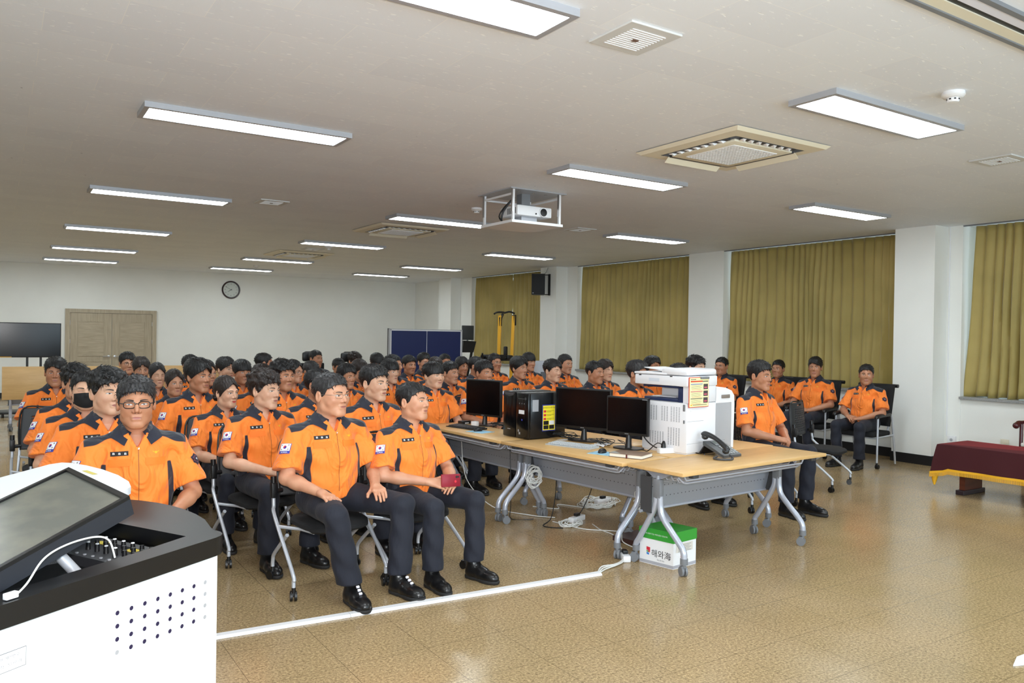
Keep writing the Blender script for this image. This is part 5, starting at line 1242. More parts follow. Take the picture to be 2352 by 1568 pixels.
b = MB(); b.box(-.0165, -.0150, .27, .38, .757, .792); b.obj('label_sticker', mat('pale_label', srgb(206, 212, 222), .5), pr, 0)
for y in (.14, .46):
    b = MB(); b.box(-.0160, -.0145, y, y + .025, .815, .826); b.obj('scanner_latch', M_BLACK, sc, 0)
# notice taped to the side
b = MB(); b.mi = 0; b.box(.0, .30, -.016, -.012, .50, .820); b.mi = 1; b.box(.006, .294, -.0175, -.016, .507, .813)
b.mi = 0; b.box(.02, .20, -.0185, -.0175, .768, .782)
b.mi = 2; b.box(.20, .285, -.0185, -.0175, .768, .778); b.box(.02, .10, -.0185, -.0175, .792, .799)
for k, zz in enumerate((.742, .664, .590)):
    b.mi = (4, 5, 2)[k]; b.box(.02, .20, -.0185, -.0175, zz, zz + .008)
    b.mi = 2
    for q in range(4): b.box(.03, .19 - .02 * (q % 2), -.0182, -.0175, zz - .012 - .011 * q, zz - .0095 - .011 * q)
    b.mi = 0; b.box(.04, .18, -.0182, -.0175, zz - .056, zz - .053)
    b.mi = 3; b.box(.215, .283, -.0185, -.0175, .688 - .0 - .072 * k, .688 + .058 - .072 * k)
    b.mi = 5; b.box(.225, .27, -.019, -.0185, .70 - .072 * k, .715 - .072 * k)
b.mi = 6; b.box(.02, .045, -.0185, -.0175, .520, .532); b.mi = 2; b.box(.055, .27, -.0185, -.0175, .523, .529)
b.obj('notice_sheet', [mat('notice_red', srgb(206, 60, 34), .6), mat('notice_cream', srgb(244, 236, 176), .6), mat('print_grey', srgb(90, 84, 78), .7), mat('photo_dark', srgb(70, 62, 64), .6), mat('print_blue', srgb(90, 110, 180), .6), mat('print_pink', srgb(200, 90, 110), .6), M_YEL], pr, 0)
b = MB(); b.box(.165, .29, -.030, -.006, .798, .822, .004); b.obj('grab_handle', M_GREYP, pr, 30)
# telephone
t = thing('desk_telephone', 'dark grey desk telephone with the handset lying on its left side', 'telephone', (4.83, 4.37, TZ), R(2))
def tp(x, y, z=0): return (x, y, .022 + (y + .10) * .42 + z)
b = MB(); b.add([tp(-.10, -.10), tp(.11, -.10), tp(.11, .11), tp(-.10, .11), (-.10, -.10, .004), (.11, -.10, .004), tp(.11, .11, -.03), tp(-.10, .11, -.03)], [(0, 1, 2, 3), (4, 7, 6, 5), (0, 4, 5, 1), (1, 5, 6, 2), (2, 6, 7, 3), (3, 7, 4, 0)]); b.obj('base', mat('phone_grey', srgb(70, 72, 74), .4), t, 20)
b = MB(); b.add([tp(-.03, .035, .003), tp(.10, .035, .003), tp(.10, .10, .003), tp(-.03, .10, .003)], [(0, 1, 2, 3)]); b.obj('top_panel', M_GREYP, t, 0)
b = MB(); b.add([tp(-.02, .055, .005), tp(.05, .055, .005), tp(.05, .09, .005), tp(-.02, .09, .005)], [(0, 1, 2, 3)]); b.obj('display', mat('lcd', srgb(92, 100, 92), .3), t, 0)
b = MB()
for r in range(5):
    for c in range(4):
        x = -.020 + c * .031; y = -.082 + r * .023; b.add([tp(x, y, .006), tp(x + .021, y, .006), tp(x + .021, y + .014, .006), tp(x, y + .014, .006), tp(x, y, .001), tp(x + .021, y, .001), tp(x + .021, y + .014, .001), tp(x, y + .014, .001)], [(0, 1, 2, 3), (0, 4, 5, 1), (1, 5, 6, 2), (2, 6, 7, 3), (3, 7, 4, 0)])
b.obj('keypad', mat('phone_keys', srgb(150, 152, 152), .4), t, 0)
b = MB(); b.tube([tp(-.075, -.115, .045), tp(-.075, -.10, .062), tp(-.075, 0, .078), tp(-.075, .10, .062), tp(-.075, .125, .040)], [.024, .022, .018, .022, .026], 14, smooth=5)
for y in (-.10, .11): b.sphere(tp(-.075, y, .034), .028, 14, 8, (1, 1, .8))
b.obj('handset', mat('handset_black', srgb(38, 40, 42), .3), t)
b = MB(); b.add([(-.09, .09, .09), (.09, .09, .09), (.09, .15, 0.002), (-.09, .15, 0.002), (-.09, .10, .09), (.09, .10, .09), (.09, .165, 0.002), (-.09, .165, 0.002)], [(0, 1, 2, 3), (4, 7, 6, 5), (0, 4, 5, 1), (2, 6, 7, 3), (0, 3, 7, 4), (1, 5, 6, 2)]); b.obj('stand', M_BLACK, t, 0)
b = MB(); pts = [tp(-.075, -.125, .03)]
P0 = [(-.075, -.14, .03), (-.10, -.19, .012), (-.16, -.20, .010), (-.215, -.15, .010), (-.20, -.09, .010), (-.13, -.06, .012)]
b.tube(P0, .0085, 8, smooth=6)
b.obj('coiled_cord', M_DKGREY, t)
# power strip on the table and its plugs
t = thing('power_strip', 'white two-socket power strip on the table in front of the printer', 'power strip', (4.56, 4.68, TZ), R(-14))
b = MB(); b.box(-.10, .10, -.03, .03, .001, .045, .006); b.obj('housing', M_WHITE, t, 30)
for x in (-.055, .045):
    b = MB(); b.tube([(x, 0, .045), (x, 0, .075), (x + .01, .01, .095)], [.020, .018, .009], 12); b.obj('plug', M_BLACK, t)
def cable(label, pts, r=.003, m=None, sm=8, name='cable', group='loose cables', seg_=6):
    b = MB(); b.tube(pts, r, seg_, smooth=sm); return b.obj(name, m or M_BLACK, None, 60, label=label, cat='cable', group=group)
cable('black cable looping from the right plug of the white power strip', [(4.61, 4.68, .80), (4.66, 4.66, .83), (4.69, 4.60, .79), (4.73, 4.55, .728), (4.78, 4.52, .726), (4.74, 4.47, .725)], .005)
cable('black cable from the left plug toward the monitor beside the printer', [(4.50, 4.70, .79), (4.46, 4.72, .80), (4.42, 4.78, .735), (4.46, 4.88, .726), (4.40, 4.98, .725)], .004)
cable('black power cord running from the printer socket to the power strip', [(4.52, 4.94, .96), (4.48, 4.90, .84), (4.52, 4.80, .755), (4.60, 4.74, .76), (4.60, 4.69, .78)], .005)
for k, (x, y, l) in enumerate([(4.34, 5.75, 'tangled black cables between the computer tower and widest monitor'), (4.42, 5.30, 'tangled black cables between the two right monitors'), (4.28, 6.75, 'tangled black cables around the foot of the farther monitor')]):
    rnd = random.Random(k); b = MB()
    for q in range(4):
        pts = [(x + rnd.uniform(-.14, .14), y + rnd.uniform(-.14, .14), TZ + rnd.uniform(.004, .05)) for _ in range(7)]; b.tube(pts, .003, 6, smooth=8)
    o = b.obj('cable_tangle', M_BLACK, None, 60, label=l, cat='cable'); o['kind'] = 'stuff'
t = thing('power_adapter', 'small white power adapter beside the farther monitor', 'adapter', (4.10, 7.00, TZ), R(20)); b = MB(); b.box(-.03, .03, -.03, .03, 0, .05, .006); b.obj('block', M_WHITE, t, 30)
t = thing('network_hub', 'small black network box behind the white power adapter', 'network box', (4.10, 7.22, TZ), R(10)); b = MB(); b.box(-.06, .06, -.035, .035, 0, .035, .004); b.obj('case', M_BLACK, t, 30)
b = MB(); b.box(-.02, .03, -.036, -.035, .008, .016); b.obj('port', M_WHITE, t, 0)
# ---- things under the tables
t = thing('carton', 'white carton with a green lid under the near table', 'box', (4.17, 4.30, 0), R(0))
bx_a = R(28.0)
def bxp(u, v, z): # u along the left-facing side, v along the right-facing side from the near corner
    d1 = Vector((-.21, .98, 0)); d2 = Vector((.99, .12, 0)); o_ = Vector((4.05 - 4.17, 4.10 - 4.30, 0)); p = o_ + d1 * u + d2 * v; return (p.x, p.y, z)
def bbox(mb, u0, u1, v0, v1, z0, z1):
    vs = [bxp(u, v, z) for z in (z0, z1) for v in (v0, v1) for u in (u0, u1)]; mb.add(vs, [(0, 2, 3, 1), (4, 5, 7, 6), (0, 1, 5, 4), (2, 6, 7, 3), (0, 4, 6, 2), (1, 3, 7, 5)])
b = MB(); bbox(b, 0, .29, 0, .26, 0, .235); b.obj('carton_body', M_WHITE, t, 0)
M_GREEN = mat('green_lid', srgb(52, 150, 52), .35)
b = MB(); bbox(b, -.004, .294, -.004, .264, .185, .262); ld = b.obj('lid', M_GREEN, t, 0)
b = MB(); bbox(b, -.001, .291, -.001, .261, .004, .026); b.obj('grey_band', mat('carton_grey', srgb(168, 168, 176), .5), t, 0)
b = MB(); e = -.0018
add_text(b, '해와海', .068, lambda x, y: bxp(.105 - x, e, .095 + y)) if False else None
vs, fs = text_arrays('해와海', .062); b.add([bxp(.10 - v[0], -.0016, 0) for v in []], []) if False else None
def on_left(u, z): q = bxp(u, -.0016, z); return q
b = MB(); vs, fs = text_arrays('해와海', .060)
b.add([(lambda p: (p[0], p[1], p[2]))(bxp(.102 - v[0], -.0022, .082 + v[1])) for v in vs], fs); b.obj('lettering', M_BLACK, t, 0)
b = MB(); vs, fs = text_arrays('Sea & Sea', .016); b.add([bxp(.105 - v[0], -.0022, .044 + v[1]) for v in vs], fs)
vs, fs = text_arrays('해와해 감동이 있는 해양심층수 정성가득', .0125); b.mi = 0
b.obj('small_lettering', M_GREYP, t, 0)
b = MB(); b.add([bxp(.150 - v[0], -.0062, .222 + v[1]) for v in vs], fs); b.obj('lid_lettering', M_WHITE, ld, 0)
b = MB(); q = lambda u, z: bxp(u, -.0022, z)
b.mi = 0; b.add([q(.228, .125), q(.196, .122), q(.198, .085), q(.212, .086), q(.212, .098), q(.228, .100)], [(0, 1, 2, 3, 4, 5)]); b.mi = 1; b.add([q(.228, .084), q(.205, .080), q(.205, .066), q(.226, .070)], [(0, 1, 2, 3)]); b.mi = 2; b.add([q(.228, .096), q(.213, .094), q(.206, .084), q(.228, .088)], [(0, 1, 2, 3)]); b.obj('logo', [M_RED, mat('logo_blue', srgb(50, 120, 200), .5), M_GREEN], t, 0)
b = MB(); r_ = lambda v, z: bxp(-.0022, v, z)
b.mi = 0; b.add([r_(.03, .175), r_(.22, .175), r_(.22, .115), r_(.03, .115)], [(0, 1, 2, 3)]); b.mi = 1
for k in range(5): b.add([bxp(-.0030, .05, .165 - .011 * k), bxp(-.0030, .20 - .02 * (k % 2), .165 - .011 * k), bxp(-.0030, .20 - .02 * (k % 2), .162 - .011 * k), bxp(-.0030, .05, .162 - .011 * k)], [(0, 1, 2, 3)])
b.mi = 2; vs, fs = text_arrays('인', .03); b.add([bxp(-.0030, .09 + v[0], .075 + v[1]) for v in vs], fs); b.obj('side_print', [mat('print_beige', srgb(214, 208, 198), .6), M_GREYP, M_RED], t, 0)
t = thing('network_equipment', 'dark brown flat rack unit on the floor left of the green-lidded carton', 'equipment box', (4.36, 4.86, 0), R(8)); b = MB(); b.box(-.15, .15, -.22, .10, 0.004, .045, .003); b.obj('case', mat('dark_brown_case', srgb(58, 36, 32), .4), t, 0); b = MB(); b.box(-.19, -.15, -.225, -.21, .004, .046); b.box(.15, .19, -.225, -.21, .004, .046); b.obj('rack_ear', M_BLACK, t, 0)
def strip(label, loc, rz, L=.20):
    t = thing('power_strip', label, 'power strip', (*loc, 0), R(rz)); b = MB(); b.box(-L / 2, L / 2, -.028, .028, .001, .048, .006); b.obj('housing', M_WHITE, t, 30)
    b = MB(); b.box(-.03, .03, -.018, .018, .048, .075, .005); b.obj('plug', M_BLACK, t, 30); return t
strip('white power strip on the floor left of the green-lidded carton', (3.92, 4.47), 62, .16); strip('white power strip on the floor amid white cords, between table legs', (4.36, 5.62), 20); strip('white power strip in the coiled white cord under the far table edge', (5.05, 6.10), 10)
M_CORD = mat('white_cord', srgb(222, 222, 218), .5)
def coil(label, c, r, n, seed, flat=.02, tilt=None, th=.0042):
    rnd = random.Random(seed); b = MB()
    for k in range(n):
        rr = r * rnd.uniform(.75, 1.12); ox, oy = rnd.uniform(-.03, .03), rnd.uniform(-.03, .03); ph = rnd.uniform(0, 6); pts = []
        for q in range(14):
            a = 2 * PI * q / 14; x, y, z = ox + rr * math.cos(a), oy + rr * .8 * math.sin(a + .2), rnd.uniform(0, flat)
            if tilt: x, y, z = x * tilt[0], z * .8 + y * tilt[1], y
            pts.append((c[0] + x, c[1] + y, c[2] + z + .004))
        b.tube(pts, th, 6, closed=True, smooth=3)
    o = b.obj('cord_coil', M_CORD, None, 60, label=label, cat='cord', group='coiled white cords'); return o
coil('bundle of white cord hanging from the leg between the two left tables', (4.02, 5.78, .40), .085, 11, 1, .05, (.75, .25))
coil('loose coil of white cord on the floor under the printer table', (4.95, 6.05, 0), .20, 12, 2, .05)
coil('white cord hanging in loops under the near table, above the green-lidded carton', (4.22, 4.62, .38), .055, 6, 3, .05, (.8, .25))
coil('coil of white cords beside the floor power strip between the table legs', (4.25, 5.55, 0), .11, 7, 4, .03)
cable('white cords running along the floor to the near power strip', [(4.40, 5.45, .006), (4.33, 5.25, .006), (4.30, 5.05, .01), (4.18, 4.85, .006), (4.04, 4.62, .006), (3.95, 4.52, .02)], .0045, M_CORD)
cable('second white cord snaking on the floor toward the carton', [(4.15, 5.70, .006), (4.22, 5.35, .006), (4.38, 5.15, .012), (4.30, 4.95, .05), (4.12, 4.72, .05), (4.08, 4.5, .05)], .0045, M_CORD)
cable('thin white cord sagging from the far table down to the floor', [(3.86, 6.85, .60), (3.84, 6.7, .25), (3.95, 6.4, .03), (4.10, 6.0, .01), (4.25, 5.80, .01)], .004, M_CORD)
cable('white cord trailing across the floor behind the left table legs', [(4.35, 6.3, .006), (4.5, 6.1, .006), (4.62, 6.25, .006), (4.8, 6.0, .006), (5.1, 6.2, .006)], .0045, M_CORD)
cable('black cord drooping under the left table to the floor', [(4.25, 5.80, .60), (4.22, 5.75, .30), (4.10, 5.65, .06), (3.98, 5.60, .008), (4.08, 5.45, .008)], .0045)
cable('black cord hanging behind the table leg onto the power strip', [(4.45, 5.50, .50), (4.44, 5.52, .30), (4.38, 5.58, .10), (4.36, 5.61, .07)], .004)
cable('black cord hanging left of the coiled cord bundle', [(3.98, 6.15, .60), (3.96, 6.1, .35), (3.90, 6.0, .12), (3.88, 5.95, .008), (4.05, 5.85, .008)], .004)
# floor cable trunking and cords at its end
b = MB(); p0, p1 = Vector((1.02, 4.435, 0)), Vector((3.53, 4.285, 0)); dr = (p1 - p0).normalized(); nr = Vector((-dr.y, dr.x, 0)); p0 = p0 - dr * .55; L = (p1 - p0).length
for (s0, s1, lab) in ((0, 1.27, 'long white floor cable trunking piece starting behind the lectern'), (1.273, L, 'white floor cable trunking piece ending before the folding tables')):
    b = MB(); prof = [(-.035, .001), (-.022, .015), (.022, .015), (.035, .001)]; vs = []
    for s_ in (s0, s1): vs += [tuple(p0 + dr * s_ + nr * a + Vector((0, 0, z))) for a, z in prof]
    b.add(vs, [(0, 1, 5, 4), (1, 2, 6, 5), (2, 3, 7, 6), (0, 3, 2, 1), (4, 5, 6, 7), (0, 4, 7, 3)])
    b.obj('cable_trunking', M_WHITE, None, 0, label=lab, cat='cable cover', group='white cable trunking on the floor')
for k in range(3): cable(['first', 'second', 'third'][k] + ' white cord leaving the trunking end toward the floor power strip', [(3.52, 4.285 + .008 * (k - 1), .01), (3.62, 4.33 + .02 * k, .01 + .004 * k), (3.74, 4.36 + .012 * k, .012), (3.84, 4.40 + .01 * k, .012), (3.90, 4.45, .03)], .005, M_CORD, group='cords at the trunking end')
b = MB(); b.prism([(0, 0), (.14, .02), (.5, -.06), (.5, -.13), (.05, -.03)], .001, .008); b.obj('cable_cover', M_WHITE, None, 0, label='white floor cable cover cut off by the bottom right corner', cat='cable cover', loc=(4.365, 1.99, 0), rot=R(10))
# ================================================================== LECTERN (near left)
LO = Vector((.685, 3.03, 0)); E1 = Vector((-.824, -.567, 0)); E2 = Vector((-.567, .824, 0))
lect = thing('lectern', 'white electronic lectern with a black rim and tilted touch screen, near left', 'lectern')
def lp(a, b_, z): p = LO + E1 * a + E2 * b_; return (p.x, p.y, z)
M_LW = mat('lectern_white', srgb(236, 240, 244), .42); M_LB = mat('lectern_black', srgb(13, 13, 15), .36)
# body: side panel is a full vertical wall, front bows out toward the audience
def bow(t, ex=0.0):   # audience-side edge, t 0..1 from the near corner to the far end
    return (-ex - .30 * math.sin(PI * min(1, t * 1.05)) ** .9, t * 1.42)
body = [(0.0 + .02, 0.02)] + [(bow(k / 14)[0] + .04, max(.02, bow(k / 14)[1] - .0)) for k in range(1, 15)] + [(.85, 1.42), (.85, .02)]
b = MB(); b.prism(body, .03, .74, lambda a, c, h: lp(a, c, h)); b.obj('cabinet', M_LW, lect, 30)
b = MB(); b.prism([(.0, -.002), (.86, -.002), (.86, .022), (.0, .022)], .03, .838, lambda a, c, h: lp(a, c, h)); sp = b.obj('side_panel', M_LW, lect, 0)
b = MB()
for i in range(8):
    for j in range(4):
        s = .060 + .0537 * i; z = .738 + .0012 * i - .0418 * j + .006
        if (i == 0) or (i == 7 and j == 3): continue
        b.add([lp(s + .0075 * math.cos(a), -.0032, z + .0075 * math.sin(a)) for a in [2 * PI * q / 14 for q in range(14)]], [tuple(range(14))])
b.obj('vent_hole', mat('hole_violet_black', srgb(32, 22, 60), .6), sp, 0)
b = MB()
for (i, j) in ((0, 0), (0, 1), (0, 2), (0, 3), (7, 3)):
    s = .060 + .0537 * i; z = .738 + .0012 * i - .0418 * j + .006
    b.add([lp(s + .0075 * math.cos(a), -.0032, z + .0075 * math.sin(a)) for a in [2 * PI * q / 14 for q in range(14)]], [tuple(range(14))])
b.obj('plugged_hole', M_ALU, sp, 0)
b = MB(); b.mi = 0; b.add([lp(.742, -.0032, .756), lp(.86, -.0032, .756), lp(.86, -.0032, .706), lp(.742, -.0032, .706)], [(0, 1, 2, 3)])
b.mi = 1; b.add([lp(.740, -.0028, .758), lp(.86, -.0028, .758), lp(.86, -.0028, .704), lp(.740, -.0028, .704)], [(0, 1, 2, 3)]); vs, fs = text_arrays('이 장비 재산번호', .0115); b.add([lp(.80 - v[0], -.0042, .742 + v[1]) for v in vs], fs); vs, fs = text_arrays('로 지정된 상태이며', .0115); b.add([lp(.80 - v[0], -.0042, .722 + v[1]) for v in vs], fs)
b.obj('property_label', [mat('label_white', srgb(246, 246, 248), .5), M_GREYP], sp, 0)
b = MB(); b.prism([(.02, .02), (.85, .02), (.85, 1.40), (.02, 1.40)], .0, .03, lambda a, c, h: lp(a, c, h)); b.obj('plinth', M_DKGREY, lect, 0)
# black rim deck with an opening
rim_o = [(.045, -.035), (.015, -.030), (-.012, -.014), (-.030, .012), (-.043, .055), (-.060, .085)] + [(bow(k / 14)[0] - .005, bow(k / 14)[1]) for k in range(2, 12)] + [(.90, bow(11 / 14)[1]), (.90, -.035)]
op = [(.075, .075), (.02, .62), (.55, .80), (.84, .80), (.84, .06), (.30, .06)]
def ringprism(mb, outer, inner, z0, z1, f):
    import mathutils
    def tess(z): 
        pl = [[Vector((a, c, 0)) for a, c in outer], [Vector((a, c, 0)) for a, c in inner]]
        return mathutils.geometry.tessellate_polygon(pl)
    al = outer + inner; vs = [f(a, c, z0) for a, c in al] + [f(a, c, z1) for a, c in al]; n = len(al); tr = tess(0)
    fs = [tuple(t) for t in tr] + [tuple(i + n for i in t) for t in tr]
    no = len(outer); ni = len(inner)
    fs += [(i, (i + 1) % no, n + (i + 1) % no, n + i) for i in range(no)] + [(no + i, no + (i + 1) % ni, n + no + (i + 1) % ni, n + no + i) for i in range(ni)]
    mb.add(vs, fs)
b = MB(); ringprism(b, body, op, .74, .838, lp); b.obj('upper_wall', M_LW, lect, 30)
b = MB(); ringprism(b, rim_o, op, .838, .905, lp); b.obj('rim', M_LB, lect, 30)
b = MB(); b.prism(op, .74, .75, lambda a, c, h: lp(a, c, h)); b.obj('well_floor', M_BLACK, lect, 0)
b = MB()
for k in range(len(op)):
    (a0, c0), (a1, c1) = op[k], op[(k + 1) % len(op)]; b.add([lp(a0, c0, .75), lp(a1, c1, .75), lp(a1, c1, .85), lp(a0, c0, .85)], [(0, 1, 2, 3)])
b.obj('well_wall', M_BLACK, lect, 0)
# mixer inside the well
mx_ = thing('audio_mixer', 'small audio mixer with knobs in the lectern well', 'mixer')
def mp_(a, c, z): return lp(.10 + a, .10 + c, .80 + z)
b = MB(); b.prism([(0, 0), (.17, 0), (.13, .44), (-.04, .44)], 0, .035, lambda a, c, h: mp_(a, c, h)); b.obj('panel', mat('mixer_panel', srgb(52, 52, 56), .4), mx_, 0)
b = MB(); rnd = random.Random(3)
for k in range(7):
    for j in range(3):
        a, c = .012 + .038 * j - .05 * (k / 9.0) + .01, .045 + .052 * k; p = mp_(a, c, .035); b = MB(); b.cyl(p, (p[0], p[1], p[2] + .026), .0095, .0075, 12); b.obj('knob', M_BLACK, mx_)
b = MB()
for k in range(3, 7):
    for j in (0, 2):
        a, c = .012 + .038 * j - .05 * (k / 9.0) + .01, .045 + .052 * k; p = mp_(a, c, .061); b.cyl(p, (p[0], p[1], p[2] + .003), .007, .006, 12)
b.obj('knob_cap', M_WHITE, mx_)
b = MB(); b.prism([(-.005, .17), (.03, .17), (.025, .22), (-.01, .22)], .0355, .037, lambda a, c, h: mp_(a, c, h)); b.prism([(-.03, .36), (.0, .36), (-.005, .41), (-.035, .41)], .0355, .037, lambda a, c, h: mp_(a, c, h)); b.obj('yellow_tape', mat('yellow_tape', srgb(226, 206, 92), .6), mx_, 0)
b = MB()
for k in range(9): p = mp_(.15 - .004 * k, .03 + .045 * k, .036); b.cyl(p, (p[0], p[1], p[2] + .004), .006, n=8)
b.obj('socket', M_ALU, mx_)
# tilted touch screen: top edge far from the operator
scr = thing('touch_screen', 'tilted dark touch screen rising from the black-rimmed lectern', 'touch screen')
q0 = Vector((.248, 3.63, 1.085)); q1 = Vector((.388, 2.99, 1.07)); dn = Vector((-.42, -.34, -.13))
dn = dn.normalized(); wd = (q1 - q0).normalized(); nrm = wd.cross(dn).normalized()
if nrm.z < 0: nrm = -nrm
Ls = (q1 - q0).length; Hs = .56
def sq(u, v, w): p = q0 + wd * u + dn * v + nrm * w; return tuple(p)
b = MB(); b.prism([(0, 0), (Ls, 0), (Ls, Hs), (0, Hs)], -.055, 0, lambda u, v, h: sq(u, v, h)); b.obj('housing', mat('screen_housing', srgb(34, 37, 44), .35), scr, 0)
b = MB(); ringprism(b, [(0, 0), (Ls, 0), (Ls, Hs), (0, Hs)], [(.022, .022), (Ls - .022, .022), (Ls - .022, Hs - .022), (.022, Hs - .022)], 0, .012, sq); b.obj('bezel', M_LB, scr, 0)
def m_dusty_reflection():
    m, nt, b_, tc = nodes_mat('dusty_glass_with_reflection', 0.22); n = N(nt, 'ShaderNodeTexNoise', Scale=3.0, Detail=6.0); mp = N(nt, 'ShaderNodeMapping'); mp.inputs['Scale'].default_value = (1, 1, 6); nt.links.new(tc.outputs['Object'], mp.inputs[0]); nt.links.new(mp.outputs[0], n.inputs['Vector'])
    nt.links.new(ramp(nt, n.outputs[0], [(.4, srgb(108, 110, 104)), (.7, srgb(138, 136, 122))]), b_.inputs['Base Color']); b_.inputs['Specular IOR Level'].default_value = 1.0; return m  # dusty grey, lightened in the base colour for the reflected ceiling
b = MB(); b.add([sq(.022, .022, .004), sq(Ls - .022, .022, .004), sq(Ls - .022, Hs - .022, .004), sq(.022, Hs - .022, .004)], [(0, 1, 2, 3)]); b.obj('glass', m_dusty_reflection(), scr, 0)
b = MB(); b.tube([sq(Ls - .10, .30, -.05), (lp(.42, .12, .80))], .018, 12); b.obj('support_arm', M_ALU, scr)
# white wing shelf on the far side
wing = [(-.40, .86), (-.33, .80), (-.10, .80), (.12, .86), (.60, .98), (.92, 1.05), (.92, 1.75), (.15, 1.62), (-.15, 1.54), (-.36, 1.40), (-.44, 1.15)]
# outline in plan: corner near the screen, curved audience edge
W2 = [(.440, 3.60), (.482, 3.70), (.490, 3.83), (.470, 4.02), (.425, 4.22), (.370, 4.38), (.315, 4.49), (.275, 4.525), (.22, 4.49), (.016, 4.19), (-.30, 3.75), (-.55, 3.40), (-.20, 3.05), (.20, 3.40)]
b = MB(); b.prism(W2, .955, .985, lambda a, c, h: (a, c, h)); b.prism([(.1, 3.7), (.3, 3.7), (.2, 4.2), (-.1, 3.9)], .84, .955, lambda a, c, h: (a, c, h)); b.obj('side_shelf', M_LW, lect, 30)
b = MB(); b.mi = 0; p = Vector((.366, 4.148)); u = Vector((.24, -.97)).normalized(); v = Vector((.97, .24)).normalized()
b.add([(*(p + u * a + v * c), .9858) for a, c in ((-.07, -.012), (.07, -.012), (.07, .012), (-.07, .012))], [(0, 1, 2, 3)]); b.obj('yellow_sticker', mat('sticker_ochre', srgb(214, 196, 96), .6), lect, 0)
# white cable over the rim
cable('white cable looping over the black rim of the lectern', [lp(.775, -.012, .915), lp(.74, -.005, .935), lp(.68, .01, .985), lp(.60, .02, 1.005), lp(.50, .025, 1.005), lp(.455, .015, .985), lp(.445, .0, .930)], .0030, M_CORD, group='loose cables')
t = thing('cable_adapter', 'white cable connector at the left picture edge, on the lectern rim', 'adapter'); b = MB(); b.T = Matrix.Translation(lp(.79, -.012, .916)) @ Matrix.Rotation(R(35), 4, 'Z'); b.box(-.022, .014, -.009, .009, -.009, .009, .003); b.T = None; b.obj('block', M_WHITE, t, 30)

# ================================================================== RIGHT SIDE
tb = thing('low_table', 'low dark wooden table under the red velvet cloth', 'table', (8.98, 3.85, 0)); M_DWOOD = m_wood('dark_red_wood', srgb(78, 36, 24), srgb(104, 50, 32), (1, 1, 9), .35)
b = MB(); b.box(-.27, .27, -.88, .88, .49, .525); b.obj('tabletop', M_DWOOD, tb, 0)
for y in (.70, -.70):
    b = MB(); b.box(-.20, .16, y - .03, y + .03, .05, .49); b.obj('leg_panel', M_DWOOD, tb, 0); b = MB(); b.box(-.25, .20, y - .045, y + .045, .0, .05, .006); b.obj('foot_rail', mat('dark_foot', srgb(46, 34, 40), .4), tb, 0)
b = MB(); b.box(-.02, .02, -.70, .70, .20, .30); b.obj('stretcher', M_DWOOD, tb, 0)
def m_velvet():
    m, nt, b_, tc = nodes_mat('maroon_velvet', 0.85); b_.inputs['Base Color'].default_value = srgb(62, 5, 14); b_.inputs['Sheen Weight'].default_value = .6; b_.inputs['Sheen Tint'].default_value = srgb(170, 26, 36); b_.inputs['Sheen Roughness'].default_value = .35; return m
M_VEL = m_velvet()
X_, Y_ = .285, .90; per = [(-X_, -Y_), (X_, -Y_), (X_, Y_), (-X_, Y_)]
pts = []
for k in range(4):
    (ax_, ay_), (bx_, by_) = per[k], per[(k + 1) % 4]; n_ = 30 if abs(by_ - ay_) > 1 else 12
    for q in range(n_): pts.append((ax_ + (bx_ - ax_) * q / n_, ay_ + (by_ - ay_) * q / n_))
n_ = len(pts); vs = []
def off(p, d, z, w=0.0):
    l = math.hypot(p[0] / X_, p[1] / Y_); nx = math.copysign(1, p[0]) if abs(abs(p[0]) - X_) < 1e-6 else 0; ny = math.copysign(1, p[1]) if abs(abs(p[1]) - Y_) < 1e-6 else 0
    cr = 1.6 if nx and ny else 1; return (p[0] + nx * d * cr + nx * w, p[1] + ny * d * cr + ny * w, z)
rows = [(0, .535, 0), (.014, .528, 0), (.018, .50, 0), (.035, .38, .4), (.05, .262, 1)]
for d_, z_, w_ in rows:
    for i, p in enumerate(pts): vs.append(off(p, d_, z_ - (.05 * w_ * max(0, 1 - min(abs(abs(p[0]) - X_) + abs(abs(p[1]) - Y_), .12) / .12)), .010 * math.sin(i * .9) * w_))
b = MB(); b.add(vs, [(j * n_ + i, j * n_ + (i + 1) % n_, (j + 1) * n_ + (i + 1) % n_, (j + 1) * n_ + i) for j in range(4) for i in range(n_)] + [tuple(range(n_))])
cl = thing('tablecloth', 'maroon velvet cloth with gold fringe over the low table', 'tablecloth', (8.98, 3.85, 0)); b.obj('cloth', M_VEL, cl, 50)
low_ = vs[4 * n_:5 * n_]
b = MB(); b.add([(v[0] * 1.006, v[1] * 1.003, v[2] + .016) for v in low_] + [(v[0] * 1.012, v[1] * 1.004, v[2] - .008) for v in low_], [(i, (i + 1) % n_, n_ + (i + 1) % n_, n_ + i) for i in range(n_)]); b.obj('gold_braid', M_YEL, cl, 60)
b = MB()
for i in range(n_):
    v, w = Vector(low_[i]), Vector(low_[(i + 1) % n_]); m_ = max(2, int((w - v).length / .007))
    for q in range(m_):
        p = v.lerp(w, q / m_); p.x *= 1.01; p.y *= 1.003; b.tube([(p.x, p.y, p.z - .006), (p.x + .002 * math.sin(q * 3), p.y, p.z - .045)], .0028, 4, caps=False)
o = b.obj('fringe', M_YEL, cl, 60); o['kind'] = 'stuff'
b = MB(); b.tube([(-X_ - .03, Y_ + .035, .20), (-X_ - .02, Y_ + .045, .14), (-X_ - .03, Y_ + .04, .08)], [.035, .028, .008], 10, smooth=3); b.obj('tassel', M_YEL, cl)
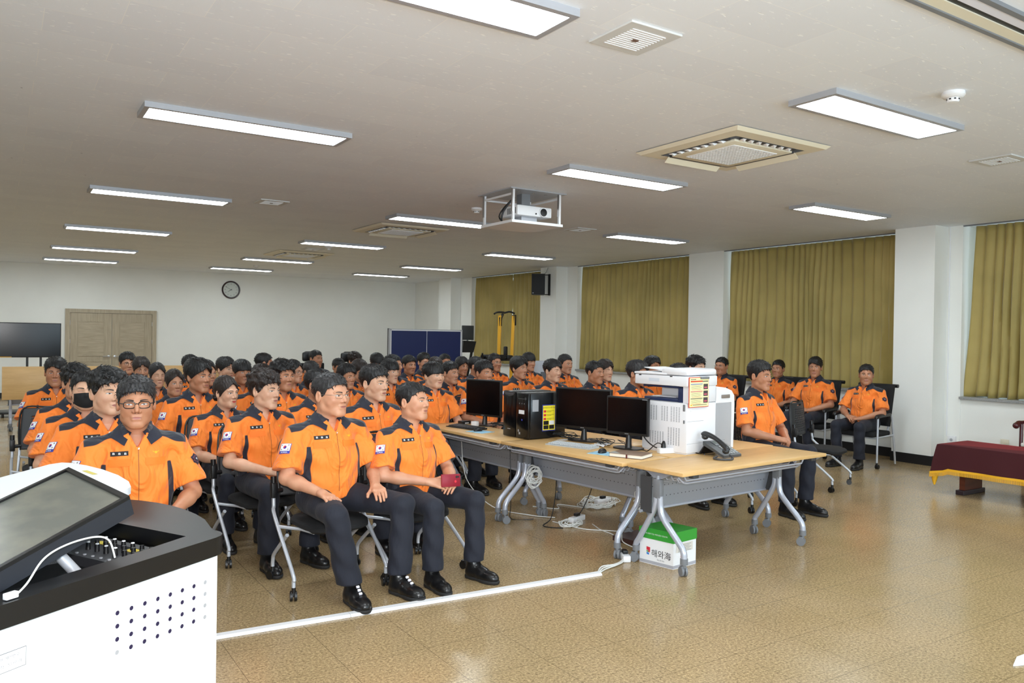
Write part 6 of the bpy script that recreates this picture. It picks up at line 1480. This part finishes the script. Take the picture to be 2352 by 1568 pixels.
# rosewood armchair cut by the right edge
t = thing('rosewood_armchair', 'rosewood armchair with white seat, cut by the right edge', 'armchair', (10.22, 4.22, 0), R(-90)); M_RW = mat('rosewood', srgb(72, 22, 26), .25)
b = MB(); b.box(-.27, .27, -.27, .27, .40, .455, .01); b.obj('seat_frame', M_BLACK, t, 30); b = MB(); b.box(-.28, .28, -.29, .26, .455, .50, .016); b.obj('cushion', mat('white_cushion', srgb(226, 220, 212), .8, noise=(18, .08)), t, 30)
for s in (-1, 1):
    b = MB(); b.tube([(s * .29, -.36, .70), (s * .29, -.31, .725), (s * .29, -.20, .73), (s * .29, .25, .735)], [.032, .030, .020, .018], 12, smooth=5); b.sphere((s * .29, -.37, .700), .036, 14, 10); b.obj('armrest', M_RW, t)
    b = MB(); b.tube([(s * .29, -.24, .72), (s * .28, -.27, .45)], .020, 10); b.obj('arm_post', M_RW, t)
    for y in (-.25, .25):
        b = MB(); b.box(s * .25 - .02, s * .25 + .02, y - .02, y + .02, 0, .41); b.obj('leg', M_RW, t, 0)
b = MB(); b.box(-.27, .27, .25, .29, .5, 1.05, .01); b.obj('backrest', M_RW, t, 30)
# wall outlet, conduit
t = thing('wall_outlet', 'white wall outlet at the foot of the conduit beside the pillar', 'outlet', (10.73, 5.70, .345)); b = MB(); b.box(-.03, 0, -.055, .055, -.05, .05, .004); b.obj('box', M_WHITE, t, 30); b = MB(); b.cyl((-.034, .0, 0), (-.030, 0, 0), .02); b.obj('socket', M_ALU, t)
b = MB(); b.tube([(10.722, 5.775, .39), (10.722, 5.775, 3.19)], .007, 8); b.obj('conduit', M_WHITE, None, label='thin white cable conduit running down beside the big pillar', cat='conduit')
t = thing('wall_outlet', 'small cream wall outlet above the red cloth', 'outlet', (10.71, 5.03, .40)); b = MB(); b.box(-.012, 0, -.05, .05, -.03, .03, .003); b.obj('box', M_BEIGE, t, 30)
# wall speaker
t = thing('wall_speaker', 'black loudspeaker hung on the far white pillar', 'speaker', (10.20, 14.68, 2.80), R(-38))
b = MB(); b.prism([(-.15, -.13), (.15, -.13), (.11, .13), (-.11, .13)], -.235, .235, lambda a, c, h: (a, c, h)); b.obj('cabinet', M_BLACK, t, 30); b = MB(); b.box(-.145, .145, -.138, -.130, -.23, .23, .002); b.obj('grille', mat('speaker_grille', srgb(26, 28, 32), .7), t, 30)
b = MB(); b.box(-.125, -.105, -.141, -.138, -.205, -.185); b.obj('badge', M_ALU, t, 0)
b = MB(); b.T = (Matrix.Translation((10.20, 14.68, 2.80)) @ Matrix.Rotation(R(-38), 4, 'Z')).inverted(); b.tube([(10.27, 14.70, 3.02), (10.40, 14.55, 3.02)], .010, 8); b.tube([(10.27, 14.70, 2.58), (10.40, 14.55, 2.58)], .010, 8); b.box(10.385, 10.42, 14.53, 14.57, 2.56, 3.04); b.T = None; b.obj('bracket', M_BLACK, t)
b = MB(); b.tube([(10.35, 14.7, 3.02), (10.40, 14.66, 3.10), (10.41, 14.62, 3.19)], .004, 6); b.obj('speaker_wire', M_DKGREY, None, label='thin wire rising from the wall speaker to the ceiling', cat='wire')
# TV on a stand (far left)
t = thing('television', 'large black flat television on a floor stand at far left', 'television', (.10, 17.5, 0)); b = MB(); b.box(-.93, .93, -.03, .04, 1.10, 1.752, .006); b.obj('frame', M_BLACK, t, 30); b = MB(); b.box(-.915, .915, -.034, -.030, 1.118, 1.738); b.obj('screen', M_SCREEN, t, 0)
for x in (.38, .60): b = MB(); b.box(x - .02, x + .02, .03, .06, .10, 1.3); b.obj('post', M_BLACK, t, 0)
b = MB(); b.box(-.1, .9, -.25, .35, .06, .10, .01); b.obj('base', M_BLACK, t, 30)
for (x, y) in ((0, -.2), (.8, -.2), (0, .3), (.8, .3)): caster(x, y, M_CASTER, t, .025)
b = MB(); b.box(-.06, .13, -.036, -.034, 1.103, 1.116); b.obj('yellow_sticker', M_YEL, t, 0)
# ping pong table folded upright
t = thing('table_tennis_table', 'blue table tennis half table folded upright with white border lines', 'table tennis table', (7.68, 15.2, 0)); M_PP = mat('table_tennis_blue', srgb(27, 40, 88), .35)
b = MB(); b.box(-.84, .84, -.012, .012, .30, 1.735); b.obj('playing_surface', M_PP, t, 0)
b = MB(); b.box(-.84, .84, -.0142, -.012, 1.715, 1.735); b.box(-.84, .84, -.0142, -.012, .30, .32); b.box(-.84, -.82, -.0142, -.012, .3, 1.735); b.box(.82, .84, -.0142, -.012, .3, 1.735); b.box(-.004, .004, -.0142, -.012, .32, 1.715); b.obj('white_line', M_WHITE, t, 0)
b = MB(); b.box(-.86, -.84, -.02, .05, .28, 1.755); b.box(.84, .86, -.02, .05, .28, 1.755); b.box(-.86, .86, .012, .05, 1.735, 1.75); b.obj('edge_frame', M_ALU, t, 0)
b = MB(); b.box(-.6, -.56, .0, .5, .05, .09); b.box(.56, .6, .0, .5, .05, .09); b.tube([(-.58, .03, .07), (-.58, .03, .4)], .018); b.tube([(.58, .03, .07), (.58, .03, .4)], .018); b.obj('undercarriage', M_BLACK, t, 0)
for (x, y) in ((-.58, .02), (.58, .02), (-.58, .48), (.58, .48)): caster(x, y, M_CASTER, t, .025)
b = MB(); b.box(-.86, -.83, .06, .10, .5, 1.76); b.obj('second_half_edge', M_DKGREY, t, 0)
# treadmill
t = thing('treadmill', 'black treadmill with an upright screen behind the table tennis table', 'treadmill', (9.0, 15.75, 0)); b = MB(); b.box(-.15, .15, -.02, .03, 1.53, 1.86, .01); b.obj('screen', mat('matte_screen', srgb(52, 54, 56), .5), t, 30)
b = MB(); b.prism([(-.19, 1.25), (.10, 1.25), (.17, 1.50), (-.16, 1.52)], -.1, .12, lambda a, z, h: (a, h, z)); b.obj('console', M_BLACK, t, 30)
b = MB(); b.tube([(.14, 0, 1.45), (.10, .1, .9), (.05, .3, .15)], .03); b.tube([(-.5, 0, 1.3), (-.52, .1, .8), (-.55, .3, .15)], .03); b.box(-.62, .12, .0, 1.6, .05, .18, .01); b.obj('deck_frame', M_BLACK, t, 30)
b = MB(); b.tube([(0, .01, 1.5), (0, .01, 1.58)], .02); b.obj('screen_neck', M_GREYP, t)
# pull-up and dip station
t = thing('pull_up_station', 'yellow and black pull-up and dip station before the farthest curtains', 'exercise machine', (8.80, 13.95, 0)); M_YS = mat('yellow_steel', srgb(214, 156, 24), .4)
for (x, x2) in ((-.07, -.13), (.27, .16)):
    b = MB(); b.T = None; b.tube([(x, 0, 2.06), (x2, -.06, 0.06)], .044, 4); b.obj('upright', M_YS, t, 0)
b = MB(); b.tube([(-.27, -.10, 2.085), (-.18, -.08, 2.12), (-.02, -.05, 2.125), (.02, -.04, 2.115), (.14, -.04, 2.14), (.26, -.04, 2.11)], .019, 10, smooth=4); b.tube([(.0, 0, 2.10), (-.04, 0, 2.0), (-.06, 0, 1.86)], .026, 8); b.box(.25, .31, -.04, .04, 1.86, 2.08); b.box(-.10, -.04, -.035, .035, 1.84, 2.02); b.obj('pull_up_bar', M_BLACK, t)
b = MB(); b.box(-.48, .02, -.15, .08, 1.17, 1.25, .02); b.box(-.58, .35, -.06, -.02, 1.12, 1.17); b.obj('arm_pad', M_BLACK, t, 30); b = MB(); b.box(.03, .18, -.15, .08, 1.15, 1.24, .02); b.box(.06, .14, .0, .06, 1.2, 1.42, .02); b.obj('back_pad', M_BLACK, t, 30)
b = MB(); b.tube([(.18, -.05, 1.15), (.38, -.12, 1.18), (.46, -.12, 1.17)], [.02, .018, .022], 8); b.tube([(-.5, -.05, 1.15), (-.55, -.12, 1.28)], .018, 8); b.obj('dip_handle', M_BLACK, t)
b = MB(); b.box(-.55, .45, -.09, -.03, .0, .06); b.box(-.55, -.49, -.5, .6, 0, .06); b.box(.39, .45, -.5, .6, 0, .06); b.obj('base_frame', M_YS, t, 0)
b = MB(); b.prism([(.17, 1.10), (.33, 1.10), (.20, .98)], -.05, -.02, lambda a, z, h: (a, h, z)); b.obj('gusset', M_YS, t, 0)
# white machine in the corner behind
t = thing('white_appliance', 'pale plastic-wrapped appliance under the far curtains, beside the pillar', 'appliance', (9.72, 13.75, 0)); b = MB(); b.box(-.28, .26, -.2, .2, .02, 1.12, .02); b.obj('body', mat('pale_appliance', srgb(186, 190, 200), .35), t, 30); b = MB(); b.box(-.22, .2, -.205, -.2, .72, .90); b.obj('window', mat('smoky_plastic', srgb(110, 114, 124), .25), t, 0)
b = MB(); b.box(-.1, .12, -.22, -.2, .60, .66, .004); b.obj('handle', M_GREYP, t, 30)
# ================================================================== THE AUDIENCE
# x, y (hips), head height, body turn, head turn, looks, who (used in the label of the person and the chair)
PEOPLE = [
 (0.65, 4.80, 1.415, -2, -4, dict(head='a', hair='up', hcol='grey', skin='tan', pose='apart', glasses='rect', lod=.003, gaze=-.2, wide=1.03), 'man in dark rectangular glasses right behind the lectern, looking at the camera'),
 (0.59, 5.60, 1.42, 0, 14, dict(under=True, head='b', hair='curly', skin='fair', pose='clasp', lod=.0034, gaze=.6, wide=1.06), 'full-faced young man with wavy black hair, second behind the lectern'),
 (0.53, 6.35, 1.38, 0, -2, dict(head='b', hair='crop', skin='fair', pose='clasp', mask=True, closed=True), 'man wearing a black face mask'),
 (0.52, 7.10, 1.385, 0, 12, dict(head='a', hair='curly', skin='mid', pose='clasp'), 'man mostly hidden directly behind the masked man'),
 (0.49, 9.00, 1.39, 0, -6, dict(head='d', hair='side', skin='tan', pose='clasp', lod=.0038, gaze=.3, tilt=4), 'man with tousled hair sitting alone at far left'),
 (1.40, 11.20, 1.38, 0, 6, dict(head='a', hair='side', skin='mid', pose='clasp', glasses='round'), 'man in round glasses before the wooden double door'),
 (1.44, 10.30, 1.34, 0, 0, dict(head='a', hair='part', hcol='brown', skin='mid', pose='clasp', tilt=6), 'man with parted fringe just before the round-glasses man'),
 (1.41, 9.00, 1.33, 0, 6, dict(head='f', hair='bun', skin='fair', pose='clasp', closed=True, fem=True, wide=.93), 'woman with closed eyes and pinned black hair'),
 (1.42, 8.10, 1.30, 2, 6, dict(head='f', hair='bun', hcol='brown', skin='mid', pose='clasp', fem=True, wide=.95), 'woman with brown tied hair, just in front of the woman with closed eyes'),
 (2.04, 10.60, 1.37, 0, 24, dict(head='a', hair='crop', skin='tan', pose='clasp'), 'short-haired man half hidden in the back left row'),
 (1.47, 7.30, 1.42, 6, 20, dict(under=True, head='c', hair='part', skin='tan', pose='apart', lod=.0038, gaze=.6), 'young man with parted black hair holding a brown notebook'),
 (1.83, 8.66, 1.37, 2, 18, dict(head='f', hair='tied', skin='mid', pose='clasp', glasses='thin', fem=True, wide=.95), 'woman in thin glasses hidden behind the parted-hair young man'),
 (2.31, 9.90, 1.35, 4, 20, dict(head='b', hair='part', skin='fair', pose='clasp', gaze=.4), 'fair young man with side-swept fringe, back left'),
 (2.31, 9.12, 1.35, 2, 4, dict(head='b', hair='bowl', skin='tan', pose='clasp'), 'round-faced man with a low straight fringe'),
 (3.07, 11.00, 1.38, 10, 70, dict(head='a', hair='crop', skin='tan', pose='clasp'), 'man turned away in the back row, only dark hair showing'),
 (2.25, 8.15, 1.35, 4, 30, dict(head='a', hair='crop', hcol='brown', skin='tan', pose='clasp', tilt=10), 'man hidden behind the wavy-haired front young man'),
 (1.55, 6.62, 1.31, 8, 16, dict(head='f', hair='bun', hcol='brown', skin='fair', pose='clasp', lod=.0034, fem=True, smile=.25, gaze=.5, wide=.95), 'woman with red lips and low bun, second row left'),
 (1.66, 5.92, 1.38, 10, 20, dict(under=True, head='c', hair='curly', hcol='brown', skin='fair', pose='clasp', lod=.0032, gaze=.5, wide=1.02), 'young man with wavy brown hair and clasped hands, second row'),
 (2.24, 7.38, 1.405, 6, 10, dict(under=True, head='b', hair='curly', skin='tan', pose='clasp', gaze=.5, lod=.0038), 'broad-faced man with swept-up fringe and black undershirt'),
 (2.82, 8.90, 1.36, 6, 24, dict(head='f', hair='tied', skin='mid', pose='clasp', glasses='round', fem=True, wide=.95), 'woman in round glasses behind the swept-up-fringe man'),
 (4.29, 12.40, 1.39, 4, 14, dict(head='d', hair='crop', skin='tan', pose='clasp', closed=True), 'man with a buzz cut in the last row beside a headrest'),
 (3.19, 9.40, 1.33, 4, 14, dict(head='a', hair='crop', hcol='grey', skin='tan', pose='clasp', tilt=10), 'man with receding hair and lowered head, middle back'),
 (2.30, 6.60, 1.36, 8, 30, dict(head='a', hair='crop', skin='tan', pose='clasp', lod=.0038), 'crop-haired man seen in profile behind the front man in glasses'),
 (1.84, 5.02, 1.41, 8, 16, dict(head='d', hair='crop', hcol='grey', skin='mid', pose='thigh', lod=.0028, glasses='thin', gaze=.8, wide=1.10), 'older front-row man in half-rim glasses, hands on his thighs'),
 (4.22, 11.20, 1.30, 4, 6, dict(head='a', hair='crop', skin='tan', pose='clasp', tilt=8), 'tanned man with a buzz cut lowering his head, back row'),
 (4.79, 12.00, 1.36, 2, 6, dict(head='a', hair='curly', hcol='brown', skin='mid', pose='clasp', tilt=6), 'tousle-haired man in the back row beside a black headrest'),
 (3.22, 8.30, 1.33, 6, 10, dict(head='c', hair='side', skin='tan', pose='clasp', gaze=.5, tilt=2), 'lean-faced man just right of the half-rim glasses man'),
 (3.78, 9.30, 1.34, 4, 12, dict(head='f', hair='bowl', hcol='brown', skin='mid', pose='clasp', fem=True, tilt=4, wide=.95), 'woman with short brown fringed hair'),
 (4.74, 11.00, 1.38, 4, 0, dict(head='a', hair='bowl', skin='mid', pose='clasp', tilt=14), 'man with bowed head and thick black hair, back row'),
 (2.53, 5.92, 1.42, 8, 14, dict(under=True, head='c', hair='up', skin='fair', pose='clasp', lod=.0032, gaze=.6, wide=1.03), 'fair man with short fringe between the two front-row men'),
 (4.36, 9.60, 1.40, 4, 34, dict(head='b', hair='crop', skin='mid', pose='clasp'), 'heavy man in profile behind the bowl-cut young man'),
 (3.83, 8.50, 1.37, 4, 10, dict(under=True, head='c', hair='bowl', skin='fair', pose='clasp', gaze=.5), 'young man with a black bowl cut'),
 (2.44, 5.02, 1.335, 10, 18, dict(head='d', hair='crop', skin='mid', pose='phone', lod=.0028, gaze=.8, tilt=-5, wide=1.04), 'front-row man with a crew cut holding the red phone'),
 (4.98, 10.40, 1.36, 0, 8, dict(head='a', hair='up', skin='tan', pose='clasp', gaze=.5), 'young man with upswept hair before the blue board'),
 (5.52, 11.00, 1.38, 0, 4, dict(head='a', hair='side', skin='mid', pose='clasp', glasses='thin'), 'man in glasses before the white line of the blue board'),
 (3.93, 7.60, 1.37, 4, 8, dict(head='b', hair='bowl', skin='fair', pose='thigh', smile=.9, lod=.0038, wide=1.06), 'smiling chubby young man left of the first monitor'),
 (4.99, 9.60, 1.36, 0, 4, dict(head='f', hair='bowl', hcol='brown', skin='mid', pose='clasp', fem=True, tilt=10, wide=.95), 'brown-haired person hidden behind the smiling young man'),
 (6.05, 11.30, 1.36, 0, -4, dict(head='a', hair='crop', skin='tan', pose='clasp', closed=True), 'squinting man at the right edge of the blue board'),
 (4.62, 8.50, 1.34, 2, 14, dict(head='c', hair='up', skin='mid', pose='clasp', gaze=.6), 'young man directly right of the smiling one'),
 (5.80, 10.30, 1.33, 0, 0, dict(head='c', hair='part', skin='tan', pose='clasp'), 'small-faced man below the treadmill'),
 (5.63, 9.60, 1.37, 0, 34, dict(head='d', hair='crop', skin='tan', pose='clasp'), 'man in profile hidden behind the man above the first monitor'),
 (4.68, 7.80, 1.38, 2, 4, dict(head='c', hair='side', skin='tan', pose='clasp', gaze=.4), 'man with shaggy fringe whose face shows above the first monitor'),
 (6.49, 10.50, 1.39, -2, 6, dict(head='d', hair='crop', skin='tan', pose='clasp', glasses='thin'), 'man in glasses before the yellow pull-up station'),
 (5.69, 8.60, 1.39, 0, 10, dict(head='c', hair='part', skin='mid', pose='clasp', gaze=.6), 'slim young man with parted hair above the computer towers'),
 (7.00, 10.30, 1.40, -4, 4, dict(head='c', hair='bowl', skin='mid', pose='clasp'), 'young man with low fringe beside the speaker pillar'),
 (5.79, 8.00, 1.38, -2, 12, dict(head='d', hair='side', skin='fair', pose='clasp', closed=True, gaze=.5), 'man with wavy combed hair above the widest monitor, eyes narrowed'),
 (6.96, 9.30, 1.41, -2, 6, dict(head='c', hair='crop', skin='mid', pose='clasp', gaze=.5), 'young man with short hair against the white pier'),
 (6.06, 7.50, 1.38, -2, 12, dict(head='d', hair='crop', skin='tan', pose='clasp', gaze=.7), 'tanned man with a flat top above the widest monitor'),
 (6.81, 8.20, 1.36, -2, -2, dict(head='c', hair='part', hcol='brown', skin='fair', pose='clasp', smile=.5, closed=True), 'gently smiling man behind the flat-top man'),
 (6.02, 6.70, 1.41, -2, 18, dict(head='c', hair='side', hcol='grey', skin='tan', pose='clasp', gaze=.8), 'gaunt older man in profile left of the printer'),
 (7.74, 8.30, 1.41, -4, 6, dict(head='a', hair='side', skin='tan', pose='clasp', gaze=.3), 'young man with dark brows behind the printer feeder'),
 (5.96, 5.98, 1.41, -4, 6, dict(head='a', hair='crop', skin='tan', pose='clasp'), 'man hidden behind the printer, only his forehead showing'),
 (7.57, 7.30, 1.45, -4, 4, dict(head='b', hair='curly', skin='fair', pose='clasp', gaze=.5), 'man with upright curly hair above the printer'),
 (9.60, 8.74, 1.38, -84, 10, dict(head='b', hair='crop', skin='tan', pose='clasp', glasses='thin'), 'man in thin glasses seated by the wall, looking left'),
 (10.06, 8.02, 1.36, -84, 10, dict(head='a', hair='crop', skin='tan', pose='clasp'), 'man hidden behind the upright man, only a shoulder badge showing'),
 (6.33, 5.25, 1.485, 0, 0, dict(wide=.88, head='c', hair='up', skin='tan', pose='clasp', lod=.0034, gaze=.8), 'upright man with swept-back hair at the table right end'),
 (9.83, 7.20, 1.43, -82, 20, dict(head='c', hair='side', skin='tan', pose='clasp', gaze=-.3), 'slim man seated before the wide curtains, second from right'),
 (9.70, 6.32, 1.36, -84, 27, dict(under=True, head='d', hair='crop', skin='tan', pose='clasp', smile=.5), 'rightmost seated man, hands clasped, in an armchair by the pillar'),
]
for i, (x, y, zt, by, hy, kw, who) in enumerate(PEOPLE):
    s = zt / 1.353; s = .6 * s + .4 * min(s, 1.05)
    person(x, y, s, by, hy, who + ', in orange uniform' if len(who.split()) <= 13 else who, **kw)
    if i in (53, 54, 56, 57): armchair(x, y, by, 'black armchair by the windows seating the ' + {53: 'man in thin glasses', 54: 'man hidden behind the upright man', 56: 'second man from the right', 57: 'rightmost seated man'}[i])
    elif i in (20, 25): pass
    else:
        w = who.split(',')[0].split()[:12]; chair(x, y + .02, by * .7, 'black chair under the ' + ' '.join(w))
_of2 = copy_tree(_of); _of2.location = (4.29, 12.40, 0); _of2['label'] = 'black office chair under the buzz-cut man of the last row'
_of3 = copy_tree(_of); _of3.location = (4.79, 12.0, 0); _of3['label'] = 'black office chair under the tousle-haired back row man'
chair(.42, 8.10, 4, 'empty mesh-back chair between the lone far-left man and the masked man')
chair(7.84, 5.62, 18, 'empty mesh-back chair right of the upright man, with its seat down')
chair(6.95, 6.35, -10, 'empty dark chair behind the upright man at the table end')
# red phone in the front-row man's hands
t = thing('smartphone', 'red smartphone case held by the front-row man with the crew cut', 'phone')
Mp = Matrix.Translation((2.5, 4.7, .7)); b = MB(); b.box(-.078, .078, -.006, .006, -.042, .042, .003); ph = b.obj('case', mat('dark_red_case', srgb(140, 18, 40), .4), t, 30)
b = MB(); b.cyl((.045, -.008, .022), (.045, -.005, .022), .008, n=12); b.cyl((.060, -.008, .022), (.060, -.005, .022), .006, n=12); b.obj('camera_lens', M_BLACK, t)
b = MB(); b.cyl((.035, -.0075, -.008), (.035, -.0055, -.008), .009, n=14); b.obj('round_mark', M_RED, t)
_pp = bpy.data.objects['person.032']
_s = _pp.scale[0]; a_ = R(10); lx, ly, lz = .075, -.335, .668
t.location = (2.44 + (lx * math.cos(a_) - ly * math.sin(a_)), 5.02 + (lx * math.sin(a_) + ly * math.cos(a_)), lz); t.rotation_euler = (R(-8), R(4), R(8))
# brown notebook in the parted-hair young man's hand
t = thing('notebook', 'brown notebook held in the lap of the parted-hair young man', 'notebook', (1.60, 7.00, .665), R(30)); b = MB(); b.box(-.10, .10, -.07, .07, 0, .004, .001); b.box(-.10, .10, -.07, .07, .018, .022, .001); b.obj('cover', mat('brown_leather', srgb(110, 88, 72), .55), t, 30); b = MB(); b.box(-.095, .097, -.066, .066, .004, .018); b.obj('pages', mat('paper_pages', srgb(232, 228, 216), .8), t, 0)

# reflective lace bars on the boots of the front man in glasses
_f = bpy.data.objects['person.023']
M_REFL = mat('reflective_lace_bar', srgb(246, 244, 255), .3, emit=(.8, .8, 1, .0))
for _b in [c for c in _f.children if c.name.startswith('boot')]:
    b = MB()
    for k in range(3): b.T = Matrix.Translation((0, -.066 - .021 * k, .118 - .0135 * k)) @ Matrix.Rotation(R(34), 4, 'X'); b.box(-.008, .008, -.006, .006, -.004, .004)
    b.T = None; b.obj('lace_bar', M_REFL, _b, 0)
